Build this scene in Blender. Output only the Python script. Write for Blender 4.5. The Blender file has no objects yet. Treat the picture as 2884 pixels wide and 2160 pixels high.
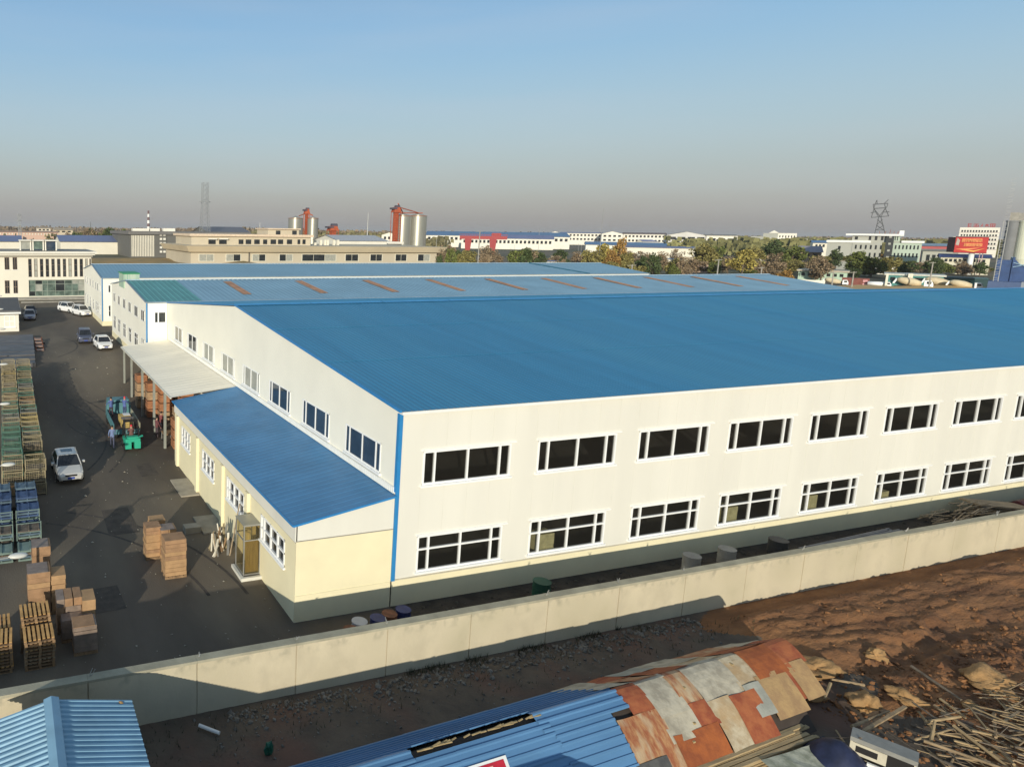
import bpy, bmesh, math, random
import numpy as np
from mathutils import Vector, Matrix, noise, Quaternion
random.seed(7); np.random.seed(7)
scene = bpy.context.scene
rad = math.radians
# ------------------------------------------------------------------ camera
CAM = np.array([-15.800343, -25.062416, 16.421037]); YAW, PITCH, ROLL = 0.30658564, 0.15320508, 0.01304035
FPX, PPX, PPY, IW, IH = 1958.916, 632.0026, 948.6248, 2884.0, 2160.0
_f = np.array([math.sin(YAW)*math.cos(PITCH), math.cos(YAW)*math.cos(PITCH), -math.sin(PITCH)])
_r = np.array([math.cos(YAW), -math.sin(YAW), 0.0]); _u = np.cross(_r, _f)
_c, _s = math.cos(ROLL), math.sin(ROLL); _r, _u = _c*_r+_s*_u, -_s*_r+_c*_u
cd = bpy.data.cameras.new("camera"); cam = bpy.data.objects.new("camera", cd); scene.collection.objects.link(cam)
cam.matrix_world = Matrix(((_r[0], _u[0], -_f[0], CAM[0]), (_r[1], _u[1], -_f[1], CAM[1]), (_r[2], _u[2], -_f[2], CAM[2]), (0, 0, 0, 1)))
cd.sensor_fit = 'HORIZONTAL'; cd.sensor_width = 36.0; cd.lens = 36.0*FPX/IW
cd.shift_x = (IW/2-PPX)/IW; cd.shift_y = (PPY-IH/2)/IW
cd.clip_start = 0.1; cd.clip_end = 60000
scene.camera = cam
# ------------------------------------------------------------------ world and sun
SUN_AZ, SUN_EL = rad(33.5), rad(12.7)     # the sun stands behind and left of the camera, low
w = bpy.data.worlds.new("World"); scene.world = w; w.use_nodes = True
nt = w.node_tree; nt.nodes.clear()
out = nt.nodes.new('ShaderNodeOutputWorld'); bg = nt.nodes.new('ShaderNodeBackground'); nt.links.new(bg.outputs[0], out.inputs[0])
sky = nt.nodes.new('ShaderNodeTexSky'); sky.sky_type = 'NISHITA'; sky.sun_disc = False
sky.sun_elevation = SUN_EL; sky.sun_rotation = math.pi+SUN_AZ; sky.air_density = 1.15; sky.dust_density = 1.6; sky.ozone_density = 2.2
tc = nt.nodes.new('ShaderNodeTexCoord'); sep = nt.nodes.new('ShaderNodeSeparateXYZ'); nt.links.new(tc.outputs['Generated'], sep.inputs[0])
ramp = nt.nodes.new('ShaderNodeValToRGB'); nt.links.new(sep.outputs[2], ramp.inputs[0])
cr = ramp.color_ramp; cr.interpolation = 'B_SPLINE'
SKYR = [(0.0, (.325, .31, .315, 1)), (0.025, (.35, .34, .34, 1)), (0.055, (.40, .415, .405, 1)), (0.12, (.42, .53, .575, 1)), (0.20, (.315, .50, .655, 1)), (0.29, (.205, .425, .69, 1)), (0.5, (.21, .31, .43, 1)), (1.0, (.17, .23, .32, 1))]
while len(cr.elements) < len(SKYR): cr.elements.new(0.5)
for e, (p, c) in zip(cr.elements, SKYR): e.position = p; e.color = c
mixs = nt.nodes.new('ShaderNodeMix'); mixs.data_type = 'RGBA'; mixs.inputs[0].default_value = 0.8
vm = nt.nodes.new('ShaderNodeVectorMath'); vm.operation = 'SCALE'; vm.inputs['Scale'].default_value = 10.5; nt.links.new(ramp.outputs[0], vm.inputs[0])
nt.links.new(sky.outputs[0], mixs.inputs[6]); nt.links.new(vm.outputs[0], mixs.inputs[7])
# thin high cloud veils
mp = nt.nodes.new('ShaderNodeMapping'); mp.inputs['Scale'].default_value = (1.0, 1.6, 9.0); mp.inputs['Rotation'].default_value = (0.25, 0.1, 0.5)
nt.links.new(tc.outputs['Generated'], mp.inputs[0])
nz = nt.nodes.new('ShaderNodeTexNoise'); nz.inputs['Scale'].default_value = 1.6; nz.inputs['Detail'].default_value = 5; nz.inputs['Roughness'].default_value = 0.5
nt.links.new(mp.outputs[0], nz.inputs[0])
mr = nt.nodes.new('ShaderNodeMapRange'); mr.inputs[1].default_value = 0.45; mr.inputs[2].default_value = 0.8; mr.inputs[3].default_value = 0.0; mr.inputs[4].default_value = 0.22
nt.links.new(nz.outputs[0], mr.inputs[0])
mx2 = nt.nodes.new('ShaderNodeMix'); mx2.data_type = 'RGBA'; mx2.inputs[7].default_value = (5.2, 5.5, 6.0, 1)
nt.links.new(mr.outputs[0], mx2.inputs[0]); nt.links.new(mixs.outputs[2], mx2.inputs[6]); nt.links.new(mx2.outputs[2], bg.inputs[0])
bg.inputs[1].default_value = 0.105
sd = bpy.data.lights.new("sun", 'SUN'); sd.energy = 4.0; sd.angle = rad(0.5); sd.color = (1.0, 0.935, 0.79)
so = bpy.data.objects.new("sun", sd); scene.collection.objects.link(so)
sdir = Vector((math.sin(SUN_AZ)*math.cos(SUN_EL), math.cos(SUN_AZ)*math.cos(SUN_EL), -math.sin(SUN_EL)))
so.rotation_euler = sdir.to_track_quat('-Z', 'Y').to_euler(); so.location = (-60, -90, 60)
scene.view_settings.view_transform = 'Standard'; scene.view_settings.look = 'None'; scene.view_settings.exposure = 0.07; scene.view_settings.gamma = 1.0
scene.view_settings.use_curve_mapping = False

# ------------------------------------------------------------------ helpers
COL = scene.collection
def ray(px, py): return _f+(px-PPX)/FPX*_r-(py-PPY)/FPX*_u
ROT = [0.0]                               # heading of the group of far buildings being built (turned about the vertical)
def turn(a):
    ROT[0] = rad(a)
def unrot(d):
    c, s = math.cos(ROT[0]), math.sin(ROT[0]); return np.array([c*d[0]-s*d[1], s*d[0]+c*d[1], d[2]])
def yb(px, py, z=2.0):                    # distance (in the turned frame) of a ground point
    d = ray(px, py); t = (z-CAM[2])/d[2]; return float((CAM+unrot(t*d))[1])
def on_y(px, py, Y):                      # where a sight line meets the plane y = Y
    d = unrot(ray(px, py)); t = (Y-CAM[1])/d[1]; p = CAM+t*d; return float(p[0]), float(p[2])
def on_z(px, py, z):
    d = ray(px, py); t = (z-CAM[2])/d[2]; p = CAM+t*d; return float(p[0]), float(p[1])
def ss(a, b, x):
    t = np.clip((x-a)/(b-a), 0, 1); return t*t*(3-2*t)
def gz(y): return 2.0*float(ss(30.0, 56.0, y))   # ground height in the yard and beyond

def srgb(h):
    if isinstance(h, str):
        h = h.lstrip('#'); v = [int(h[i:i+2], 16)/255 for i in (0, 2, 4)]
    else: v = h
    return tuple((x/12.92 if x <= 0.04045 else ((x+0.055)/1.055)**2.4) for x in v)
MATS = {}
def mat(name, col, rough=0.8, metal=0.0, var=0.12, scale=1.5, bump=0.0, bscale=20.0, col2=None, detail=4.0, thr=None, spec=0.4, stretch=None, col3=None, s3=0.2, lo=0.35, hi=0.65):
    if name in MATS: return MATS[name]
    m = bpy.data.materials.new(name); m.use_nodes = True; n = m.node_tree; b = n.nodes['Principled BSDF']
    b.inputs['Roughness'].default_value = rough; b.inputs['Metallic'].default_value = metal
    b.inputs['Specular IOR Level'].default_value = spec
    c = tuple(col)
    tc = n.nodes.new('ShaderNodeTexCoord'); src = tc.outputs['Object']
    geo = n.nodes.new('ShaderNodeNewGeometry')
    src = geo.outputs['Position']
    if stretch:
        mp = n.nodes.new('ShaderNodeMapping'); mp.inputs['Scale'].default_value = stretch; n.links.new(src, mp.inputs[0]); src = mp.outputs[0]
    tx = n.nodes.new('ShaderNodeTexNoise'); tx.inputs['Scale'].default_value = scale; tx.inputs['Detail'].default_value = detail; tx.inputs['Roughness'].default_value = 0.6
    n.links.new(src, tx.inputs[0])
    r = n.nodes.new('ShaderNodeValToRGB'); n.links.new(tx.outputs[0], r.inputs[0])
    if col2 is None:
        c1 = tuple(x*(1-var) for x in c); c2 = tuple(min(1, x*(1+var)) for x in c)
    else: c1, c2 = c, tuple(col2)
    if thr: lo, hi = thr-0.03, thr+0.03
    r.color_ramp.elements[0].position = lo; r.color_ramp.elements[1].position = hi
    r.color_ramp.elements[0].color = (*c1, 1); r.color_ramp.elements[1].color = (*c2, 1)
    last = r.outputs[0]
    if col3 is not None:
        t3 = n.nodes.new('ShaderNodeTexNoise'); t3.inputs['Scale'].default_value = s3; t3.inputs['Detail'].default_value = 6; n.links.new(src, t3.inputs[0])
        m3 = n.nodes.new('ShaderNodeMapRange'); m3.inputs[1].default_value = 0.48; m3.inputs[2].default_value = 0.66; n.links.new(t3.outputs[0], m3.inputs[0])
        mm = n.nodes.new('ShaderNodeMix'); mm.data_type = 'RGBA'; mm.inputs[7].default_value = (*col3, 1)
        n.links.new(m3.outputs[0], mm.inputs[0]); n.links.new(last, mm.inputs[6]); last = mm.outputs[2]
    n.links.new(last, b.inputs['Base Color'])
    if bump:
        t2 = n.nodes.new('ShaderNodeTexNoise'); t2.inputs['Scale'].default_value = bscale; t2.inputs['Detail'].default_value = 5; n.links.new(src, t2.inputs[0])
        bp = n.nodes.new('ShaderNodeBump'); bp.inputs['Strength'].default_value = bump; bp.inputs['Distance'].default_value = 0.05
        n.links.new(t2.outputs[0], bp.inputs['Height']); n.links.new(bp.outputs[0], b.inputs['Normal'])
    MATS[name] = m; return m
def glassmat(name, tint, transp=0.5, dark=(0.02, 0.02, 0.02), rough=0.05):
    m = bpy.data.materials.new(name); m.use_nodes = True; n = m.node_tree; n.nodes.clear()
    o = n.nodes.new('ShaderNodeOutputMaterial'); b = n.nodes.new('ShaderNodeBsdfPrincipled')
    b.inputs['Base Color'].default_value = (*dark, 1); b.inputs['Roughness'].default_value = rough; b.inputs['Specular IOR Level'].default_value = 0.5
    t = n.nodes.new('ShaderNodeBsdfTransparent'); t.inputs[0].default_value = (*tint, 1)
    mx = n.nodes.new('ShaderNodeMixShader'); mx.inputs[0].default_value = transp
    n.links.new(b.outputs[0], mx.inputs[1]); n.links.new(t.outputs[0], mx.inputs[2]); n.links.new(mx.outputs[0], o.inputs[0])
    MATS[name] = m; return m

class MB:
    def __init__(s): s.v = []; s.f = []; s.m = []; s.mats = []; s.cur = 0
    def use(s, m):
        if m not in s.mats: s.mats.append(m)
        s.cur = s.mats.index(m); return s
    def face(s, pts):
        k = len(s.v); s.v += [tuple(p) for p in pts]; s.f.append(tuple(range(k, k+len(pts)))); s.m.append(s.cur)
    def raw(s, vs, fs):
        k = len(s.v); s.v += [tuple(p) for p in vs]; s.f += [tuple(i+k for i in f) for f in fs]; s.m += [s.cur]*len(fs)
    def box(s, x0, x1, y0, y1, z0, z1, M=None):
        vs = [(x0, y0, z0), (x1, y0, z0), (x1, y1, z0), (x0, y1, z0), (x0, y0, z1), (x1, y0, z1), (x1, y1, z1), (x0, y1, z1)]
        if M is not None: vs = [tuple(M @ Vector(p)) for p in vs]
        s.raw(vs, [(0, 3, 2, 1), (4, 5, 6, 7), (0, 1, 5, 4), (1, 2, 6, 5), (2, 3, 7, 6), (3, 0, 4, 7)])
    def bar(s, a, b, t=0.05, t2=None, up=(0, 0, 1)):
        a = Vector(a); b = Vector(b); d = (b-a); L = d.length; d.normalize(); up = Vector(up)
        if abs(d.dot(up)) > 0.98: up = Vector((0, 1, 0))
        x = d.cross(up).normalized(); y = x.cross(d); t2 = t2 or t; h, g = t/2, t2/2
        vs = [a+x*h*i+y*g*j for i, j in ((-1, -1), (1, -1), (1, 1), (-1, 1))]+[b+x*h*i+y*g*j for i, j in ((-1, -1), (1, -1), (1, 1), (-1, 1))]
        s.raw(vs, [(0, 3, 2, 1), (4, 5, 6, 7), (0, 1, 5, 4), (1, 2, 6, 5), (2, 3, 7, 6), (3, 0, 4, 7)])
    def tube(s, a, b, r, r2=None, n=8, caps=True):
        a = Vector(a); b = Vector(b); d = (b-a).normalized(); r2 = r if r2 is None else r2
        up = Vector((0, 0, 1)) if abs(d.z) < 0.95 else Vector((1, 0, 0))
        x = d.cross(up).normalized(); y = x.cross(d)
        ra = [a+(x*math.cos(t)+y*math.sin(t))*r for t in [2*math.pi*i/n for i in range(n)]]
        rb = [b+(x*math.cos(t)+y*math.sin(t))*r2 for t in [2*math.pi*i/n for i in range(n)]]
        fs = [(i, (i+1) % n, n+(i+1) % n, n+i) for i in range(n)]
        if caps: fs += [tuple(range(n-1, -1, -1)), tuple(range(n, 2*n))]
        s.raw(ra+rb, fs)
    def loft(s, rings, close=True, caps=True):
        n = len(rings[0]); vs = [p for r in rings for p in r]; fs = []
        for k in range(len(rings)-1):
            for i in range(n if close else n-1):
                j = (i+1) % n; fs.append((k*n+i, k*n+j, (k+1)*n+j, (k+1)*n+i))
        if caps: fs += [tuple(range(n-1, -1, -1)), tuple(range((len(rings)-1)*n, len(rings)*n))]
        s.raw(vs, fs)
    def mesh(s, name, smooth=False):
        me = bpy.data.meshes.new(name); me.from_pydata(s.v, [], s.f)
        for m in s.mats: me.materials.append(m)
        me.polygons.foreach_set('material_index', s.m)
        if smooth: me.polygons.foreach_set('use_smooth', [True]*len(s.f))
        me.update(); return me
    def build(s, name, m=None, parent=None, smooth=False, kind=None, loc=None):
        if m is not None and not s.mats: s.mats = [m]
        return obj(name, s.mesh(name, smooth), parent, kind=kind, loc=loc)
def obj(name, me, parent=None, kind=None, loc=None, rot=None, scale=None):
    o = bpy.data.objects.new(name, me); COL.objects.link(o)
    if parent is not None: o.parent = parent
    if kind: o['kind'] = kind
    if loc is not None: o.location = loc
    if rot is not None: o.rotation_euler = rot
    if scale is not None: o.scale = scale
    return o
def thing(name, label, cat, loc=(0, 0, 0), rz=0.0, group=None):
    o = bpy.data.objects.new(name, None); COL.objects.link(o); o.location = loc; o.rotation_euler = (0, 0, rz); o.empty_display_size = 0.3
    o['label'] = label; o['category'] = cat
    if group: o['group'] = group
    if ROT[0]:
        M = Matrix.Translation(Vector((CAM[0], CAM[1], 0))) @ Matrix.Rotation(-ROT[0], 4, 'Z') @ Matrix.Translation(Vector((-CAM[0], -CAM[1], 0)))
        o.location = M @ Vector(loc); o.rotation_euler = (0, 0, rz-ROT[0])
    return o
def tag(o, label, cat, group=None):
    o['label'] = label; o['category'] = cat
    if group: o['group'] = group
    return o
def dup(root, loc, rz, label, scale=None):
    m = {}
    def cp(o, par):
        c = o.copy(); COL.objects.link(c)
        if par is not None: c.parent = par
        for ch in kids.get(o.name, []): cp(ch, c)
        return c
    kids = {}
    st = [root]
    while st:
        o = st.pop()
        kids[o.name] = list(o.children); st += list(o.children)
    r = cp(root, None); r.location = loc; r.rotation_euler = (0, 0, rz); r['label'] = label
    if scale: r.scale = scale
    return r
def south(Y): return lambda u, d, z: (u, Y-d, z)      # wall facing the camera side, d = outwards
def west(X): return lambda u, d, z: (X-d, u, z)
def pbox(mb, P, u0, u1, d0, d1, z0, z1):
    c = [P(u0, d0, z0), P(u1, d0, z0), P(u1, d1, z0), P(u0, d1, z0), P(u0, d0, z1), P(u1, d0, z1), P(u1, d1, z1), P(u0, d1, z1)]
    mb.raw(c, [(0, 3, 2, 1), (4, 5, 6, 7), (0, 1, 5, 4), (1, 2, 6, 5), (2, 3, 7, 6), (3, 0, 4, 7)])
def wallholes(mb, P, u0, u1, z0, z1, holes, depth=0.15, d=0.0):
    us = sorted(set([u0, u1]+[h[0] for h in holes]+[h[1] for h in holes])); zs = sorted(set([z0, z1]+[h[2] for h in holes]+[h[3] for h in holes]))
    us = [u for u in us if u0 <= u <= u1]; zs = [z for z in zs if z0 <= z <= z1]
    for a, b in zip(us[:-1], us[1:]):
        for e, f in zip(zs[:-1], zs[1:]):
            mu, mz = (a+b)/2, (e+f)/2
            if any(h[0] < mu < h[1] and h[2] < mz < h[3] for h in holes): continue
            mb.face([P(a, d, e), P(b, d, e), P(b, d, f), P(a, d, f)])
    for h in holes:
        a, b, e, f = h
        mb.face([P(a, d, e), P(b, d, e), P(b, d-depth, e), P(a, d-depth, e)]); mb.face([P(a, d, f), P(b, d, f), P(b, d-depth, f), P(a, d-depth, f)])
        mb.face([P(a, d, e), P(a, d, f), P(a, d-depth, f), P(a, d-depth, e)]); mb.face([P(b, d, e), P(b, d, f), P(b, d-depth, f), P(b, d-depth, e)])
def make_window(P, u0, u1, z0, z1, us, zs, parent, fm, gm, t=0.09, sill=True, name='window', lintel=False, fd=0.03, pd=-0.05):
    """frame mesh = the window part; panes and sill are its sub-parts"""
    mb = MB().use(fm); W, H = u1-u0, z1-z0
    ue = [u0+W*x for x in np.cumsum([0]+us)/sum(us)]; ze = [z0+H*x for x in np.cumsum([0]+zs)/sum(zs)]
    for i, u in enumerate(ue):
        tt = t; a, b = u-tt/2, u+tt/2
        if i == 0: a, b = u0, u0+tt
        if i == len(ue)-1: a, b = u1-tt, u1
        pbox(mb, P, a, b, -0.10, fd, z0, z1)
    for i, z in enumerate(ze):
        a, b = z-t*0.45, z+t*0.45
        if i == 0: a, b = z0, z0+t
        if i == len(ze)-1: a, b = z1-t, z1
        pbox(mb, P, u0, u1, -0.097, fd-0.003, a, b)
    o = mb.build(name, parent=parent)
    for i in range(len(ue)-1):
        for j in range(len(ze)-1):
            q = MB().use(gm if not isinstance(gm, list) else random.choice(gm))
            jt = random.uniform(-0.006, 0.006)
            a, b, c, e = ue[i]+t*0.4, ue[i+1]-t*0.4, ze[j]+t*0.4, ze[j+1]-t*0.4
            q.face([P(a, pd+jt*(pd < 0), c), P(b, pd, c), P(b, pd-jt*(pd < 0), e), P(a, pd, e)]); q.build('pane', parent=o)
    if sill:
        q = MB().use(sill if not isinstance(sill, bool) else fm); pbox(q, P, u0-0.08, u1+0.08, 0.0, 0.10, z0-0.09, z0-0.004); q.build('sill', parent=o)
    if lintel:
        q = MB().use(fm); pbox(q, P, u0-0.1, u1+0.25, 0.0, 0.06, z1+0.03, z1+0.08); q.build('drip_rail', parent=o)
    return o
def ribbed(mb, x0, x1, prof, pitch=0.5, h=0.05, wr=0.12, thick=0.04, axis='x'):
    """profiled sheet: ribs run along the profile (list of (y,z)), repeat along x (or swapped for axis='y')"""
    n = max(1, round((x1-x0)/pitch)); p = (x1-x0)/n; xs = []
    for i in range(n):
        a = x0+i*p; xs += [(a, 0), (a+p-wr-h, 0), (a+p-wr, h), (a+p-h*1.0, h)]
    xs.append((x1, 0))
    rows = []
    for (y, z) in prof:
        rows.append([((x, y, z+d) if axis == 'x' else (y, x, z+d)) for x, d in xs])
    m = len(xs); vs = [p_ for r in rows for p_ in r]; fs = []
    for k in range(len(rows)-1):
        for i in range(m-1): fs.append((k*m+i, k*m+i+1, (k+1)*m+i+1, (k+1)*m+i))
    if axis == 'y': fs = [f[::-1] for f in fs]
    mb.raw(vs, fs)
_unit = {}
def unitbox(m):
    if m.name not in _unit:
        q = MB().use(m); q.box(-0.5, 0.5, -0.5, 0.5, -0.5, 0.5); _unit[m.name] = q.mesh('piece')
    return _unit[m.name]
def ubox(name, m, parent, c, s, rz=0): return obj(name, unitbox(m), parent, loc=c, scale=s, rot=(0, 0, rz))

# ------------------------------------------------------------------ materials
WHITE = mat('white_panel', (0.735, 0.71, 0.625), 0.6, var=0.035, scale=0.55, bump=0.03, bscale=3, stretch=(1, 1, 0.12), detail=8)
WHITE2 = mat('white_panel_west', (0.90, 0.865, 0.745), 0.55, var=0.03, scale=0.3)  # same white panel, colour lightened to make up for weaker sun on west walls
CREAM = mat('cream_render', (0.80, 0.72, 0.48), 0.85, var=0.04, scale=0.6, bump=0.05, bscale=30)
PVC = mat('white_window_frame', (0.86, 0.86, 0.84), 0.35, var=0.02)
ROOFB = mat('blue_roof_paint', (0.041, 0.205, 0.36), 0.45, var=0.07, scale=0.9, stretch=(1, 0.05, 1), detail=6, spec=0.35, col3=(0.055, 0.225, 0.36), s3=0.09)
ROOFL = mat('lean_blue_paint', (0.066, 0.205, 0.385), 0.5, var=0.14, scale=0.35, stretch=(1, 1, 1), detail=6, spec=0.35)
TRIMB = mat('blue_trim', (0.03, 0.22, 0.50), 0.4, var=0.05)
ROOF2 = mat('hazed_blue_roof', (0.22, 0.365, 0.465), 0.6, var=0.08, scale=0.2, spec=0.3)  # blue greyed in the colour for haze and sky reflection
TEAL = mat('teal_roof', (0.10, 0.285, 0.285), 0.5, var=0.1, scale=0.5)
FRP = mat('orange_skylight', (0.42, 0.22, 0.12), 0.6, var=0.2, scale=1)
CANOPY = mat('pale_canopy_sheet', (0.90, 0.83, 0.68), 0.5, var=0.06, scale=0.5, stretch=(0.3, 1, 1))
GLASSF = glassmat('hall_glass', (0.78, 0.78, 0.75), 0.66, (0.035, 0.033, 0.028), 0.06)
GLASSD = mat('dark_glass', (0.028, 0.032, 0.035), 0.06, var=0.3, scale=0.7, spec=0.6)
GLASSB = mat('blue_grey_glass', (0.03, 0.045, 0.07), 0.05, var=0.3, scale=0.6, spec=0.9)
FROST = mat('curtained_glass', (0.36, 0.36, 0.31), 0.3, var=0.15, scale=1.2, spec=0.5)
INSIDE = mat('interior_grey', (0.10, 0.095, 0.085), 0.9, var=0.2, scale=0.2)
GOODS = mat('pale_yellow_cartons', (0.74, 0.68, 0.38), 0.8, var=0.15, scale=4)
ASPH = mat('asphalt', (0.108, 0.088, 0.066), 0.9, var=0.18, scale=0.22, bump=0.25, bscale=14, col3=(0.18, 0.148, 0.105), s3=0.16, detail=9, stretch=(1, .35, 1))
CONC = mat('pale_concrete', (0.52, 0.43, 0.27), 0.9, var=0.08, scale=0.9, bump=0.15, bscale=12, detail=7)
CONCTOP = mat('coping_concrete', (0.36, 0.33, 0.24), 0.9, var=0.15, scale=1.2, bump=0.2, bscale=15)
GREYC = mat('grey_concrete', (0.33, 0.31, 0.27), 0.9, var=0.15, scale=1.5, bump=0.2, bscale=18)
DSOIL = mat('dark_soil', (0.055, 0.045, 0.035), 0.95, var=0.35, scale=1.2, bump=0.6, bscale=10, detail=8)
METAL = mat('galvanised', (0.42, 0.42, 0.40), 0.45, 0.6, var=0.12, scale=2)
WHITEP = mat('white_paint', (0.80, 0.80, 0.76), 0.4, var=0.03)
RUST = mat('rust', (0.30, 0.085, 0.03), 0.85, var=0.25, scale=3, bump=0.1)
CARD = mat('cardboard', (0.33, 0.195, 0.105), 0.85, var=0.15, scale=3, bump=0.05)
CARD2 = mat('cardboard_light', (0.41, 0.25, 0.125), 0.85, var=0.12, scale=3)
WRAP = mat('wrapped_grey_brown', (0.24, 0.18, 0.14), 0.5, var=0.2, scale=3)
WOOD = mat('old_wood', (0.27, 0.17, 0.09), 0.9, var=0.25, scale=2, bump=0.2, stretch=(4, 4, 1))
WOODL = mat('bright_wood', (0.60, 0.34, 0.12), 0.85, var=0.2, scale=3)
WOODG = mat('grey_wood', (0.34, 0.26, 0.17), 0.9, var=0.25, scale=2, bump=0.2)

# ------------------------------------------------------------------ ground
def ground_sheet():
    xs = np.concatenate([-np.geomspace(7500, 110, 26), np.linspace(-100, 320, 43), np.geomspace(330, 16000, 26)])
    ys = np.concatenate([[-400, -200, -100, -60], np.arange(-40, 30, 5), np.arange(30, 57, 1.5), [60, 80, 120], np.geomspace(160, 16000, 34)])
    vs = [(x, y, gz(y)) for y in ys for x in xs]; m = len(xs)
    fs = [(k*m+i, k*m+i+1, (k+1)*m+i+1, (k+1)*m+i) for k in range(len(ys)-1) for i in range(m-1)]
    mb = MB().use(mat('plain_ground', (0.20, 0.155, 0.10), 0.95, scale=0.012, detail=9, col2=(0.10, 0.095, 0.055), col3=(0.085, 0.095, 0.045), s3=0.004, lo=0.4, hi=0.6))
    mb.raw(vs, fs); return mb.build('ground', kind='structure')
ground_sheet()
def strip(name, x0, x1, y0, y1, dz, m, nx=2):
    ys = [y0]+[y for y in np.arange(30, 57, 1.5) if y0 < y < y1]+[y1]; xs = np.linspace(x0, x1, nx)
    vs = [(x, y, gz(y)+dz) for y in ys for x in xs]
    fs = [(k*nx+i, k*nx+i+1, (k+1)*nx+i+1, (k+1)*nx+i) for k in range(len(ys)-1) for i in range(nx-1)]
    mb = MB().use(m); mb.raw(vs, fs); return mb.build(name, kind='structure')
strip('yard_pavement', -60, 0.0, -4.1, 113, 0.012, ASPH)
strip('side_yard_soil', 0.0, 110, -4.1, 0.0, 0.016, DSOIL)

# faint tyre arcs, patches and litter on the yard
TM_ = mat('tyre_mark', (0.070, 0.058, 0.047), 0.85, var=.3, scale=3)
def arc(cx, cy, r, a0, a1, wd):
    mb = MB().use(TM_); P_ = []
    for k in range(25):
        a = rad(a0+(a1-a0)*k/24)
        for q in (-wd/2, wd/2): x_, y_ = cx+(r+q)*math.cos(a), cy+(r+q)*math.sin(a); P_.append((x_, y_, gz(y_)+.017))
    mb.raw(P_, [(2*k, 2*k+1, 2*k+3, 2*k+2) for k in range(24)]); mb.build('tyre_mark', kind='structure')
for a in ((-20, 2, 12.6, 5, 62, .16), (-20, 2, 14.3, 3, 60, .16), (-2, 34, 9.2, 185, 262, .14), (-2, 34, 7.6, 186, 262, .14), (-26, 30, 17.5, -30, 30, .15), (-26, 30, 19.1, -30, 30, .15), (-20, 62, 12.5, -40, 25, .18)): arc(*a)
PT = mat('asphalt_patch', (0.085, 0.07, 0.055), .9, var=.2, scale=2, bump=.3)
for (x0, x1, y0, y1) in ((-10.9, -9.2, 10.5, 14.2), (-7.5, -6.3, 19, 21.6), (-12.6, -11.2, 3, 5.2)): mb = MB().use(PT); mb.face([(x0, y0, .021), (x1, y0+.1, .021), (x1-.1, y1, .021), (x0+.05, y1-.1, .021)]); mb.build('asphalt_patch', kind='structure')
mb = MB().use(mat('litter', (.40, .36, .28), .9, var=.5, scale=9))
for i in range(420):
    x_, y_ = random.uniform(-15, -4.8), random.uniform(-3.5, 60); s_ = random.uniform(.015, .06)*(2.2 if random.random() < .08 else 1); a = random.uniform(0, 3.1); z_ = gz(y_)+.03
    mb.raw([(x_+s_*math.cos(a), y_+s_*math.sin(a), z_), (x_-s_*math.sin(a), y_+s_*math.cos(a), z_+.02), (x_-s_*math.cos(a), y_-s_*math.sin(a), z_+.005), (x_, y_, z_+s_*.7)], [(0, 1, 3), (1, 2, 3), (2, 0, 3)])
o = mb.build('litter', kind='stuff'); tag(o, 'tiny pale scraps of litter scattered over the dark yard asphalt', 'litter')
# ------------------------------------------------------------------ perimeter wall: panels, posts, coping
WY = -4.25; WH = 2.0
pw = thing('perimeter_wall', 'long pale concrete panel wall running in front of the blue roofed hall', 'wall', (0, WY, 0))
pw.location = (0, 0, 0)
STAIN = mat('wall_panel', (0.55, 0.475, 0.335), 0.9, scale=0.9, var=0.09, bump=0.15, bscale=12, detail=7, col3=(0.47, 0.41, 0.28), s3=0.45, stretch=(1, 1, 0.7))
x = -10.03-3.65*12; i = 0
m_ = STAIN; n_ = m_.node_tree; b_ = n_.nodes['Principled BSDF']; src_ = b_.inputs['Base Color'].links[0].from_socket
g_ = n_.nodes.new('ShaderNodeNewGeometry'); sx_ = n_.nodes.new('ShaderNodeSeparateXYZ'); n_.links.new(g_.outputs['Position'], sx_.inputs[0])
mp_ = n_.nodes.new('ShaderNodeMapping'); mp_.inputs['Scale'].default_value = (2.2, 2.2, 1.7); n_.links.new(g_.outputs['Position'], mp_.inputs[0]); tn_ = n_.nodes.new('ShaderNodeTexNoise'); tn_.inputs['Scale'].default_value = 1.3; tn_.inputs['Detail'].default_value = 7; n_.links.new(mp_.outputs[0], tn_.inputs[0])
r1 = n_.nodes.new('ShaderNodeMapRange'); r1.inputs[1].default_value = 1.45; r1.inputs[2].default_value = 1.95; n_.links.new(sx_.outputs[2], r1.inputs[0]); r2 = n_.nodes.new('ShaderNodeMapRange'); r2.inputs[1].default_value = .50; r2.inputs[2].default_value = .72; n_.links.new(tn_.outputs[0], r2.inputs[0])
ml = n_.nodes.new('ShaderNodeMath'); ml.operation = 'MULTIPLY'; n_.links.new(r1.outputs[0], ml.inputs[0]); n_.links.new(r2.outputs[0], ml.inputs[1])
mx_ = n_.nodes.new('ShaderNodeMix'); mx_.data_type = 'RGBA'; mx_.inputs[7].default_value = (.27, .25, .185, 1); n_.links.new(ml.outputs[0], mx_.inputs[0]); n_.links.new(src_, mx_.inputs[6]); n_.links.new(mx_.outputs[2], b_.inputs['Base Color'])
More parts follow.
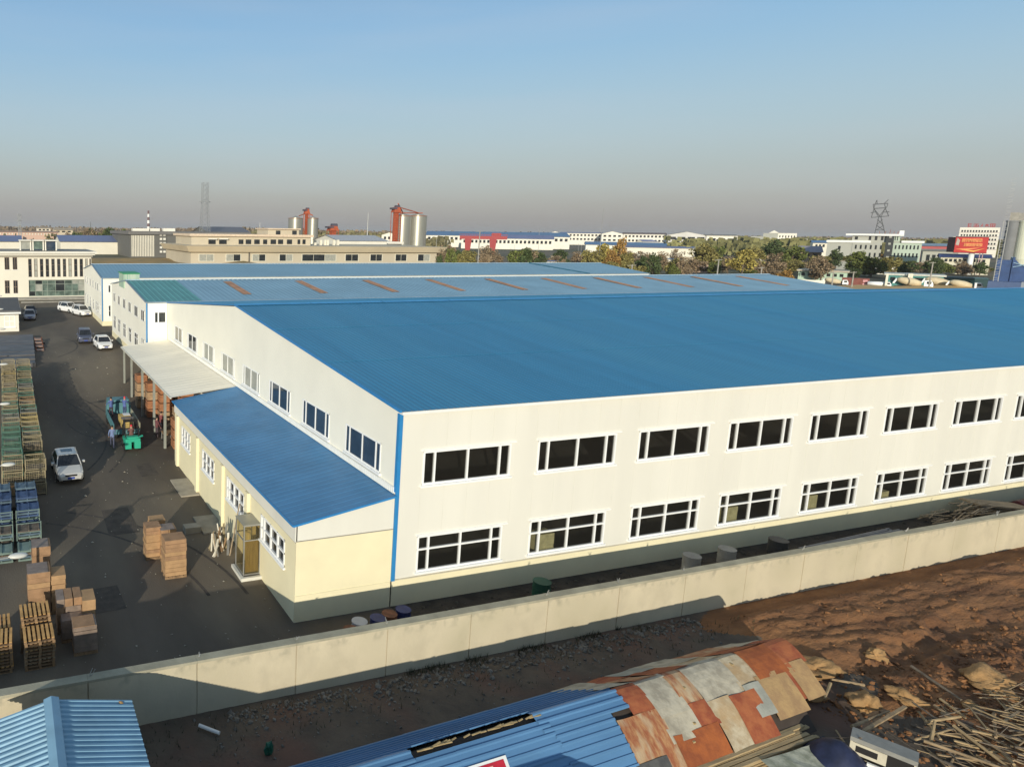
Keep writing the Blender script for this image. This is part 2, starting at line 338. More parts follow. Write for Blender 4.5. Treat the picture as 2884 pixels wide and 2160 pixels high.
while x < 62:
    mb = MB().use(STAIN); off = random.uniform(-0.008, 0.008)
    mb.box(x+0.02, x+3.63, WY+off, WY+0.20, -0.1, WH-0.10); mb.build('wall_panel', parent=pw)
    mb = MB().use(CONCTOP); mb.box(x+0.004, x+3.646, WY-0.02+off*0.5, WY+0.34, WH-0.097, WH+random.uniform(-0.006, 0.006)); mb.build('coping_stone', parent=pw)
    mb = MB().use(STAIN); mb.box(x-0.012, x+0.012, WY+0.03, WY+0.36, -0.1, WH-0.1); mb.build('post', parent=pw)
    mb = MB().use(GREYC); mb.box(x-0.2, x+0.2, WY+0.203, WY+0.36, -0.1, WH-0.1); mb.build('buttress', parent=pw)
    # broken wire stubs cast in the top
    if random.random() < 0.7:
        mb = MB().use(METAL); k = Vector((x+0.1, WY+0.2, WH))
        for q in range(3):
            a = k+Vector((random.uniform(-.05, .05), 0, 0)); b = a+Vector((random.uniform(-.16, .16), random.uniform(-.1, .1), random.uniform(.08, .26))); mb.bar(a, b, 0.018)
        mb.build('wire_stub', parent=pw)
    x += 3.65
# ------------------------------------------------------------------ main hall
HX = 100.0; EZ = 8.92; RY, RZ = 22.24, 11.0; BY = 44.27; ZL = 1.28
hall = thing('factory_hall', 'big white two storey hall with plain bright blue metal roof filling the middle', 'building', (0, 0, 0))
S0, W0 = south(0.0), west(0.0)
UP = [(1190.3, 1439.7, 1267.2), (1519.9, 1741.6, 1236.7), (1803.8, 1994.3, 1214.3), (2055.7, 2229.2, 1191.3), (2284.8, 2443.6, 1166.8), (2496, 2642.9, 1144.6), (2691.8, 2830.6, 1129.9)]
LO = [(1172, 1411.2, 1546), (1490, 1704, 1501), (1779, 1960.6, 1465), (2022, 2188, 1430), (2254, 2407.2, 1404), (2464, 2605.7, 1373), (2656, 2789.6, 1343)]
ups = [(on_y(a, y, 0)[0], on_y(b, y, 0)[0]) for a, b, y in UP]; los = [(on_y(a, y, 0)[0], on_y(b, y+0, 0)[0]) for a, b, y in LO]
def regular(lst, n):
    st = [a for a, b in lst]; k = np.polyfit(range(len(st)), st, 1); wd = np.mean([b-a for a, b in lst])
    return [(a*0.5+(k[0]*i+k[1])*0.5, a*0.5+(k[0]*i+k[1])*0.5+wd) if i < len(st) else (k[0]*i+k[1], k[0]*i+k[1]+wd) for i, a in enumerate(st+[0]*(n-len(st)))]
ups = regular(ups, 16); los = regular(los, 16)
holes = [(a, b, 5.5, 7.03) for a, b in ups]+[(a, b, 1.46, 3.15) for a, b in los]
holes = [tuple(float(v) for v in h) for h in holes]
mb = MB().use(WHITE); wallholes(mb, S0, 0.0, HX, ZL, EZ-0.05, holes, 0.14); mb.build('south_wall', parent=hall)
mb = MB().use(mat('panel_seam', (.66, .635, .55), .7))
for k in range(1, 84):
    u = k*1.2
    for z0_, z1_ in ((ZL+.02, 1.3), (3.25, 5.35), (7.2, EZ-.2)): pbox(mb, S0, u-.006, u+.006, 0.0, .003, z0_, z1_)
mb.build('panel_seams', parent=hall, kind='stuff')
mb = MB().use(CREAM); pbox(mb, S0, 0.0, HX, -0.3, 0.02, -0.3, ZL-0.05); mb.build('plinth', parent=hall)
mb = MB().use(mat('plinth_cap', (0.55, 0.50, 0.38), 0.7)); pbox(mb, S0, 0.03, HX, -0.2, 0.045, ZL-0.048, ZL-0.004); mb.build('drip_ledge', parent=hall)
WW = [1.41+5.21*n for n in range(8)]
holesw = [(y, y+3.4, 5.67, 7.07) for y in WW]
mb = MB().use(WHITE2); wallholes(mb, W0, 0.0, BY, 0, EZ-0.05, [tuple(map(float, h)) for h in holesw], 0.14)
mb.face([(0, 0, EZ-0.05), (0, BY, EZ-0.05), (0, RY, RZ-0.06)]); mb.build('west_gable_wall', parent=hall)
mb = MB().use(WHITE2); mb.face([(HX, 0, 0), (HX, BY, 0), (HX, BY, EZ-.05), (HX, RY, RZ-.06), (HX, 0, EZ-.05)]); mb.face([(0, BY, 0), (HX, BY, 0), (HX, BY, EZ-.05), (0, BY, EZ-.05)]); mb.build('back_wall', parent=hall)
mb = MB().use(INSIDE); mb.face([(0.2, 0.2, 1.0), (HX-1, 0.2, 1.0), (HX-1, BY-1, 1.0), (0.2, BY-1, 1.0)]); mb.face([(0.2, 9, 1), (HX-1, 9, 1), (HX-1, 9, 8.7), (0.2, 9, 8.7)]); mb.face([(0.2, .3, 4.6), (HX-1, .3, 4.6), (HX-1, 9, 4.6), (.2, 9, 4.6)])
mb.build('interior_floor', parent=hall)
mb = MB().use(ROOFB); ribbed(mb, -0.12, HX+.1, [(-0.18, EZ), (RY, RZ+0.02)], 0.30, 0.018, 0.07); mb.build('front_roof', parent=hall)
mb = MB().use(ROOFB); ribbed(mb, -0.12, HX+.1, [(RY+.001, RZ+0.02), (BY+0.1, EZ)], 0.46, 0.05, 0.10); mb.build('rear_roof', parent=hall)
for y_ in (7.4, 14.8):
    zz = EZ+(RZ+.02-EZ)*(y_+.18)/(RY+.18); mb = MB().use(ROOFB); mb.box(-.1, HX, y_-.05, y_, zz+.012, zz+.03); mb.build('sheet_lap', parent=hall)
for i in range(17):
    a, b = -0.15+i*6, min(-0.15+i*6+5.96, HX+.1)
    mb = MB().use(mat('ridge_cap_blue', (0.06, 0.27, 0.52), 0.4, var=0.08)); mb.raw([(a, RY-.3, RZ+.045), (b, RY-.3, RZ+.045), (b, RY, RZ+.14), (a, RY, RZ+.14), (b, RY+.3, RZ+.045), (a, RY+.3, RZ+.045)], [(0, 1, 2, 3), (3, 2, 4, 5)]); mb.build('ridge_cap', parent=hall)
mb = MB().use(WHITEP); mb.box(-0.02, HX, -0.22, -0.02, EZ-0.13, EZ-0.012); mb.build('eave_gutter', parent=hall)
mb = MB().use(TRIMB); mb.box(-0.05, 0.12, -0.07, -0.003, ZL-0.05, EZ-0.135); mb.box(-0.055, -0.003, -0.06, 0.12, 5.3, EZ-0.13); mb.build('corner_trim', parent=hall)
mb = MB().use(TRIMB)
for (y0, z0), (y1, z1) in (((-.2, EZ), (RY, RZ+.03)), ((RY, RZ+.03), (BY+.1, EZ))): mb.bar((-0.09, y0, z0+.02), (-0.09, y1, z1+.02), 0.10, 0.10)
mb.build('verge_trim', parent=hall)
for n, (a, b) in enumerate(ups): make_window(S0, float(a), float(b), 5.5, 7.03, [.13, .37, .37, .13], [1], hall, PVC, GLASSF, t=0.085, lintel=True, fd=.02)
for n, (a, b) in enumerate(los): make_window(S0, float(a), float(b), 1.46, 3.15, [.13, .37, .37, .13], [.62, .38], hall, PVC, GLASSF, t=0.085, lintel=True, fd=.02)
for n, y in enumerate(WW): make_window(W0, y, y+3.4, 5.67, 7.07, [.13, .37, .37, .13] if n < 4 else [.1, .4, .4, .1], [1], hall, PVC, GLASSB if n < 3 else (FROST if n < 6 else GLASSD), t=0.075, fd=.02, pd=-.015)
for k, (i, hgt) in enumerate(((1, 0.95), (3, .9), (4, .9), (5, .5))):
    a, b = los[i]; t = thing('carton_stack', ['strapped pale yellow carton stack inside second lower window from hall corner', 'pale yellow carton stack inside fourth lower window from hall corner', 'pale yellow carton stack inside fifth lower window from hall corner', 'low pale carton stack inside sixth lower window from hall corner'][k], 'cartons', (float(a)+1.2, 0.55, 1.0))
    for r in range(int(hgt/0.15)+3):
        for c in range(2):
            q = MB().use(GOODS); q.box(-.5+c*.5+.01, c*.5-.01+random.uniform(-.01, .01), -.35, .35, r*.14+.004, r*.14+.137); q.build('carton', parent=t)
# ------------------------------------------------------------------ lean-to along the west side
LX = -4.63; LE = 21.6
lean = thing('lean_to', 'cream single storey lean-to with blue sheet roof against the hall side', 'building', (0, 0, 0))
WL, SL = west(LX), south(0.0)
lw = [(1.15, 4.1), (6.53, 9.4), (11.83, 14.35), (17.3, 19.55)]
door = (4.3, 5.2, 0.15, 2.35)
mb = MB().use(CREAM); wallholes(mb, WL, 0.0, LE, -.3, 3.62, [(a, b, 1.95, 3.2) for a, b in lw]+[door], 0.16); mb.face([WL(LE, 0, -.3), (0, LE, -.3), (0, LE, 4.9), WL(LE, 0, 4.3)]); mb.build('west_wall', parent=lean)
mb = MB().use(CREAM); wallholes(mb, lambda u, d, z: (u, -0.012-d, z), LX, -0.06, -.3, 3.66, [], 0); mb.build('south_wall', parent=lean)
mb = MB().use(mat('plinth_cap2', (0.68, 0.63, 0.44), 0.8)); pbox(mb, SL, LX+.03, -.08, 0.013, 0.035, 1.2, 1.215); mb.build('wall_seam', parent=lean)
mb = MB().use(WHITE); mb.raw([(LX, -.012, 3.665), (-.06, -.012, 3.665), (-.06, -.012, 5.13), (LX, -.012, 4.36)], [(0, 1, 2, 3)]); mb.build('south_gable_panel', parent=lean)
mb = MB().use(mat('seam_dark', (0.3, 0.28, 0.24), 0.8)); pbox(mb, SL, LX-.02, -.06, 0.014, 0.035, 3.63, 3.66); pbox(mb, WL, 0, LE, 0.001, 0.03, 3.585, 3.62); mb.build('seam_strip', parent=lean)
mb = MB().use(WHITE); pbox(mb, WL, -0.012, LE, -.05, 0.05, 3.622, 4.33); mb.build('fascia_board', parent=lean)
mb = MB().use(ROOFL); ribbed(mb, -0.12, LE, [(-0.05, 5.2), (LX-.2, 4.42)], 0.42, 0.009, 0.06, axis='y'); mb.raw([(-.05, -.12, 5.15), (LX-.2, -.12, 4.37), (LX-.2, -.12, 4.43), (-.05, -.12, 5.21)], [(0, 1, 2, 3)]); mb.build('roof', parent=lean)
mb = MB().use(TRIMB); mb.bar((LX-.21, -.12, 4.40), (LX-.21, LE, 4.40), 0.05, 0.09); mb.bar((-.06, -.14, 5.17), (LX-.2, -.14, 4.39), .05, .08); mb.build('eave_trim', parent=lean)
mb = MB().use(WHITEP); mb.box(-.10, -.003, 0.1, 43.5, 5.235, 5.52)
for k in range(260): mb.box(-.115, -.103, .2+k*.165, .2+k*.165+.07, 5.26, 5.5)
mb.build('flashing', parent=lean)
for k, (a, b) in enumerate(lw): make_window(WL, a, b, 1.95, 3.2, [1, 1, 1, .5] if k < 2 else [1, 1, 1], [1, 1], lean, PVC, [GLASSD, GLASSD, FROST] if k == 0 else GLASSD, t=0.10)
for y in (5.9, 10.1, 15.4, 20.6):
    mb = MB().use(CREAM); pbox(mb, WL, y-.2, y+.2, 0.0, 0.16, -.1, 3.58); mb.build('pilaster', parent=lean)
# glazed porch with step
por = thing('porch', 'small glazed entrance porch with white edged step on the lean-to wall', 'porch', (LX, 0, 0))
PG = glassmat('porch_glass', (0.85, 0.75, 0.5), 0.6, (0.12, 0.10, 0.05), 0.08)
PA0, PA1, PD_, PH_ = 4.15, 5.3, .82, 2.65
mb = MB().use(METAL)
for (x, y) in ((-.02, PA0), (-.02, PA1), (-PD_, PA0), (-PD_, PA1)): mb.bar((x, y, .12), (x, y, PH_), .05)
for z in (0.2, PH_-.02, 1.9):
    mb.bar((-PD_, PA0, z), (-PD_, PA1, z), .045); mb.bar((-.02, PA0, z), (-PD_, PA0, z), .045); mb.bar((-.02, PA1, z), (-PD_, PA1, z), .045)
mb.build('porch_frame', parent=por)
for q in ([(-.02, PA0+.01, .2), (-PD_+.02, PA0+.01, .2), (-PD_+.02, PA0+.01, PH_-.05), (-.02, PA0+.01, PH_-.05)], [(-PD_+.01, PA0+.03, .2), (-PD_+.01, PA1-.03, .2), (-PD_+.01, PA1-.03, PH_-.05), (-PD_+.01, PA0+.03, PH_-.05)]):
    mb = MB().use(PG); mb.face(q); mb.build('pane', parent=por)
mb = MB().use(mat('porch_curtain', (.40, .31, .15), .8, var=.2, scale=4, stretch=(3, 3, .3))); mb.box(-PD_+.12, -.05, PA0+.1, PA0+.13, .25, 1.85); mb.build('curtain', parent=por)
mb = MB().use(mat('porch_top_glass', (.30, .29, .24), .3)); mb.box(-PD_-.05, 0, PA0-.05, PA1+.05, PH_+.01, PH_+.045); mb.build('porch_roof', parent=por)
mb = MB().use(GREYC); mb.box(-PD_-.05, .0, PA0-.15, PA1+.1, -.05, .11); mb.build('step', parent=por)
mb = MB().use(mat('kerb_pale', (.66, .64, .56), .8, var=.08)); mb.box(-PD_-.2, .0, PA0-.29, PA0-.155, -.05, .17); mb.box(-PD_-.2, -PD_-.055, PA0-.15, PA1+.1, -.05, .17); mb.build('kerb', parent=por)
# ------------------------------------------------------------------ canopy beyond it
can = thing('canopy', 'long pale sheet canopy on steel posts beyond the blue lean-to roof', 'canopy', (0, 0, 0))
mb = MB().use(CANOPY); ribbed(mb, LE+.01, 43.6, [(-0.05, 5.19), (LX-.3, 4.66)], 0.75, 0.008, 0.04, axis='y'); mb.build('roof_sheet', parent=can)
mb = MB().use(mat('canopy_edge', (0.62, 0.60, 0.52), .5)); mb.bar((LX-.3, LE, 4.62), (LX-.3, 43.6, 4.62), .08, .12); mb.bar((-.05, 43.6, 5.15), (LX-.3, 43.6, 4.62), .06, .12); mb.build('edge_beam', parent=can)
PST = mat('grey_green_steel', (0.28, 0.29, 0.25), .5, var=.1)
for y in (43.2, 39.0, 33.6, 28.6, 24.6):
    mb = MB().use(PST); mb.box(LX-.14, LX+.04, y-.09, y+.09, gz(y), 4.6); mb.build('post', parent=can)
    mb = MB().use(PST); mb.bar((LX, y, 4.55), (-.05, y, 5.08), .1, .14); mb.build('rafter', parent=can)
# orange timber crates stored under the canopy
crate_m = [mat('crate_orange', (0.36, 0.16, 0.075), .8, var=.2, scale=2), mat('crate_tan', (0.38, 0.25, 0.14), .8, var=.2, scale=2)]
n = 0
for (x, y, h, w) in ((-1.2, 24.3, 4, 1.1), (-2.5, 24.2, 4, 1.1), (-3.6, 24.6, 3, 1.0), (-1.3, 27.5, 4, 1.1), (-2.7, 27.6, 3, 1.1), (-1.4, 31.2, 4, 1.1), (-2.9, 32.5, 4, 1.1), (-3.9, 33.5, 4, .9), (-2.8, 36.5, 4, 1.1), (-4.3, 36.2, 4, .9), (-3.8, 38.5, 3, 1.0), (-1.2, 36, 4, 1.1)):
    for k in range(h):
        t = thing('wooden_crate', 'orange brown slatted wooden crate stacked in the shade under the pale canopy', 'crate', (x, y, gz(y)+k*.78), random.uniform(-.06, .06), 'wooden crates stacked under the canopy')
        m = random.choice(crate_m)
        if n == 0: cr_src = {}
        if m.name not in cr_src:
            mm = []
            q = MB().use(m)
            for sx in (-1, 1):
                for r in range(3): q.box(sx*.5-.02, sx*.5+.02, -.5, .5, .08+r*.22, .26+r*.22); q.box(-.475, .475, sx*.5-.02, sx*.5+.02, .08+r*.22, .26+r*.22)
            q.box(-.47, .47, -.47, .47, .02, .7)
            cr_src[m.name] = q.mesh('slats')
        obj('slats', cr_src[m.name], t, scale=(w, 1.1, 1)); n += 1

# ------------------------------------------------------------------ second and third halls
def side_hall(X, Y0, Y1, yr, ze, zr, XR, zg, label, wins, roofm, green=False, plinth=True):
    h = thing('factory_hall', label, 'building', (0, 0, 0)); P, Q = west(X), south(Y0)
    mb = MB().use(WHITE2)
    hol = [(a, b, 6.8, 8.02) for a, b in wins]+[(a, b, 3.35, 5.03) for a, b in wins]
    wallholes(mb, P, Y0, Y1, zg+.7, ze-.05, hol, .12); mb.face([(X, Y0, ze-.05), (X, Y1, ze-.05), (X, yr, zr-.05)]); mb.build('west_wall', parent=h)
    mb = MB().use(CREAM); pbox(mb, P, Y0-.03, Y1, -.2, .03, -0.3, zg+.7); pbox(mb, Q, X-.027, XR, -.2, .027, -.3, zg+.697); mb.build('plinth', parent=h)
    for a, b in wins:
        make_window(P, a, b, 6.8, 8.02, [.5, .5], [1], h, PVC, [GLASSD, GLASSD, GLASSD, FROST], t=.09, fd=0.03, pd=0.012, sill=False); make_window(P, a, b, 3.35, 5.03, [.5, .5], [.65, .35], h, PVC, [GLASSD, GLASSD, GLASSD, FROST], t=.09, fd=0.03, pd=0.012, sill=False)
    mb = MB().use(TRIMB); mb.box(X-.06, X+.08, Y0-.08, Y0-.03, zg+.72, ze-.1); mb.build('corner_trim', parent=h)
    ex = X-.12
    mb = MB().use(roofm); ribbed(mb, ex, XR, [(Y0-.15, ze), (yr, zr)], .6, .028, .08); mb.build('front_roof', parent=h)
    mb = MB().use(roofm); ribbed(mb, ex, XR, [(yr+.001, zr), (Y1+.15, ze)], .6, .05, .1); mb.build('rear_roof', parent=h)
    mb = MB().use(mat('pale_ridge', (0.42, 0.55, 0.66), .5)); mb.box(ex, XR, yr-.22, yr+.22, zr+.05, zr+.12); mb.build('ridge_cap', parent=h)
    mb = MB().use(mat('grey_verge', (0.2, 0.27, 0.34), .5)); mb.bar((ex, Y0-.15, ze+.03), (ex, yr, zr+.03), .1, .12); mb.bar((ex, Y1+.15, ze+.03), (ex, yr, zr+.03), .1, .12); mb.bar((ex, Y0-.18, ze), (XR, Y0-.18, ze), .08, .12); mb.build('verge_trim', parent=h)
    mb = MB().use(WHITE2); mb.face([(XR, Y0, zg), (XR, Y1, zg), (XR, Y1, ze-.05), (XR, yr, zr-.05), (XR, Y0, ze-.05)]); mb.face([(X, Y1, zg), (XR, Y1, zg), (XR, Y1, ze-.05), (X, Y1, ze-.05)]); mb.build('rear_wall', parent=h)
    return h, P, Q
h2, P2, Q2 = side_hall(-2.17, 44.32, 68.3, 56.3, 9.0, 10.32, 102.5, 2.0, 'second white hall behind the big one with haze-greyed blue roof and orange skylight strips', [(45.5, 47.3), (49.15, 51.3), (53.2, 55.15), (57.1, 59.0), (61.0, 62.95), (64.9, 66.8)], ROOF2)
mb = MB().use(WHITE2); wallholes(mb, Q2, -2.17, -0.01, 2.7, 8.95, [(-1.42, -.1, 6.8, 8.05), (-1.42, -.1, 3.35, 5.03)], .12); mb.build('south_wall', parent=h2)
make_window(Q2, -1.42, -.1, 6.8, 8.05, [.35, .65], [1], h2, PVC, GLASSD, t=.12); make_window(Q2, -1.42, -.1, 3.35, 5.03, [.35, .65], [1], h2, PVC, GLASSD, t=.12)
mb = MB().use(TEAL); ribbed(mb, -2.28, 3.7, [(44.2, 9.02), (56.3, 10.34)], .6, .06, .1); mb.build('teal_roof_sheet', parent=h2)
sl = [(456, 496), (628, 690), (800, 870), (800, 870)]
for xk in [9.2+9.3*i for i in range(10)]:
    mb = MB().use(FRP); ribbed(mb, xk, xk+1.0, [(46.0+1.2, 9.24+.13), (54.8, 10.16+.06)], .5, .03, .08); mb.build('skylight_sheet', parent=h2)
gb = MB().use(mat('green_white_cladding', (0.22, 0.42, 0.30), .6, scale=3, col2=(0.6, 0.62, 0.5), stretch=(3, 3, .05))); gb.box(-2.3, -0.4, 57.6, 61.2, 9.3, 11.0); gb.build('roof_hatch_house', parent=h2)
gb = MB().use(mat('green_sheet', (0.03, 0.30, 0.12), .5)); gb.box(-2.4, -.3, 57.5, 61.3, 11.003, 11.1); gb.build('hatch_roof', parent=h2)
h3, P3, Q3 = side_hall(-2.2, 77.9, 101.8, 89.6, 9.12, 10.5, 102.0, 2.0, 'third white hall beyond the orange striped roof with plain pale blue roof', [(79.9, 80.7), (81.9, 83.6), (84.1, 85.8), (87.7, 89.3), (91.6, 93.2), (95.4, 97.1), (98.6, 100.2)], mat('hazed_blue_roof_far', (0.20, 0.345, 0.445), .6, var=.06, scale=.1))  # roof colour carries the same haze greying as the second hall
mb = MB().use(WHITE2); wallholes(mb, Q3, -2.2, 102, 2.7, 9.07, [(-1.3, -.95, 6.95, 8.05), (-1.3, -.95, 3.4, 5.05)], .1); mb.build('south_wall', parent=h3)
make_window(Q3, -1.3, -.95, 6.95, 8.05, [1], [1], h3, PVC, GLASSD, t=.05); make_window(Q3, -1.3, -.95, 3.4, 5.05, [1], [1, 1], h3, PVC, GLASSD, t=.05)
mb = MB().use(mat('seam_teal', (0.03, .13, .2), .6)); mb.bar((84.0, 89.4, 10.58), (87.5, 77.8, 9.22), .5, .12); mb.build('valley_gutter', parent=h3)
# ================================================================== far buildings
def fbox(parent, name, m, x0, x1, y0, y1, z0, z1): return ubox(name, m, parent, ((x0+x1)/2, (y0+y1)/2, (z0+z1)/2), (x1-x0, y1-y0, z1-z0))
def px_rect(Y, a, b, t, bt):
    x0, z1 = on_y(a, t, Y); x1, _ = on_y(b, t, Y); _, z0 = on_y((a+b)/2, bt, Y); return x0, x1, z0, z1
def win_row(parent, Y, xa, xb, n, z0, z1, fill=.5, m=None, name='window', d=.12):
    p = (xb-xa)/n
    for i in range(n):
        c = xa+(i+.5)*p; fbox(parent, name, m or GLASSD, c-p*fill/2, c+p*fill/2, Y-d, Y+.2, z0, z1)
def wl_(name, c, **k): return mat(name, c, .8, var=.05, scale=.1, **k)
IV = wl_('ivory_wall', (.74, .69, .57)); IV2 = wl_('white_wall_far', (.78, .74, .64)); BEI = wl_('beige_wall', (.54, .47, .35)); BEI2 = wl_('beige_cornice', (.62, .52, .36))
GRY = wl_('grey_wall', (.40, .40, .35)); GRN = wl_('pale_green_wall', (.44, .52, .42)); DGR = wl_('dark_grey_cladding', (.14, .135, .12)); RF = mat('grey_flat_roof', (.30, .28, .24), .9)
FBL = mat('far_blue_roof', (.12, .22, .36), .6, var=.06, scale=.05); FBL2 = mat('far_slate_blue_roof', (.17, .20, .33), .6, var=.06, scale=.05)
# office building closing the yard
ob = thing('office_building', 'two storey ivory office building with tall window slots closing the far end of the yard', 'building', (0, 0, 0))
Y = 120.0; X0, X1 = -32.0, 1.25; P = south(Y)
up = [(-15.77, -14.85), (-14.23, -13.36), (-20.6, -19.7), (-19.1, -18.2), (-25.4, -24.5), (-23.9, -23)]
lowr = [(-15.86, -14.93), (-14.24, -13.37), (-20.6, -19.7), (-19.1, -18.2), (-25.4, -24.5), (-23.9, -23)]
slots = [(-11.25+k*1.125, -11.25+k*1.125+.66) for k in range(10)]+[(-11.25+10*1.125, -11.25+10*1.125+.5), (0.85, 1.15)]
hol = [(a, b, 7.93, 10.38) for a, b in up]+[(a, b, 3.19, 5.82) for a, b in lowr]+[(a, b, 6.45, 10.1) for a, b in slots]+[(-11.25, -.05, 2.55, 5.85)]
mb = MB().use(IV); wallholes(mb, P, X0, X1, 2.4, 10.5, hol, .35); mb.box(X0, X1, Y+.36, Y+15, 2, 10.5); mb.build('wall', parent=ob)
for a, b in up: make_window(P, a, b, 7.93, 10.38, [1, 1], [1], ob, mat('bronze_frame', (.22, .16, .12), .5), GLASSD, t=.1, sill=PVC)
for a, b in lowr: make_window(P, a, b, 3.19, 5.82, [1, 1], [1, 1], ob, MATS['bronze_frame'], GLASSD, t=.1, sill=PVC)
for a, b in slots: make_window(P, a, b, 6.45, 10.1, [1], [1, 1, 1], ob, MATS['bronze_frame'], random.choice([GLASSD, GLASSD, FROST]) if random.random() < .4 else GLASSD, t=.06, sill=False)
EG = mat('entrance_glass', (.11, .15, .125), .12, var=.5, scale=.8, spec=.6)
make_window(lambda u, d, z: (u, Y+.25-d, z), -11.2, -.1, 2.55, 5.8, [1.2, 1.4, 1, 1.6, 1.8, 1.5, 1.2, 1.4], [1.1, 1.5, .9], ob, mat('grey_green_frame', (.27, .31, .26), .5), [EG, EG, FROST, GLASSD], t=.09, sill=False, name='entrance_glazing')
mb = MB().use(IV2); mb.box(X0-.8, 2.3, Y-1.3, Y+15.5, 11.2, 11.55); mb.box(X0-.5, 1.9, Y-.9, Y+15.3, 10.85, 11.197); mb.build('cornice', parent=ob)
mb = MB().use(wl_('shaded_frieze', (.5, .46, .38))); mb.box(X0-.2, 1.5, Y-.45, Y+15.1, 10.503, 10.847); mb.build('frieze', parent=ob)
mb = MB().use(RF); mb.box(X0, 1.8, Y-.8, Y+15.2, 11.553, 11.6); mb.build('roof', parent=ob)
mb = MB().use(GREYC); mb.box(X0, 1.5, Y-1.8, Y-.02, 1.8, 2.38); mb.box(X0, 1.5, Y-2.4, Y-1.803, 1.8, 2.2); mb.build('steps', parent=ob)
for k, (a, b) in enumerate(((-12.7, -10.4), (-10.2, -7.9), (-7.7, -5.3))):
    m = MB().use(IV2); m.box(a-.15, b+.15, Y+3.5, Y+7.5, 13.55, 13.75)
    m.box(a, a+.25, Y+4, Y+7, 11.6, 13.547); m.box(b-.25, b, Y+4, Y+7, 11.6, 13.547); o = m.build('rooftop_lantern', parent=ob)
    q = MB().use([FROST, EG, GLASSB][k]); q.box(a+.253, b-.253, Y+4.1, Y+6.9, 11.9, 13.5); q.build('pane', parent=o)
for a in (-12.5, -6.4, 2.0):
    pass
kb = MB().use(GREYC); kb.box(-13.0, 1.8, 112.8, 113.3, 1.9, 2.2); kb.build('kerb', kind='structure')
# gate house on the left
gh = thing('gate_house', 'low gate house with dark flat roof and white framed lit front at left of yard', 'building', (0, 0, 0))
mb = MB().use(IV2); mb.box(-24, -14.15, 75.0, 93, 1.9, 4.55); mb.build('wall', parent=gh)
mb = MB().use(mat('dark_flat_roof', (.12, .115, .11), .9)); mb.box(-24.5, -13.9, 74.3, 93.4, 4.8, 5.0); mb.build('roof', parent=gh)
mb = MB().use(WHITEP); mb.box(-24.5, -13.85, 74.1, 93.5, 4.56, 4.797); mb.build('roof_edge', parent=gh)
for k in range(4): make_window(south(75.0), -16.1-k*2.2, -14.6-k*2.2, 2.6, 4.3, [1, 1], [1, 1], gh, PVC, [GLASSD, FROST, RUST][k % 3], t=.14)
make_window(lambda u, d, z: (-14.15+d, u, z), 77, 79, 3, 4.2, [1, 1], [1], gh, PVC, GLASSD, t=.1)
# brown rough field
bf = MB().use(mat('dry_field', (.42, .26, .10), .95, scale=.06, col2=(.25, .19, .08), detail=9, bump=.6, bscale=1)); N = 26
fx = np.linspace(-2, 90, N); fy = np.linspace(170, 300, N)
bf.raw([(x, y, 2.03+1.7*noise.noise(Vector((x*.08, y*.05, 0)))*min(1, (x+2)/12, (90-x)/12, (y-170)/20, (300-y)/20)+.6*min(1, (x+2)/12, (90-x)/12)) for y in fy for x in fx], [(j*N+i, j*N+i+1, (j+1)*N+i+1, (j+1)*N+i) for j in range(N-1) for i in range(N-1)])
bf.build('field', kind='structure', smooth=True)
# dark striped hall
Y = 320.; x0, x1, z0, z1 = px_rect(Y, 366, 438, 654, 725)
dh = thing('warehouse', 'dark grey warehouse with pale vertical stripes and stair window towers behind brown field', 'building')
xr = on_y(700, 660, Y)[0]; zt = on_y(500, 662, Y)[1]
fbox(dh, 'wall', DGR, x0, xr, Y, Y+60, 2, zt); fbox(dh, 'roof', mat('dark_roof_far', (.17, .16, .15), .8), x0-1, xr+1, Y-1, Y+61, zt+.01, zt+1.6)
n = 14
for i in range(n): c = x0+1+(x1-x0-2)*i/(n-1); fbox(dh, 'stripe', IV, c-.24, c+.24, Y-.25, Y+.1, 2.5, zt-.4)
for a in (458, 523):
    xc = on_y(a, 700, Y)[0]; fbox(dh, 'stair_panel', DGR, xc-2, xc+2, Y-.3, Y+.1, 4, zt-.8)
    for r in range(5):
        for c in (-1, 1): fbox(dh, 'window', IV2, xc+c*.9-.6, xc+c*.9+.6, Y-.4, Y, 4.4+r*2.1, 4.4+r*2.1+1.0)
for a, b in ((421, 448), (458, 491), (372, 418)):
    x, z = on_y(a, 645, Y+30); x_, _ = on_y(b, 645, Y+30); fbox(dh, 'roof_light', IV2, x, x_, Y+28, Y+32, zt+1.6, z+.3)
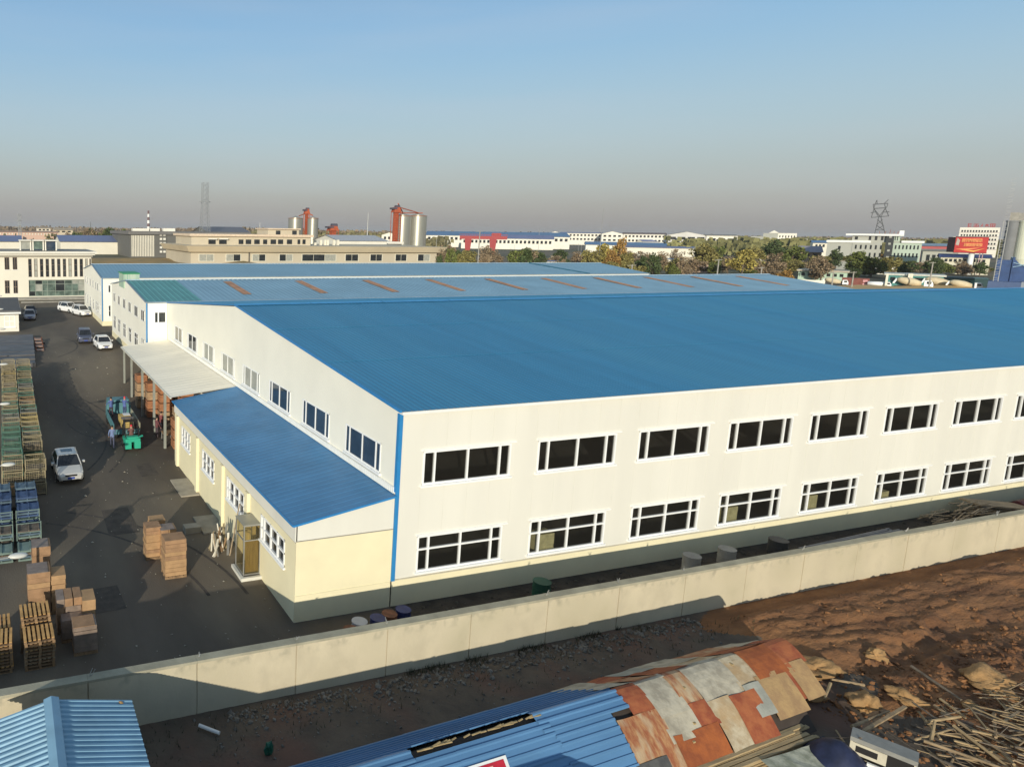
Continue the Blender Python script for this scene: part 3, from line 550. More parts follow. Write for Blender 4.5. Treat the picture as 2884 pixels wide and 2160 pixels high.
# beige low hall
Y = 250.
bh = thing('factory_building', 'long beige low factory building with deep cornice and wide windows behind blue roofs', 'building')
x0, z1 = on_y(537, 711, Y); x1, _ = on_y(1230, 712, Y); zc = on_y(900, 694, Y)[1]
fbox(bh, 'wall', BEI, x0, x1, Y, Y+45, 2, z1)
mb = MB().use(BEI2)
mb.raw([(x0-1.2, Y-1.6, z1+.2), (x1+2, Y-1.6, z1+.2), (x1+3.6, Y-3.2, zc), (x0-2.6, Y-3.2, zc), (x0-1.2, Y+46, z1+.2), (x0-2.6, Y+47, zc), (x1+2, Y+46, z1+.2), (x1+3.6, Y+47, zc), (x0, Y, z1), (x1, Y, z1)],
       [(0, 1, 2, 3), (4, 0, 3, 5), (1, 6, 7, 2), (3, 2, 7, 5), (8, 9, 1, 0)]); mb.build('cornice', parent=bh)
for a, b in ((561, 601), (637, 677), (711, 747), (787, 823), (851, 945), (973, 1008), (1043, 1075), (1114, 1144), (1177, 1209)):
    xa, za, = on_y(a, 717, Y)[0], on_y(a, 717, Y)[1]; xb, zb = on_y(b, 735, Y)
    o = fbox(bh, 'window', mat('window_surround', (.66, .62, .5), .7), xa-.3, xb+.3, Y-.10, Y+.1, zb-.3, za+.15)
    q = MB().use(GLASSD)
    kk = 3 if b-a > 60 else 2
    for i in range(kk):
        u0 = xa+(xb-xa)*i/kk+.1; u1 = xa+(xb-xa)*(i+1)/kk-.1
        q = MB().use(random.choice([GLASSD, GLASSD, FROST])); q.box(u0, u1, Y-.16, Y-.11, zb, za); q.build('pane', parent=bh)
mb = MB().use(mat('drainpipe', (.1, .09, .08), .6)); xx = on_y(701, 715, Y)[0]; mb.tube((xx, Y-.3, 2), (xx, Y-.3, z1), .25); mb.build('drainpipe', parent=bh)
Y2 = 262.
x0, z0 = on_y(539, 660, Y2); x1, _ = on_y(875, 660, Y2)
b2 = thing('factory_building', 'beige upper storey block with small dark windows rising behind the long cornice', 'building')
fbox(b2, 'wall', BEI, x0, x1, Y2, Y2+28, zc, z0-.8); fbox(b2, 'cornice', mat('rosy_cornice', (.66, .52, .38), .8), x0-1, x1+1, Y2-1.2, Y2+29, z0-.79, z0+.2)
for a, b in ((587, 607), (617, 638), (672, 685), (692, 707), (716, 731), (741, 752), (762, 777), (783, 797), (808, 822), (838, 845), (852, 860)):
    xa, za = on_y(a, 675, Y2); xb, zb = on_y(b, 688, Y2); fbox(b2, 'window', GLASSD, xa, xb, Y2-.15, Y2+.1, zb, za)
    if a in (587, 617): fbox(b2, 'awning', IV2, xa-.3, xb+.3, Y2-1.5, Y2-.16, za+.05, za+.5)
x0, z0 = on_y(755, 643, Y2+6); x1, _ = on_y(842, 643, Y2+6)
b3 = thing('factory_building', 'small beige top storey with two windows in front of left silos', 'building')
fbox(b3, 'wall', BEI, x0, x1, Y2+6, Y2+20, 12.0, z0-.5); fbox(b3, 'roof_edge', MATS['rosy_cornice'], x0-.6, x1+.6, Y2+5, Y2+21, z0-.49, z0)
for a, b in ((777, 789), (823, 835)): xa, za = on_y(a, 650, Y2+6); xb, zb = on_y(b, 662, Y2+6); fbox(b3, 'window', GLASSD, xa, xb, Y2+5.8, Y2+6.1, zb, za)
cf = thing('colonnade', 'row of pale concrete columns standing on the beige roof below the silos', 'colonnade')
for a in (831, 843, 856, 872, 889, 905, 917, 924, 942, 953): 
    xa, za = on_y(a, 676, 270); fbox(cf, 'column', IV, xa-.5, xa+.5, 270, 271, 8, za)
wr = thing('shed', 'low white roofed shed between left and right silo pairs', 'building')
x0, z0 = on_y(955, 678, 300); x1, _ = on_y(1090, 680, 300); mb = MB().use(IV2)
mb.raw([(x0, 300, 2), (x1, 300, 2), (x1, 300, z0), (x0, 300, z0), (x0, 315, z0+2.6), (x1, 315, z0+2.6), (x0, 330, z0), (x1, 330, z0), (x0, 330, 2), (x1, 330, 2)], [(0, 1, 2, 3), (4, 5, 7, 6), (0, 3, 4, 6, 8), (1, 9, 7, 5, 2)]); mb.build('wall', parent=wr)
mb = MB().use(mat('pale_grey_roof', (.46, .46, .47), .6)); mb.raw([(x0-1, 299, z0-.1), (x1+1, 299, z0-.1), (x1+1, 315, z0+2.75), (x0-1, 315, z0+2.75), (x0-1, 331, z0-.1), (x1+1, 331, z0-.1)], [(0, 1, 2, 3), (3, 2, 5, 4)]); mb.build('roof', parent=wr)
wr2 = thing('shed', 'white sheet roofed gap shed just left of right silos', 'building'); a0, zz = on_y(1078, 682, 310); a1, _ = on_y(1132, 682, 310); fbox(wr2, 'wall', DGR, a0, a1, 310, 320, 2, zz-1); fbox(wr2, 'roof', IV2, a0-.5, a1+.5, 309, 321, zz-.99, zz+.2)
# ---- silos
SILO = mat('silo_steel', (.40, .39, .33), .38, .55, var=.07, scale=.4, stretch=(1, 1, .2)); SILT = mat('elevator_red', (.42, .09, .035), .7, var=.15, scale=.5)
def silo(a, b, t, bt, Y, label, hoops=7):
    x0, z1 = on_y(a, t, Y); x1, _ = on_y(b, t, Y); r = (x1-x0)/2; xc = (x0+x1)/2; z0 = max(2.0, on_y((a+b)/2, bt, Y)[1])
    s = thing('silo', label, 'silo', (xc, Y+r, 0)); z1 -= .5
    m = MB().use(SILO); m.tube((0, 0, 2), (0, 0, z1), r, n=32, caps=False); m.build('shell', parent=s, smooth=True)
    m = MB().use(SILO); m.tube((0, 0, z1), (0, 0, z1+r*.32), r*1.0, r*.12, n=32); m.build('roof_cone', parent=s, smooth=True)
    for k in range(hoops): zz = 4+(z1-5)*k/(hoops-1); m = MB().use(SILO); m.tube((0, 0, zz), (0, 0, zz+.15), r+.06, n=32); m.build('hoop', parent=s)
    m = MB().use(RUST); m.tube((0, 0, z1-.12), (0, 0, z1+.18), r+.12, n=32); m.build('top_rail', parent=s)
    m = MB().use(METAL)
    for sx in (-.25, .25): m.bar((sx+r*.5, -r*.9, 2), (sx+r*.5, -r*.9, z1), .07)
    m.build('ladder', parent=s); return xc, r, z1
silo(822, 860, 613, 700, 395, 'steel silo left of red elevator, farther left pair, half behind beige storey', 5)
silo(874, 902, 613, 700, 372, 'slim steel silo right of red elevator in the left pair')
xa, ra, za = silo(1126, 1170, 606, 697, 350, 'big steel silo beside tall red elevator in the right pair'); xb, rb, zb = silo(1170, 1213, 606, 697, 350, 'rightmost big steel silo of the right pair')
def elevator(a, b, t, Y, label, z0=2, head=True):
    x0, z1 = on_y(a, t, Y); x1, _ = on_y(b, t, Y); e = thing('elevator_tower', label, 'tower', ((x0+x1)/2, Y, 0)); wd = (x1-x0)
    m = MB().use(SILT)
    for sx in (-1, 1):
        for sy in (0, 1): m.box(sx*wd/2-.12, sx*wd/2+.12, sy*wd-.12, sy*wd+.12, z0, z1-3)
    k = z0
    while k < z1-4.5: m.bar((-wd/2, 0, k), (wd/2, 0, k+1.5), .12); m.bar((-wd/2, 0, k+1.5), (wd/2, 0, k+1.5), .12); k += 1.5
    m.build('frame', parent=e)
    m = MB().use(SILT); m.box(-wd*.34, -.06, wd*.3, wd*.7, z0, z1-1.5); m.box(.06, wd*.34, wd*.3, wd*.7, z0, z1-1.5); m.build('casing', parent=e)
    if head:
        m = MB().use(SILT); m.loft([[(-wd*.6, 0, z1-3), (wd*.6, 0, z1-3), (wd*.6, wd, z1-3), (-wd*.6, wd, z1-3)], [(-wd*.35, .2, z1), (wd*.35, .2, z1), (wd*.35, wd-.2, z1), (-wd*.35, wd-.2, z1)]]); m.build('head', parent=e)
        m = MB().use(mat('dark_machinery', (.08, .07, .09), .6)); m.box(-wd*.8, -wd*.1, 0, wd, z1-1.2, z1-.2); m.tube((-wd*.2, wd*.5, z1), (wd*.5, wd*.5, z1), wd*.3, n=10); m.build('motor', parent=e)
    return e
e1 = elevator(861, 873, 589, 378, 'red grain elevator tower between the left pair of silos'); e2 = elevator(1113, 1130, 584, 345, 'tall red grain elevator at left of the right silo pair'); elevator(932, 954, 637, 380, 'short rust red steel frame between silo pairs')
ch = thing('spout_pipes', 'rusty chutes and walkway crossing the tops of the right silo pair', 'pipes', (0, 0, 0))
m = MB().use(SILT); xe = on_y(1121, 590, 345)[0]; m.tube((xe+.5, 346, za+7), (xa, 350+ra, za+2), .35); m.tube((xe+1, 346, za+5), (xb, 350+rb, zb+2), .3); m.bar((xa-ra*.6, 350+ra, za+1.9), (xb+rb*.6, 350+rb, zb+1.9), .25, .5); m.build('chute', parent=ch)
ch = thing('spout_pipes', 'rusty chutes running down from the left elevator head to silos', 'pipes', (0, 0, 0))
m = MB().use(SILT); p0 = on_y(866, 600, 380); p1 = on_y(842, 613, 398); p2 = on_y(885, 612, 375); m.tube((p0[0], 380, p0[1]), (p1[0], 398, p1[1]+1), .3); m.tube((p0[0], 380, p0[1]), (p2[0], 377, p2[1]+1), .3); m.build('chute', parent=ch)
# ---- gantry crane
turn(37)
RED = mat('crane_red', (.30, .006, .010), .5, var=.06)
Y = yb(1350, 722); gc = thing('gantry_crane', 'bright red gantry crane standing among yard walls right of the silos', 'crane')
xl, zt = on_y(1295, 668, Y); xr_, zb_ = on_y(1428, 674, Y); zq = on_y(1360, 668, Y)[1]
m = MB().use(RED); m.box(xl, xr_, Y-1.6, Y-.6, zq-1.4, zq+.6); m.box(xl, xr_, Y+.6, Y+1.6, zq-1.4, zq+.6); m.build('girder', parent=gc)
for a in (1317, 1387):
    xx = on_y(a, 700, Y)[0]; m = MB().use(RED); m.loft([[(xx-2.0, Y-1.6, zq-1.4), (xx+2.0, Y-1.6, zq-1.4), (xx+2.0, Y+1.6, zq-1.4), (xx-2.0, Y+1.6, zq-1.4)], [(xx-1.3, Y-1.4, 2.6), (xx+1.3, Y-1.4, 2.6), (xx+1.3, Y+1.4, 2.6), (xx-1.3, Y+1.4, 2.6)]]); m.box(xx-1.6, xx+1.6, Y-3, Y+3, 2, 2.6); m.build('leg', parent=gc)
xx, zz = on_y(1399, 657, Y); m = MB().use(RED); m.box(xx-2.8, xx+2.6, Y-1.5, Y+1.5, zq+.6, zz); m.build('trolley', parent=gc)
m = MB().use(RED)
for i in range(22): u = xl+(xr_-xl)*i/21; m.bar((u, Y-1.7, zq+.6), (u, Y-1.7, zq+1.6), .15)
m.bar((xl, Y-1.7, zq+1.6), (xr_, Y-1.7, zq+1.6), .15); m.build('handrail', parent=gc)
turn(0)
# ---- far halls with blue roofs and white walls
def farhall(label, a, b, *r_, **k_):
    if a > 1000: turn(36+(min(a, 2700)-1200)*24/1500)
    if a > 2000: r_ = (r_[0], r_[1], r_[2], r_[3]*1.7, *r_[4:])
    elif a > 1000: r_ = (r_[0], r_[1], r_[2], r_[3]*1.25, *r_[4:])
    o = farhall_(label, a, b, *r_, **k_); turn(0); return o
def farhall_(label, a, b, tr, te, bt, Y, dep, wallm, roofm, nw=0, rows=1, gable=False, name='factory_hall', cat='building', wm=None, fill=.55):
    x0, ze = on_y(a, te, Y); x1, _ = on_y(b, te, Y); zb = 2.0; _, zr = on_y((a+b)/2, tr, Y+dep/2)
    _, ze = on_y((a+b)/2, te, Y); _, zw = on_y((a+b)/2, bt, Y); zw = max(2.0, zw)
    h = thing(name, label, cat)
    if gable:      # ridge runs away from the viewer
        _, zr = on_y((a+b)/2, tr, Y); xm = (x0+x1)/2
        m = MB().use(wallm); m.raw([(x0, Y, zb), (x1, Y, zb), (x1, Y, ze), (xm, Y, zr), (x0, Y, ze), (x0, Y+dep, zb), (x1, Y+dep, zb), (x1, Y+dep, ze), (x0, Y+dep, ze)], [(0, 1, 2, 3, 4), (0, 4, 8, 5), (1, 6, 7, 2)]); m.build('wall', parent=h)
        m = MB().use(roofm); m.raw([(x0-1, Y-.6, ze-.3), (xm, Y-.6, zr+.1), (xm, Y+dep, zr+.1), (x0-1, Y+dep, ze-.3), (x1+1, Y-.6, ze-.3), (x1+1, Y+dep, ze-.3)], [(0, 1, 2, 3), (1, 4, 5, 2)]); m.build('roof', parent=h)
    else:
        m = MB().use(wallm); m.raw([(x0, Y, zb), (x1, Y, zb), (x1, Y, ze), (x0, Y, ze), (x0, Y+dep, zb), (x1, Y+dep, zb), (x1, Y+dep, ze), (x0, Y+dep, ze), (x0, Y+dep/2, zr), (x1, Y+dep/2, zr)], [(0, 1, 2, 3), (0, 3, 8, 7, 4), (1, 5, 6, 9, 2)]); m.build('wall', parent=h)
        m = MB().use(roofm); m.raw([(x0-.6, Y-1, ze-.1), (x1+.6, Y-1, ze-.1), (x1+.6, Y+dep/2, zr+.15), (x0-.6, Y+dep/2, zr+.15), (x0-.6, Y+dep+1, ze-.1), (x1+.6, Y+dep+1, ze-.1)], [(0, 1, 2, 3), (3, 2, 5, 4)]); m.build('roof', parent=h)
    if nw:
        for r in range(rows):
            hh = (ze-zw)/rows; win_row(h, Y, x0+1, x1-1, nw, zw+hh*r+hh*.25, zw+hh*r+hh*.7, fill, wm or GLASSD, d=.3)
    return h
farhall('long white hall with bright blue roof directly right of the right silos', 1200, 1606, 654, 665, 682, 560, 60, IV2, FBL, 30, 1)
farhall('low white wing with slate roof in front of the white double gable works', 1300, 1560, 662, 672, 690, 520, 24, IV2, FBL2, 22, 1)
farhall('far white two row hall left of the pair of gables', 1580, 1698, 655, 657, 679, 820, 30, IV2, FBL2, 11, 2)
farhall('white gable end of the leftmost distant works', 1545, 1582, 652, 658, 678, 800, 30, IV2, RF, 3, 1, gable=True)
farhall('middle white gable end of the distant works', 1695, 1755, 652, 659, 682, 790, 30, IV2, RF, 4, 2, gable=True)
farhall('distant white two row wing with brown roof left of big windowed hall', 1756, 1878, 656, 660, 684, 800, 30, IV2, mat('brown_roof_far', (.2, .15, .13), .8), 11, 2)
farhall('pale white hall with low gable and two rows of wide windows', 1878, 1992, 653, 663, 695, 640, 50, wl_('cool_white_wall', (.62, .60, .56)), RF, 4, 2, gable=True, fill=.75)
farhall('white flat wing with three wide windows joined to low gable hall', 1990, 2078, 661, 664, 690, 640, 50, IV2, RF, 3, 1, fill=.75)
farhall('blue roofed low hall behind orange trees', 1650, 1880, 683, 691, 704, 480, 30, IV2, FBL, 0)
farhall('long low pale hall with slate blue roof right of orange trees', 1760, 1960, 694, 698, 712, 430, 24, IV, FBL2, 0)
farhall('long blue roofed white factory hall at far left behind office', 170, 364, 664, 681, 700, 360, 40, IV, FBL2, 0)
hx = farhall('blue roofed hall far left with vaulted vents', -60, 60, 664, 680, 700, 350, 40, IV, FBL2, 0)
farhall('pink walled long row of houses behind the left blue roofs', -40, 164, 651, 654, 664, 640, 14, wl_('pink_wall', (.62, .42, .32)), mat('pinkish_roof', (.42, .28, .2), .8), 24, 1, wm=IV, fill=.4, name='terraced_houses')
farhall('tan farm building with pale wall left of the striped chimney', 152, 205, 643, 648, 657, 700, 20, wl_('tan_wall', (.60, .50, .36)), mat('tan_roof', (.45, .36, .25), .8), 3, 1)
farhall('cream farm building with dark windows at far left', 104, 142, 640, 643, 652, 760, 20, wl_('tan_wall2', (.68, .6, .48)), mat('tan_roof', (.45, .36, .25), .8), 3, 1)
farhall('dark slate domed store behind the tall lattice tower', 585, 705, 640, 655, 665, 430, 40, DGR, mat('slate_roof', (.16, .16, .18), .7), 0)
farhall('white gable shed left of the big silos', 1075, 1118, 655, 662, 678, 380, 18, IV2, RF, 3, 1, gable=True)
farhall('distant white block behind trees right of the windowed hall', 2078, 2116, 681, 683, 694, 560, 20, IV, RF, 0)
farhall('low blue and white shed left of the green office', 2290, 2332, 678, 684, 700, 330, 20, IV, FBL, 3, 1)
farhall('brown walled shed with violet roof left of the green office', 2255, 2315, 694, 710, 726, 260, 20, wl_('brown_wall_far', (.32, .24, .17)), mat('violet_roof', (.30, .28, .32), .7), 2, 1)
farhall('blue roofed hall with red lettered band left of the billboard', 2596, 2690, 687, 693, 706, 290, 26, mat('red_band_wall', (.42, .10, .10), .7), mat('pale_blue_roof_far', (.28, .36, .42), .6), 0)
farhall('grey walled shop row below the red lettered band', 2600, 2700, 703, 707, 745, 260, 10, GRY, RF, 5, 1)
farhall('cream two storey houses with navy roof behind the billboard pole', 2650, 2790, 717, 725, 760, 230, 10, wl_('cream_house', (.66, .62, .48)), mat('navy_roof', (.06, .08, .2), .6), 9, 2)
# white building with pediment
turn(56)
Y = 1000.; pb = thing('office_building', 'white three storey building with small pediment beyond trees at right', 'building')
x0, x1, z0, z1 = px_rect(Y, 2156, 2275, 672, 692); fbox(pb, 'wall', IV2, x0, x1, Y, Y+30, 2, z1); win_row(pb, Y, x0+1, x1-1, 14, z0+2, z0+4.5, .4); win_row(pb, Y, x0+1, x1-1, 14, z0-3.5, z0-1, .4)
xa_, xb_, _, zt2 = px_rect(Y+4, 2192, 2245, 657, 672); fbox(pb, 'upper_storey', IV2, xa_, xb_, Y+4, Y+28, z1, zt2); win_row(pb, Y+4, xa_+.5, xb_-.5, 6, z1+1.3, z1+3.6, .4)
xa_, xb_, _, zt2 = px_rect(Y+2, 2150, 2192, 657, 672); fbox(pb, 'side_block', GRY, xa_, xb_, Y+2, Y+28, z1-2, zt2)
xa_, xb_, zb2, zt3 = px_rect(Y+3, 2166, 2196, 649, 657); m = MB().use(IV2); m.raw([(xa_, Y+1, zb2), (xb_, Y+1, zb2), ((xa_+xb_)/2, Y+1, zt3), (xa_, Y+20, zb2), (xb_, Y+20, zb2), ((xa_+xb_)/2, Y+20, zt3)], [(0, 1, 2), (0, 2, 5, 3), (1, 4, 5, 2)]); m.build('pediment', parent=pb)
xa_, xb_, _, zt2 = px_rect(Y, 2115, 2156, 666, 690); fbox(pb, 'wing', GRY, xa_, xb_, Y+1, Y+25, 2, zt2); win_row(pb, Y+1, xa_, xb_, 3, zt2-6, zt2-4, .3)
# green grey office with dark stair tower
turn(60)
Y = yb(2460, 757); go = thing('office_building', 'grey green stepped office block with dark stair tower behind trees at right', 'building')
x0, x1, _, z1 = px_rect(Y, 2331, 2402, 679, 760); fbox(go, 'left_wing', GRY, x0, x1, Y, Y+22, 2, z1-.6); xq = on_y(2453, 679, Y)[0]
fbox(go, 'left_wing_cornice', WHITEP, x0-.4, xq, Y-.6, Y+22.5, z1-.59, z1+.5)
x2_, x3_, _, z3 = px_rect(Y, 2402, 2485, 682, 760); fbox(go, 'main_wall', GRY, x1+.01, x3_, Y-.2, Y+22, 2, z3)
x4, x5, _, z5 = px_rect(Y, 2402, 2540, 659, 680); fbox(go, 'top_storey', GRY, x4, x5-.3, Y+.5, Y+20, z3+.01, z5-.8)
x4b = on_y(2383, 659, Y)[0]; fbox(go, 'top_cornice', WHITEP, x4b, x5+.8, Y-1.0, Y+21, z5-.79, z5+.1)
xd0 = on_y(2492, 700, Y)[0]; xd1 = on_y(2514, 700, Y)[0]; fbox(go, 'stair_tower', mat('black_glazing', (.045, .05, .05), .3), xd0, xd1, Y-.9, Y+2, 2, z5-.85)
for r in range(5): fbox(go, 'window', FROST, (xd0+xd1)/2-.45, (xd0+xd1)/2+.45, Y-1.0, Y-.8, 4+r*3.1, 4.9+r*3.1)
x6, x7, _, z7 = px_rect(Y, 2514, 2598, 681, 760); fbox(go, 'right_wing', GRN, x6, x7, Y-.1, Y+20, 2, z7-.5); fbox(go, 'right_wing_cornice', WHITEP, on_y(2539, 681, Y)[0], x7+.7, Y-.8, Y+20.5, z7-.49, z7+.5); fbox(go, 'right_top_wall', GRN, x6, x5-.31, Y+.3, Y+.49, z7, z5-.81)
for r in range(4):
    zz = z3-3.2-r*3.6
    win_row(go, Y-.2, x1+.5, xd0-.5, 6, zz, zz+1.9, .35)
    win_row(go, Y-.1, x6+.7, x7-.5, 7, zz+.3, zz+2.1, .4); 
    if r < 3: fbox(go, 'window', GLASSD, x0+4.2, x0+5.1, Y-.15, Y+.1, zz-.5, zz+1.2)
win_row(go, Y+.5, on_y(2442, 670, Y)[0], xd0-.3, 3, z3+1.0, z3+3.2, .4); win_row(go, Y+.3, x6+.4, x5-.8, 2, z3+1.0, z3+3.3, .35); fbox(go, 'window', GLASSD, x4+1, x4+2, Y+.3, Y+.6, z3+1.2, z3+2.6)
xq, zq_ = on_y(2541, 650, Y+5); fbox(go, 'roof_tank', WHITEP, xq-.8, xq+.8, Y+4, Y+6, z5+.1, zq_); 
for k, px_ in enumerate((2480, 2493, 2508, 2520, 2530)): xq, zq_ = on_y(px_, 646, Y+3); m = MB().use(RUST); m.bar((xq, Y+3, z5+.1), (xq+random.uniform(-.4, .4), Y+3, z5+1.3+.8*(k == 2)), .15); m.build('antenna', parent=go)
# hotel with roof letters
turn(64)
Y = 800.; ho = thing('hotel_building', 'white banded multi storey hotel with red rooftop characters behind the billboard', 'building')
x0, x1, _, z1 = px_rect(Y, 2704, 2818, 641, 700); fbox(ho, 'wall', IV2, x0, x1, Y, Y+18, 2, z1)
xs0 = on_y(2684, 667, Y)[0]; zs0 = on_y(2684, 667, Y)[1]; fbox(ho, 'side_block', IV, xs0, x0-.01, Y+2, Y+16, 2, zs0)
k = 0; zz = z1-3.6
while zz > 6:
    win_row(ho, Y, x0+.8, x1-.8, 13, zz, zz+1.5, .55, d=.2); win_row(ho, Y+2, xs0+.2, x0-.2, 2, zz-1, zz+.6, .4, d=.2) if zz < zs0-2 else None
    fbox(ho, 'spandrel', mat('mauve_band', (.50, .42, .40), .8), x0+.1, x1-.1, Y-.3, Y-.02, zz-.5, zz-.15); zz -= 3.3
GL = [[((0, 1), (1, 1)), ((0, .5), (1, .5)), ((0, 0), (1, 0)), ((.2, 0), (.2, 1))], [((0, .9), (1, .9)), ((.5, 1), (.5, 0)), ((0, .45), (1, .45)), ((0, 0), (1, 0)), ((1, 0), (1, .45))], [((0, 0), (.9, 1)), ((.5, .5), (1, .1))], [((0, .7), (1, .7)), ((.5, 1), (.1, 0)), ((.5, .7), (1, 0)), ((.2, .2), (.8, .2))], [((0, 1), (1, 1)), ((0, 0), (1, 0)), ((0, 0), (0, 1)), ((1, 0), (1, 1)), ((0, .5), (1, .5)), ((.5, 0), (.5, 1))]]
for gi, (a, b) in enumerate(((2726, 2737), (2743, 2757), (2763, 2769), (2775, 2786), (2790, 2803))):
    xa_, xb_, za_, zb_2 = px_rect(Y+1, a, b, 631, 640); m = MB().use(mat('sign_red_far', (.38, .05, .05), .6))
    za_ = z1+.6
    for (p, q) in GL[gi]: m.bar((xa_+(xb_-xa_)*p[0], Y+1, za_+(zb_2-za_)*p[1]), (xa_+(xb_-xa_)*q[0], Y+1, za_+(zb_2-za_)*q[1]), .45, .45)
    m.build('roof_character', parent=ho)
# billboard
turn(64)
Y = yb(2737, 775); bb = thing('billboard', 'red billboard with two orange lines of text on a thick white pole', 'billboard')
x0, x1, z0, z1 = px_rect(Y, 2693, 2786, 668, 712); fbox(bb, 'panel', mat('billboard_red', (.50, .035, .03), .5, var=.05), x0, x1, Y, Y+1.2, z0, z1)
m = MB().use(mat('billboard_frame', (.1, .03, .03), .6)); m.raw([(x0, Y, z0), (x0, Y, z1), (x0-2.2, Y+3.6, z1), (x0-2.2, Y+3.6, z0)], [(0, 1, 2, 3)]); m.box(x0-.1, x1+.1, Y-.1, Y+1.3, z1, z1+.25); m.box(x0-.1, x1+.1, Y-.1, Y+1.3, z0-.25, z0-.003); m.build('frame', parent=bb)
OR = mat('billboard_orange', (.85, .33, .12), .5, var=.1, scale=3)
def R_(u): return x0+(x1-x0)*u
def Z_(v): return z0+(z1-z0)*v
m = MB().use(OR); rs = random.Random(3)
for (u0, u1, v0, v1, n) in ((.2, .82, .68, .88, 11), (.28, .84, .40, .58, 11)):
    for i in range(n):
        a = u0+(u1-u0)*i/n; b = a+(u1-u0)/n*.86
        for k in range(6):
            if rs.random() < .5: m.bar((R_(a), Y-.06, Z_(v0+(v1-v0)*rs.random())), (R_(b), Y-.06, Z_(v0+(v1-v0)*rs.random())), .12, .28)
            else: q = a+(b-a)*rs.random(); m.bar((R_(q), Y-.06, Z_(v0)), (R_(q), Y-.06, Z_(v1)), .12, .26)
        m.bar((R_(a), Y-.05, Z_(v1)), (R_(b), Y-.05, Z_(v1)), .1, .3)
m.build('lettering', parent=bb)
m = MB().use(mat('billboard_yellow', (.8, .5, .1), .5)); m.raw([(R_(.15), Y-.05, Z_(.2)), (R_(.6), Y-.05, Z_(.05)), (R_(.95), Y-.05, Z_(.3)), (R_(.62), Y-.05, Z_(.14))], [(0, 1, 2, 3)]); m.use(OR); m.raw([(R_(.03), Y-.05, Z_(.22)), (R_(.4), Y-.05, Z_(.16)), (R_(.8), Y-.05, Z_(.33)), (R_(.4), Y-.05, Z_(.27))], [(0, 1, 2, 3)]); m.use(mat('photo_pale', (.45, .38, .33), .6)); m.raw([(R_(.02), Y-.05, Z_(.5)), (R_(.12), Y-.05, Z_(.45)), (R_(.14), Y-.05, Z_(.8)), (R_(.05), Y-.05, Z_(.95))], [(0, 1, 2, 3)]); m.build('printed_picture', parent=bb)
xp, zp = on_y(2737, 712, Y); m = MB().use(WHITEP); m.tube((xp, Y+1.2, 2), (xp, Y+1.2, z0-.2), .85, n=20); m.build('pole', parent=bb, smooth=True)
m = MB().use(mat('pinkish_steel', (.45, .3, .3), .6)); m.bar((xp+2.3, Y+1.5, 2), (xp+2.3, Y+1.5, z0-.3), .25); m.bar((xp+3.1, Y+1.5, 2), (xp+3.1, Y+1.5, z0-.3), .25); m.build('ladder', parent=bb)
# concrete batching plant
turn(66)
Y = yb(2850, 824); bp = thing('batching_plant', 'tall white round silo plant on blue steel legs at the right edge', 'plant')
def cyl_px(a, b, t, bt, Y, m, parent, name, z0=None):
    x0, z1 = on_y(a, t, Y); x1, _ = on_y(b, t, Y); r = abs(x1-x0)/2; q = MB().use(m); q.tube(((x0+x1)/2, Y+r, z0 if z0 is not None else on_y(a, bt, Y)[1]), ((x0+x1)/2, Y+r, z1), r, n=28); return q.build(name, parent=parent, smooth=False), (x0+x1)/2, r, z1
PG_ = mat('plant_grey', (.20, .205, .21), .8, var=.08, scale=.5); PW_ = mat('plant_white', (.74, .74, .58), .8, var=.05, scale=.5); PB_ = mat('plant_blue', (.035, .075, .19), .5, var=.2, scale=.5); PL_ = mat('plant_light_blue', (.25, .38, .50), .5)
zl = on_y(2840, 729, Y)[1]; xl0 = on_y(2818, 729, Y)[0]; xl1 = on_y(2850, 729, Y)[0]; xl2 = on_y(2935, 729, Y)[0]
z_top = on_y(2860, 622, Y)[1]
u_ = xl1-xl0
for k, (c, r, m_) in enumerate(((xl0+u_*.55, u_*.62, PG_), (xl0+u_*2.0, u_*.98, PW_), (xl0+u_*1.3, u_*.7, PG_), (xl0+u_*4.0, u_*.98, PW_))):
    q = MB().use(m_); yy = Y+(0 if k != 2 else 7); q.tube((c, yy, zl), (c, yy, z_top), r, n=28, caps=True); q.tube((c, yy, zl), (c, yy, zl-4), r, .6, n=28); q.tube((c, yy, z_top-.4), (c, yy, z_top), r+.12, n=28); q.build('silo_barrel', parent=bp, smooth=False)
    for sx in (-1, 1):
        for sy in (-1, 1): q = MB().use(PL_ if sx > 0 else PB_); q.bar((c+sx*r*.8, yy+sy*r*.8, 2), (c+sx*r*.8, yy+sy*r*.8, zl+.5), .4); q.build('leg', parent=bp)
    q = MB().use(PL_); q.bar((c-r*.8, yy-r*.85, 9), (c+r*.8, yy-r*.85, zl-1), .2); q.bar((c+r*.8, yy-r*.85, 9), (c-r*.8, yy-r*.85, zl-1), .2); q.build('brace', parent=bp)
    q = MB().use(WHITEP if k % 2 else GREYC); q.box(c-.8, c+.8, yy-.8, yy+.8, z_top, z_top+2.2); q.build('dust_filter', parent=bp)
q = MB().use(METAL); xk = xl0-.6
for sx in (0, .9): q.bar((xk+sx, Y-3, 2), (xk+sx, Y-3, z_top), .14)
for i in range(40): q.bar((xk, Y-3, 3+i*.75), (xk+.9, Y-3, 3+i*.75+(.4 if i % 2 else 0)), .08)
q.build('ladder_tower', parent=bp)
q = MB().use(PB_); q.box(xl0-.5, xl0+26, Y-1.5, Y+8, zl-6.5, zl-.3); q.build('machine_deck', parent=bp)
q = MB().use(METAL)
for i in range(36): q.bar((xl0-2+i*.7, Y-3.2, zl-9.2), (xl0-2+i*.7+.3, Y-3.2, zl-8), .12)
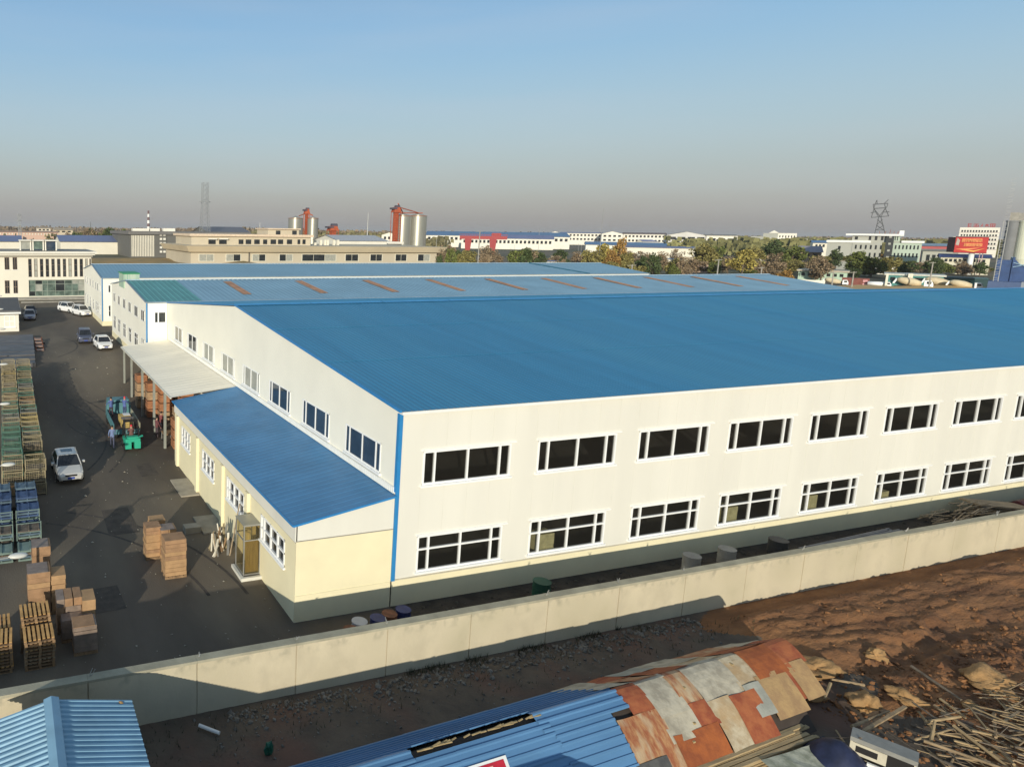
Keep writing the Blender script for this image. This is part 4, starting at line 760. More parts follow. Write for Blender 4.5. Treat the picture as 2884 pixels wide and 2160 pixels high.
q.bar((xl0-2, Y-3.2, zl-8), (xl0+25, Y-3.2, zl-8), .15); q.bar((xl0-2, Y-3.2, zl-9.3), (xl0+25, Y-3.2, zl-9.3), .3); q.build('walkway_rail', parent=bp)
zc_ = on_y(2830, 792, Y)[1]
fbox(bp, 'control_cabin', mat('cabin_blue', (.07, .11, .22), .6, var=.06), xl0-1.5, xl0+4.6, Y-5, Y+4, 2, zc_); fbox(bp, 'cabin_panel', mat('cabin_pale', (.26, .29, .33), .6, var=.06), xl0+4.61, xl0+24, Y-4.5, Y+4, 2, zc_+.1); fbox(bp, 'sign_board', WHITEP, xl0+6, xl0+9.2, Y-4.7, Y-4.51, zc_-1.5, zc_-.2)
q = MB().use(mat('sign_black', (.03, .03, .03), .6))
for ox in (6.5, 7.7):
    for (a, b) in (((0, .5), (.9, .5)), ((.45, 1), (.45, 0)), ((0, 1), (.9, 0)), ((0, 0), (.9, 1))): q.bar((xl0+ox+a[0]*.9, Y-4.75, zc_-1.3+a[1]*.9), (xl0+ox+b[0]*.9, Y-4.75, zc_-1.3+b[1]*.9), .14)
q.build('sign_lettering', parent=bp)
# ---- yard beyond the big hall: sheds, containers, trucks
turn(0)
sg = MB().use(mat('sand', (.56, .37, .16), .95, var=.12, scale=.3, bump=.4, bscale=2))
q1 = [[on_z(px_, py_, 2.0) for px_ in np.linspace(2190, 2790, 60)] for py_ in np.linspace(832, 806, 16)]
sg.raw([(x, y, 2.03+max(0, (.9*noise.noise(Vector((x*.12, y*.12, 3)))+.75))*min(1, i/6, (59-i)/6, j/3, (15-j)/3)) for j, row in enumerate(q1) for i, (x, y) in enumerate(row)], [(j*60+i, j*60+i+1, (j+1)*60+i+1, (j+1)*60+i) for j in range(15) for i in range(59)]); sg.build('sand_ground', kind='structure', smooth=True)
turn(60)
def low(label, a, b, t, bt, Y, dep, wm, rm, nw, name='shed', over=.5, cat='shed'):
    x0, z1 = on_y(a, t, Y); x1, _ = on_y(b, t, Y); zb = on_y((a+b)/2, bt, Y)[1]; zb = min(zb, z1-2.4)
    s = thing(name, label, cat); z0 = 1.9
    fbox(s, 'wall', wm, x0, x1, Y, Y+dep, z0, z1-.5); fbox(s, 'roof', rm, x0-over, x1+over, Y-over, Y+dep+over, z1-.49, z1)
    if nw: win_row(s, Y, x0+.5, x1-.5, nw, z1-2.0, z1-1.0, .55, GLASSD, d=.15)
    return s
MINT = wl_('mint_wall', (.45, .58, .45)); TEALC = mat('teal_container', (.075, .25, .23), .6, var=.1, scale=.5)
low('low mint green site hut with overhanging flat pale roof', 2250, 2388, 759, 786, yb(2320, 790), 9, MINT, mat('dusty_roof', (.50, .44, .34), .8), 7)
low('long white hoarding at the edge of the sand yard', 2222, 2325, 786, 800, yb(2290, 812), .3, IV2, IV2, 0, 'hoarding', .0, 'wall')
low('teal open shed with pale roof edge and white posts', 2498, 2560, 770, 810, yb(2530, 811), 9, TEALC, mat('pale_edge', (.55, .56, .5), .7), 2)
low('second teal shed with pale roof edge right of the white posts', 2562, 2660, 772, 812, yb(2600, 810), 9, TEALC, MATS['pale_edge'], 2)
low('long green container office behind the mixer trucks', 2655, 2775, 780, 806, yb(2700, 806), 7, mat('green_container', (.16, .30, .25), .6, var=.1), mat('dark_roof_edge', (.08, .12, .11), .7), 4)
low('mint container end standing beside the batching plant', 2748, 2786, 784, 806, yb(2770, 810), 6, MINT, MINT, 0, over=.05)
ct = thing('container', 'rusty maroon shipping container among trucks beyond the big roof', 'container', (0, 0, 0)); YC = yb(2420, 808); x0, x1, z0, z1 = px_rect(yb(2420, 808), 2372, 2450, 782, 806)
q = MB().use(mat('maroon_container', (.26, .09, .07), .7, var=.15, scale=1)); nr = 30
for i in range(nr): u = x0+(x1-x0)*i/nr; q.box(u, u+(x1-x0)/nr*.6, YC-.1, YC+2.4, 2.2, z1)
q.box(x0, x1, YC, YC+2.3, 2.15, z1-.03); q.build('corrugated_wall', parent=ct); q = MB().use(mat('container_letters', (.6, .3, .3), .6)); xm = on_y(2438, 785, YC)[0]
for k in range(3): q.box(xm-.5, xm+.5, YC-.18, YC-.12, z1-1.1-k*1.0, z1-.4-k*1.0)
q.build('lettering', parent=ct)
def truck(px, py, cabw, label, mixer=False, Y=110., ts=.86):
    x, z = on_y(px, py, Y); t = thing('mixer_truck' if mixer else 'tanker_truck', label, 'truck', (x, Y, 2.05), 0); t.scale = (ts,)*3
    CR = mat('mixer_drum_cream', (.60, .50, .33), .6, var=.1, scale=1)
    q = MB().use(PVC); q.loft([[(0, -1.2, .8), (0, 1.2, .8), (0, 1.2, 2.9), (0, -1.2, 2.9)], [(1.9, -1.2, .8), (1.9, 1.2, .8), (1.6, 1.15, 2.95), (1.6, -1.15, 2.95)], [(2.2, -1.15, .8), (2.2, 1.15, .8), (2.15, 1.1, 1.9), (2.15, -1.1, 1.9)]]); q.build('cab', parent=t)
    q = MB().use(GLASSD); q.box(2.0, 2.12, -1, 1, 1.85, 2.6); q.box(.6, 1.7, -1.26, -1.2, 1.8, 2.6); q.build('windscreen', parent=t)
    q = MB().use(mat('chassis', (.05, .05, .05), .8)); q.box(-6.4, 2, -.6, .6, .7, .95); q.build('chassis', parent=t)
    for xx in (1.1, -3.2, -4.6):
        q = MB().use(MATS['chassis']); q.tube((xx, -1.25, .5), (xx, 1.25, .5), .5, n=14); q.build('wheel', parent=t)
    if mixer:
        q = MB().use(CR); rr = [(-6.6, .5, 2.9), (-5.6, 1.05, 2.7), (-4.2, 1.3, 2.4), (-2.4, 1.25, 2.1), (-.6, .7, 1.8)]
        q.loft([[(a, r*math.cos(th), zc2+r*math.sin(th)) for th in [2*math.pi*i/16 for i in range(16)]] for a, r, zc2 in rr]); q.build('drum', parent=t, smooth=True); q = MB().use(PVC); q.bar((-6.6, 0, 3.2), (-7.4, 0, 1.6), .5); q.build('chute', parent=t)
    else:
        q = MB().use(PVC); q.tube((-6.3, 0, 1.9), (-.3, 0, 1.9), 1.0, n=16); q.build('tank', parent=t, smooth=True)
    return t
truck(2510-18, 806, 1, 'white tanker truck parked left of the teal shed', Y=yb(2492, 812), ts=.6); truck(2600, 812, 1, 'cream mixer truck right behind the teal shed posts', True, yb(2600, 815)); truck(2680, 812, 1, 'white mixer truck in the middle of the sand yard row', True, yb(2680, 814)); truck(2742, 816, 1, 'cream drum mixer truck nearest the batching plant', True, yb(2742, 819), ts=.75); truck(2372, 800, 1, 'pale mixer truck left of the maroon container', True, yb(2372, 806), ts=.62)
SW = on_y(2566, 770, yb(2566, 812))
for a_ in (2500, 2562, 2569):
    xx, zz = on_y(a_, 771, yb(a_, 813)); yy = yb(a_, 813); t = thing('post', {2500: 'white corner post at the left end of the teal sheds', 2562: 'left of two white posts between the teal sheds', 2569: 'right of two white posts between the teal sheds'}[a_], 'post'); fbox(t, 'shaft', IV, xx-.25, xx+.25, yy-.2, yy+.2, 2, zz)
turn(0)
# ================================================================== masts, poles, chimney
def lattice(label, pxc, t, Y, wb, wt, arms=(), name='lattice_tower', m=None, cat='tower', bar=.22, zb=2.0):
    x, z1 = on_y(pxc, t, Y); o = thing(name, label, cat, (x, Y, 0)); m = m or mat('far_steel', (.30, .31, .31), .6, .3); H = z1-zb; n = 14
    q = MB().use(m); f = lambda k: wb+(wt-wb)*(min(1, k*1.25)**.7)
    for sx in (-1, 1):
        for sy in (-1, 1):
            for i in range(n): q.bar((sx*f(i/n)/2, sy*f(i/n)/2, zb+H*i/n), (sx*f((i+1)/n)/2, sy*f((i+1)/n)/2, zb+H*(i+1)/n), bar)
    for i in range(n):
        a, b = f(i/n)/2, f((i+1)/n)/2; z_, zz = zb+H*i/n, zb+H*(i+1)/n
        for s_ in (-1, 1): q.bar((-a, s_*a, z_), (b, s_*b, zz), bar*.6); q.bar((a, s_*a, z_), (-b, s_*b, zz), bar*.6); q.bar((s_*a, -a, z_), (s_*b, b, zz), bar*.6)
        q.bar((-b, -b, zz), (b, -b, zz), bar*.6)
    q.build('lattice', parent=o)
    for (fz, L) in arms:
        q = MB().use(m); z_ = zb+H*fz; q.bar((-L, 0, z_), (L, 0, z_), bar*1.2); q.bar((-L, 0, z_), (0, 0, z_+H*.04), bar*.7); q.bar((L, 0, z_), (0, 0, z_+H*.04), bar*.7); q.build('crossarm', parent=o)
    return o
lattice('tall steel lattice mast rising behind the beige factory at left', 578, 515, 420, 7.5, 3.6, [(.72, 4.0)], bar=.26)
turn(60); PY = thing('power_pylon', 'wide steel power pylon with spreading arms behind the grey green office', 'pylon'); Y = 800.
q = MB().use(mat('pylon_steel', (.10, .105, .11), .7))
def pp(a, b, t=.55):
    xa, za = on_y(*a, Y); xb, zb = on_y(*b, Y); q.bar((xa, Y, za), (xb, Y, zb), t); q.bar((xa, Y+9, za), (xb, Y+9, zb), t*.7)
for u, v in (((2461, 668), (2475, 612)), ((2495, 668), (2481, 612)), ((2475, 612), (2461, 588)), ((2481, 612), (2494, 586)), ((2475, 612), (2494, 586)), ((2481, 612), (2461, 588)), ((2461, 588), (2465, 574)), ((2494, 586), (2491, 573)), ((2459, 576), (2501, 573)), ((2461, 588), (2497, 585)), ((2461, 588), (2459, 576)), ((2497, 585), (2501, 573)), ((2465, 574), (2470, 564)), ((2491, 573), (2502, 563)), ((2470, 564), (2470, 575)), ((2454, 613), (2503, 609)), ((2454, 613), (2461, 590)), ((2503, 609), (2494, 588)), ((2452, 600), (2466, 597)), ((2505, 597), (2489, 598)), ((2465, 650), (2489, 635)), ((2491, 650), (2468, 635)), ((2469, 634), (2486, 618)), ((2487, 634), (2471, 618)), ((2462, 664), (2494, 664)), ((2466, 648), (2490, 648))): pp(u, v)
q.build('lattice', parent=PY); turn(0)
lattice('slim lattice mast with three cross arms at far left horizon', 54, 600, 560, 3.2, 1.6, [(.55, 4.5), (.75, 4), (.92, 2.5)], bar=.3)
for k, (px_, t, Y, wd, lb) in enumerate(((732, 626, 420, .6, 'thin pale pole left of the left silos'), (1037, 600, 640, 1.5, 'tapering pale mast between the two silo groups'), (1700, 588, 170, .22, 'tall thin pole standing behind the second blue roof'), (255, 625, 700, .9, 'small dark mast on the far left horizon'), (265, 640, 620, .6, 'pale horizon pole left of the striped chimney'), (1230, 668, 330, .3, 'short pole beside right silos'), (1520, 640, 520, .4, 'thin utility pole left of orange trees'), (1522-5, 690, 300, .25, 'thin pole among left trees'), (1638, 690, 300, .3, 'thin grey pole in front of the white works'), (1450, 690, 330, .25, 'pale utility pole behind green tree left'), (1630, 685, 340, .25, 'second pale pole before distant works'))):
    x, z = on_y(px_, t, Y); q = MB().use(METAL if k != 3 else DGR); q.tube((0, 0, 2), (0, 0, z), wd*.5, wd*.25, n=8); o = q.build('utility_pole', loc=(x, Y, 0)); tag(o, lb, 'pole')
sc = thing('chimney', 'distant red and white striped chimney on the left horizon', 'chimney'); x, z = on_y(418, 594, 900)
for i in range(9): z_a = 2+(z-2)*i/9; z_b = 2+(z-2)*(i+1)/9; q = MB().use([WHITEP, mat('chimney_dark', (.16, .1, .1), .8)][(i+1) % 2]); q.tube((x, 900, z_a), (x, 900, z_b), 2.3-.12*i, 2.3-.12*(i+1), n=14); q.build('band', parent=sc)
# concrete line poles with lamps and cross arms near the sand yard
for px_, b, t, Y, lb in ((2348, 808, 766, 110, 'concrete pole beside the white hoarding'), (2405, 808, 765, 108, 'leaning concrete pole in front of maroon container'), (2628, 818, 738, 100, 'tall concrete pole with side arm in front of teal sheds'), (2146, 778, 752, 120, 'short bent lamp pole before the orange shrubs'), (2025, 775, 730, 112, 'concrete pole with insulator arm standing behind the second roof'), (1780+1, 775, 745, 112, 'small leaning post at hall roof edge'), (1352, 740, 650, 150, 'pale lamp pole in front of the red crane')):
    x, z = on_y(px_, t, Y); o = thing('utility_pole', lb, 'pole', (x, Y, 0)); q = MB().use(GREYC); q.tube((0, 0, 2), (0, 0, z), .2, .14, n=8); q.build('post', parent=o)
    q = MB().use(GREYC); q.bar((-1.5, 0, z-.3), (1.2, 0, z-.2), .14); q.build('crossarm', parent=o)
# ================================================================== trees
BARK = mat('bark', (.12, .095, .07), .95, var=.3, scale=2)
def leafmat(name, c):
    m = bpy.data.materials.new(name); m.use_nodes = True; n = m.node_tree; b = n.nodes['Principled BSDF']; b.inputs['Roughness'].default_value = .85; b.inputs['Specular IOR Level'].default_value = .1
    g = n.nodes.new('ShaderNodeNewGeometry'); r = n.nodes.new('ShaderNodeValToRGB'); r.color_ramp.elements[0].color = (*[x*.55 for x in c], 1); r.color_ramp.elements[1].color = (*[min(1, x*1.5) for x in c], 1)
    n.links.new(g.outputs['Random Per Island'], r.inputs[0]); n.links.new(r.outputs[0], b.inputs['Base Color']); MATS[name] = m; return m
LEAFC = {'green': (.135, .155, .045), 'dark': (.075, .10, .04), 'olive': (.23, .20, .07), 'orange': (.32, .19, .06), 'yellow': (.34, .28, .08), 'brown': (.25, .185, .115)}
LM = {k: leafmat('leaves_'+k, v) for k, v in LEAFC.items()}
def crown_mesh(m, seed, n=2300, tall=1.0, fuzz=1.0, r0=.17):
    rs = np.random.RandomState(seed); cl = rs.randn(26, 3); cl /= np.linalg.norm(cl, axis=1)[:, None]; cl *= rs.uniform(.25, 1, (26, 1))**.6*np.array([.78, .78, .9*tall]); rad_ = rs.uniform(.22, .42, 26)
    vs = []; fs = []
    for i in range(n):
        k = rs.randint(26); d = rs.randn(3); d /= np.linalg.norm(d); p = cl[k]+d*rad_[k]*rs.uniform(.5, 1.1)*fuzz
        if p[2] < -.95*tall: continue
        a = rs.randn(3); a /= np.linalg.norm(a); b = np.cross(a, rs.randn(3)); b /= np.linalg.norm(b); s_ = rs.uniform(.35, 1.15)*r0*.42
        j = len(vs); vs += [tuple(p+a*s_+b*s_), tuple(p-a*s_+b*s_*.8), tuple(p-a*s_*.9-b*s_), tuple(p+a*s_*.8-b*s_)]; fs.append((j, j+1, j+2, j+3))
    me = bpy.data.meshes.new('crown'); me.from_pydata(vs, [], fs); me.materials.append(m); return me
def trunk_mesh(seed):
    rs = random.Random(seed); q = MB().use(BARK); q.tube((0, 0, 0), (0, 0, 1.1), .09, .06, n=7); q.tube((0, 0, 1.1), (.05, 0, 1.9), .06, .03, n=6)
    for i in range(8): a = rs.uniform(0, 6.28); z = rs.uniform(.7, 1.5); q.tube((0, 0, z), (math.cos(a)*.7, math.sin(a)*.7, z+rs.uniform(.4, .9)), .035, .01, n=5)
    return q.mesh('trunk')
CR = {k: [crown_mesh(LM[k], 10*i+hash_, tall=1.25, n=2300 if k != 'brown' else 1500) for i in range(3)] for hash_, k in enumerate(LEAFC)}
TR = [trunk_mesh(i) for i in range(3)]
TL = {'green': 'mid green leafy tree in the tree belt beyond the blue roofs', 'dark': 'dark green dense tree in the tree belt beyond the blue roofs', 'olive': 'olive green tree turning in autumn beyond the blue roofs', 'orange': 'orange leaved autumn tree beyond the blue roofs', 'yellow': 'yellow leaved autumn tree beyond the blue roofs', 'brown': 'bare brownish tree with thin crown beyond the blue roofs'}
def tree(px_, top, Y, r, kind, label=None, base=2.0):
    x, z = on_y(px_, top, Y); H = max(2.5, z-base); r = r*float(np.dot(np.array([x, Y, 2])-CAM, _f))/FPX; o = thing('tree', label or TL[kind], 'tree', (x, Y, base), random.uniform(0, 6.28), group=None if label else kind+' trees in the belt beyond the blue roofs')
    hh = H*.44; obj('trunk', random.choice(TR), o, scale=(H*.35, H*.35, H*.4)); obj('crown', random.choice(CR[kind]), o, loc=(0, 0, H-hh*1.02), scale=(r, r, hh/1.2))
for a in [(1458, 694, 175, 26, 'green', 'round mid green tree in front of the white halls, leftmost of the belt'), (1490, 697, 185, 34, 'green', 'broad green tree second from the left end of the belt'), (1524, 716, 165, 22, 'dark', 'low dark bush tree beside the leftmost green trees'), (1672, 694, 165, 30, 'olive', 'olive tree left of the thin pole'), (1706, 690, 175, 34, 'yellow', 'yellow green tree directly behind the thin pole'), (1748, 674, 178, 24, 'orange', 'tall orange tree topping the middle of the belt'), (1728, 706, 160, 26, 'orange', 'lower orange tree before the tall orange one'), (1768, 700, 158, 24, 'olive', 'slim olive tree at the right shoulder of the orange tree'), (1985, 681, 190, 38, 'olive', 'large olive green tree before the wide windowed hall'), (2018, 683, 198, 28, 'green', 'mid green tree right of the large olive tree'), (2098, 706, 150, 40, 'yellow', 'bright yellow tree right of the leaning post'), (2128, 686, 185, 34, 'olive', 'olive tree above the bright yellow one'), (2186, 682, 190, 38, 'dark', 'dark tall tree under the pedimented building'), (2236, 694, 180, 42, 'green', 'broad green tree under the pedimented building'), (2212, 762, 122, 26, 'orange', 'low orange shrub tree at the second roof corner'), (2356, 706, 178, 20, 'dark', 'dark conical tree at the left end of the green office'), (2424, 708, 150, 38, 'green', 'big green tree before the green office'), (2462, 716, 148, 34, 'green', 'round green tree left of the dark stair tower'), (2512, 722, 150, 32, 'olive', 'olive tree below the dark stair tower'), (2640, 724, 160, 18, 'dark', 'small dark tree right of the green office'), (2664, 740, 150, 26, 'green', 'low green tree left of the billboard pole')]: tree(*a)
rs = random.Random(5)
for i in range(95):
    px_ = rs.uniform(1545, 2500); Y = rs.uniform(128, 250); Y = max(Y, 125 if px_ < 2380 else 140); tree(px_, 700+rs.uniform(0, 52)+(250-Y)*.10, Y, rs.uniform(16, 34), rs.choice(['brown', 'brown', 'brown', 'olive', 'green', 'dark', 'olive', 'orange' if rs.random() < .4 else 'brown', 'yellow' if rs.random() < .5 else 'olive']))
for i in range(30): px_ = rs.uniform(2490, 2800); tree(px_, rs.uniform(734, 764), rs.uniform(125, 185), rs.uniform(14, 28), rs.choice(['brown', 'brown', 'brown', 'green', 'dark']))
for i in range(34): px_ = rs.uniform(1235, 1500); tree(px_, rs.uniform(690, 722), rs.uniform(150, 330), rs.uniform(12, 24), rs.choice(['brown', 'green', 'dark', 'brown', 'olive']))
for i in range(26): px_ = rs.uniform(180, 362); tree(px_, rs.uniform(644, 656), rs.uniform(420, 520), rs.uniform(8, 20), rs.choice(['green', 'dark', 'brown']))
# horizon woods: nobody could count them
def woods(name, y0, y1, x0, x1, n, hmin, hmax, m, seed):
    rs = np.random.RandomState(seed); vs = []; fs = []
    for i in range(n):
        y = rs.uniform(y0, y1); x = on_y(x0+(x1-x0)*rs.rand(), 660, y)[0]
        h = rs.uniform(hmin, hmax)*(1+.5*noise.noise(Vector((x*.003, y*.003, seed)))); wd = h*rs.uniform(.35, 1.1)
        for k in range(9):
            cx_, cy_, cz = x+rs.uniform(-wd, wd), y+rs.uniform(-wd, wd), 2+h*rs.uniform(.15, .95); s_ = h*rs.uniform(.10, .28); a = rs.uniform(0, 3.14); j = len(vs); ca, sa = math.cos(a)*s_, math.sin(a)*s_
            vs += [(cx_-ca, cy_-sa, cz-s_), (cx_+ca, cy_+sa, cz-s_*.7), (cx_+ca*.7, cy_+sa*.7, cz+s_), (cx_-ca*.8, cy_-sa, cz+s_*.8)]; fs.append((j, j+1, j+2, j+3))
    me = bpy.data.meshes.new(name); me.from_pydata(vs, [], fs); me.materials.append(m); return tag(obj(name, me, kind='stuff'), {'woods': 'brown green woodland'}.get(name, 'far woodland')+' along the horizon', 'woods')
FAREST = leafmat('far_wood_leaves', (.20, .15, .10)); MIDW = leafmat('mid_wood_leaves', (.18, .16, .08))
a = woods('far_woods', 1100, 3600, -150, 3050, 9000, 8, 14, FAREST, 1); a['label'] = 'continuous brown green woodland belt along the whole horizon'
a = woods('near_woods', 480, 1100, 640, 1250, 1500, 5, 11, MIDW, 2); a['label'] = 'scattered green brown groves on the plain behind the silos'
a = woods('left_woods', 620, 1300, -60, 420, 700, 4, 8, MIDW, 3); a['label'] = 'scattered groves on the plain at the left horizon'
a = woods('right_woods', 330, 900, 1900, 2900, 1800, 7, 12, leafmat('right_wood_leaves', (.18, .17, .07)), 4); a['label'] = 'green groves between the distant offices on the right'
# distant farm houses and sheds dotted over the plain
rs = random.Random(11); fm = [IV, IV2, BEI, wl_('pinkish', (.5, .36, .28)), GRY]; rm_ = [FBL2, RF, MATS['tan_roof'], MATS['brown_roof_far'], FBL]
for i in range(70):
    Y = rs.uniform(620, 1900); px_ = rs.uniform(0, 2884); x, _ = on_y(px_, 660, Y); wd = rs.uniform(8, 40); h = rs.uniform(3, 7)
    o = thing('distant_house', 'small distant pale house among groves on the plain below the horizon', 'house', (x, Y, 2), rs.uniform(-.2, .2), 'distant houses dotted over the plain')
    q = MB().use(rs.choice(fm)); q.raw([(-wd/2, 0, 0), (wd/2, 0, 0), (wd/2, 0, h), (-wd/2, 0, h), (-wd/2, 10, 0), (-wd/2, 10, h), (-wd/2, 5, h+2.4), (wd/2, 10, 0), (wd/2, 10, h), (wd/2, 5, h+2.4)], [(0, 1, 2, 3), (0, 3, 6, 5, 4), (1, 7, 8, 9, 2)]); q.build('wall', parent=o)
    q = MB().use(rs.choice(rm_)); q.raw([(-wd/2-.4, -.5, h-.1), (wd/2+.4, -.5, h-.1), (wd/2+.4, 5, h+2.6), (-wd/2-.4, 5, h+2.6), (wd/2+.4, 10.5, h-.1), (-wd/2-.4, 10.5, h-.1)], [(0, 1, 2, 3), (3, 2, 4, 5)]); q.build('roof', parent=o)
for i in range(34):   # low clutter of walls and huts between the trees
    px_ = rs.uniform(1240, 2800); Y = rs.uniform(150, 330); x, _ = on_y(px_, 700, Y); wd = rs.uniform(4, 14); h = rs.uniform(2.2, 4)
    o = thing('hut', 'small pale flat roofed hut half hidden among the trees beyond the blue roofs', 'hut', (x, Y, 2), rs.uniform(-.3, .3), 'huts among the trees beyond the blue roofs')
    ubox('wall', rs.choice(fm), o, (0, 0, h/2), (wd, 4, h)); ubox('roof', rs.choice(rm_), o, (0, 0, h+.1), (wd+.6, 4.6, .2))
# ================================================================== ground outside the wall
def fbm(x, y, s, o=4, seed=0.0):
    v = 0; a = 1; t = 0
    for k in range(o): v += a*noise.noise(Vector((x*s, y*s, seed+k*7.1))); t += a; a *= .5; s *= 2.05
    return v/t
def gap(a, b, x): return float(ss(a, b, x))
def dirt_h(x, y):
    h = 0.02+.05*fbm(x, y, .7, 3, 1)+.035*fbm(x, y, 3.5, 3, 2)
    m = gap(11.8, 14.6, x+.5*fbm(x, y, .5, 2, 5))
    if m > 0:
        edge = -5.55+.35*fbm(x, 0, .45, 3, 3); rid = gap(edge+.75, edge-.15, y)
        top = .42+.18*fbm(x, y, .28, 3, 4)+.17*fbm(x*.35, y*1.6, .8, 4, 6)+.16*fbm(x*.5+y*.3, y*2.2, 1.7, 4, 7)+.16*abs(fbm(x, y, 3.2, 4, 8))-.14*abs(fbm(x*.4, y*1.5+.3*x, 1.2, 3, 12))
        dit = gap(.9, .25, abs(y-(-9.2+.6*math.sin(x*.35)+1.2*fbm(x, y, .9, 3, 9))))*gap(13, 15.5, x)*gap(27, 22, x)
        h = h*(1-m)+m*(rid*(top-.22*dit)-.05*(1-rid)+.03*fbm(x, y, 5, 2, 3))
    # loose rubble bank along the wall foot
    b = gap(-9, -6, x)*gap(14, 11, x)*gap(-6.6, -4.9, y); h += b*(.03+.09*fbm(x, y, 1.2, 3, 11))-.20*gap(-5.4, -4.5, y)*gap(15, 12, x)
    return max(h, .016+.004*math.sin(x*9))
XS = np.concatenate([np.arange(-24, -12, .4), np.arange(-12, 24, .11), np.arange(24, 62, .22)]); YS = np.concatenate([np.arange(-30, -16, .6), np.arange(-16, -4.2, .11)])
H = np.array([[dirt_h(float(x), float(y)) for x in XS] for y in YS])
gx_, gy_ = np.meshgrid(XS, YS); vs = np.stack([gx_.ravel(), gy_.ravel(), H.ravel()], 1); m = len(XS)
ii, jj = np.meshgrid(np.arange(m-1), np.arange(len(YS)-1)); k0 = (jj*m+ii).ravel(); fs = np.stack([k0, k0+1, k0+m+1, k0+m], 1)
me = bpy.data.meshes.new('dirt_ground'); me.from_pydata(vs.tolist(), [], fs.tolist())
me.materials.append(mat('grey_dirt', (.135, .105, .075), .95, scale=.8, col2=(.085, .068, .052), detail=9, bump=.5, bscale=9, col3=(.15, .085, .06), s3=.35))
me.materials.append(mat('brown_earth', (.29, .138, .056), .95, scale=.75, col2=(.13, .058, .026), detail=10, bump=1.0, bscale=6, col3=(.22, .105, .045), s3=.4, stretch=(.6, 1.6, 1)))
me.polygons.foreach_set('material_index', ((gx_[:-1, :-1]+.9*np.sin(gy_[:-1, :-1]*2.1)+.8*np.sin(gy_[:-1, :-1]*.7) > 13.0).ravel()).astype(int)); me.polygons.foreach_set('use_smooth', [True]*len(fs)); me.update()
obj('dirt_ground', me, kind='structure')
def gh_(x, y): return dirt_h(x, y)
def rock_mesh(seed, m, sub=1, name='rock', rough=.35):
    bm = bmesh.new(); bmesh.ops.create_icosphere(bm, subdivisions=sub, radius=.5)
    for v in bm.verts:
        k = 1+rough*noise.noise(v.co*2.3+Vector((seed, 0, 0)))*2
        if sub > 2: k += .30*noise.noise(v.co*6+Vector((seed, 3, 0)))+.14*noise.noise(v.co*14+Vector((0, seed, 0)))
        v.co *= k; v.co.z *= .7
    me = bpy.data.meshes.new(name); bm.to_mesh(me); bm.free(); me.materials.append(m); me.polygons.foreach_set('use_smooth', [sub > 2]*len(me.polygons)); return me
STONE = mat('rubble_stone', (.17, .155, .13), .9, var=.35, scale=2, bump=.3); TANR = mat('tan_clay', (.34, .20, .085), .95, var=.22, scale=2.5, bump=.9, bscale=9, detail=8)
rs = random.Random(4); mb = MB().use(STONE); base = [rock_mesh(i, STONE) for i in range(5)]
def scatter(n, x0, x1, yf, s0, s1):
    for i in range(n):
        x = rs.uniform(x0, x1); y = yf(x); s_ = s0*(s1/s0)**(rs.random()**2.2); me = rs.choice(base); R = Matrix.Rotation(rs.uniform(0, 6.3), 3, 'Z') @ Matrix.Rotation(rs.uniform(0, 3), 3, 'X'); c = Vector((x, y, gh_(x, y)+s_*.15))
        mb.raw([c+(R @ v.co)*s_ for v in me.vertices], [tuple(p.vertices) for p in me.polygons])
scatter(2200, -9, 12, lambda x: -4.5-abs(rs.gauss(0, .5)), .03, .20); scatter(350, -11, 12, lambda x: rs.uniform(-7, -4.5), .04, .14); 
o = mb.build('rubble', kind='stuff'); tag(o, 'grey broken stone rubble strewn along the foot of the concrete wall', 'rubble')
mb = MB().use(MATS['brown_earth']); scatter(700, 12.5, 55, lambda x: rs.uniform(-11, -5.3), .04, .20); scatter(1400, 11, 24, lambda x: rs.uniform(-14, -9.2), .04, .26); o = mb.build('clods', kind='stuff'); tag(o, 'brown clods of dug earth scattered over the soil mound', 'clods')
mb = MB().use(STONE); scatter(900, 1, 40, lambda x: rs.uniform(-3.6, -.4), .05, .22); o = MB().use(DSOIL); 
o = MB().use(mat('dark_debris', (.085, .075, .06), .95, var=.3)); o.v, o.f, o.m = [tuple((p[0], p[1], p[2]*0+max(.02, p[2]-gh_(p[0], -8)*0))) for p in mb.v], mb.f, mb.m
o = o.build('debris', kind='stuff'); tag(o, 'dark crumbled debris on the strip between wall and hall', 'debris')
# weeds
mb = MB().use(mat('dark_weeds', (.045, .05, .025), .9, var=.3))
for i in range(2200):
    if rs.random() < .6: x = rs.uniform(-2, 13); y = -4.3-abs(rs.gauss(0, .18)); 
    else: x = rs.uniform(-12, 14); y = rs.uniform(-6.4, -4.4)
    if noise.noise(Vector((x*.9, y, 3))) < -.05: continue
    z = gh_(x, y); h = rs.uniform(.06, .26); a = rs.uniform(0, 6.28); l = rs.uniform(-.1, .1); mb.face([(x, y, z), (x+math.cos(a)*.03, y+math.sin(a)*.03, z), (x+l+math.cos(a)*.02, y+rs.uniform(-.08, .08), z+h)])
o = mb.build('weeds', kind='stuff'); tag(o, 'dark weeds growing along the shaded wall foot', 'weeds')
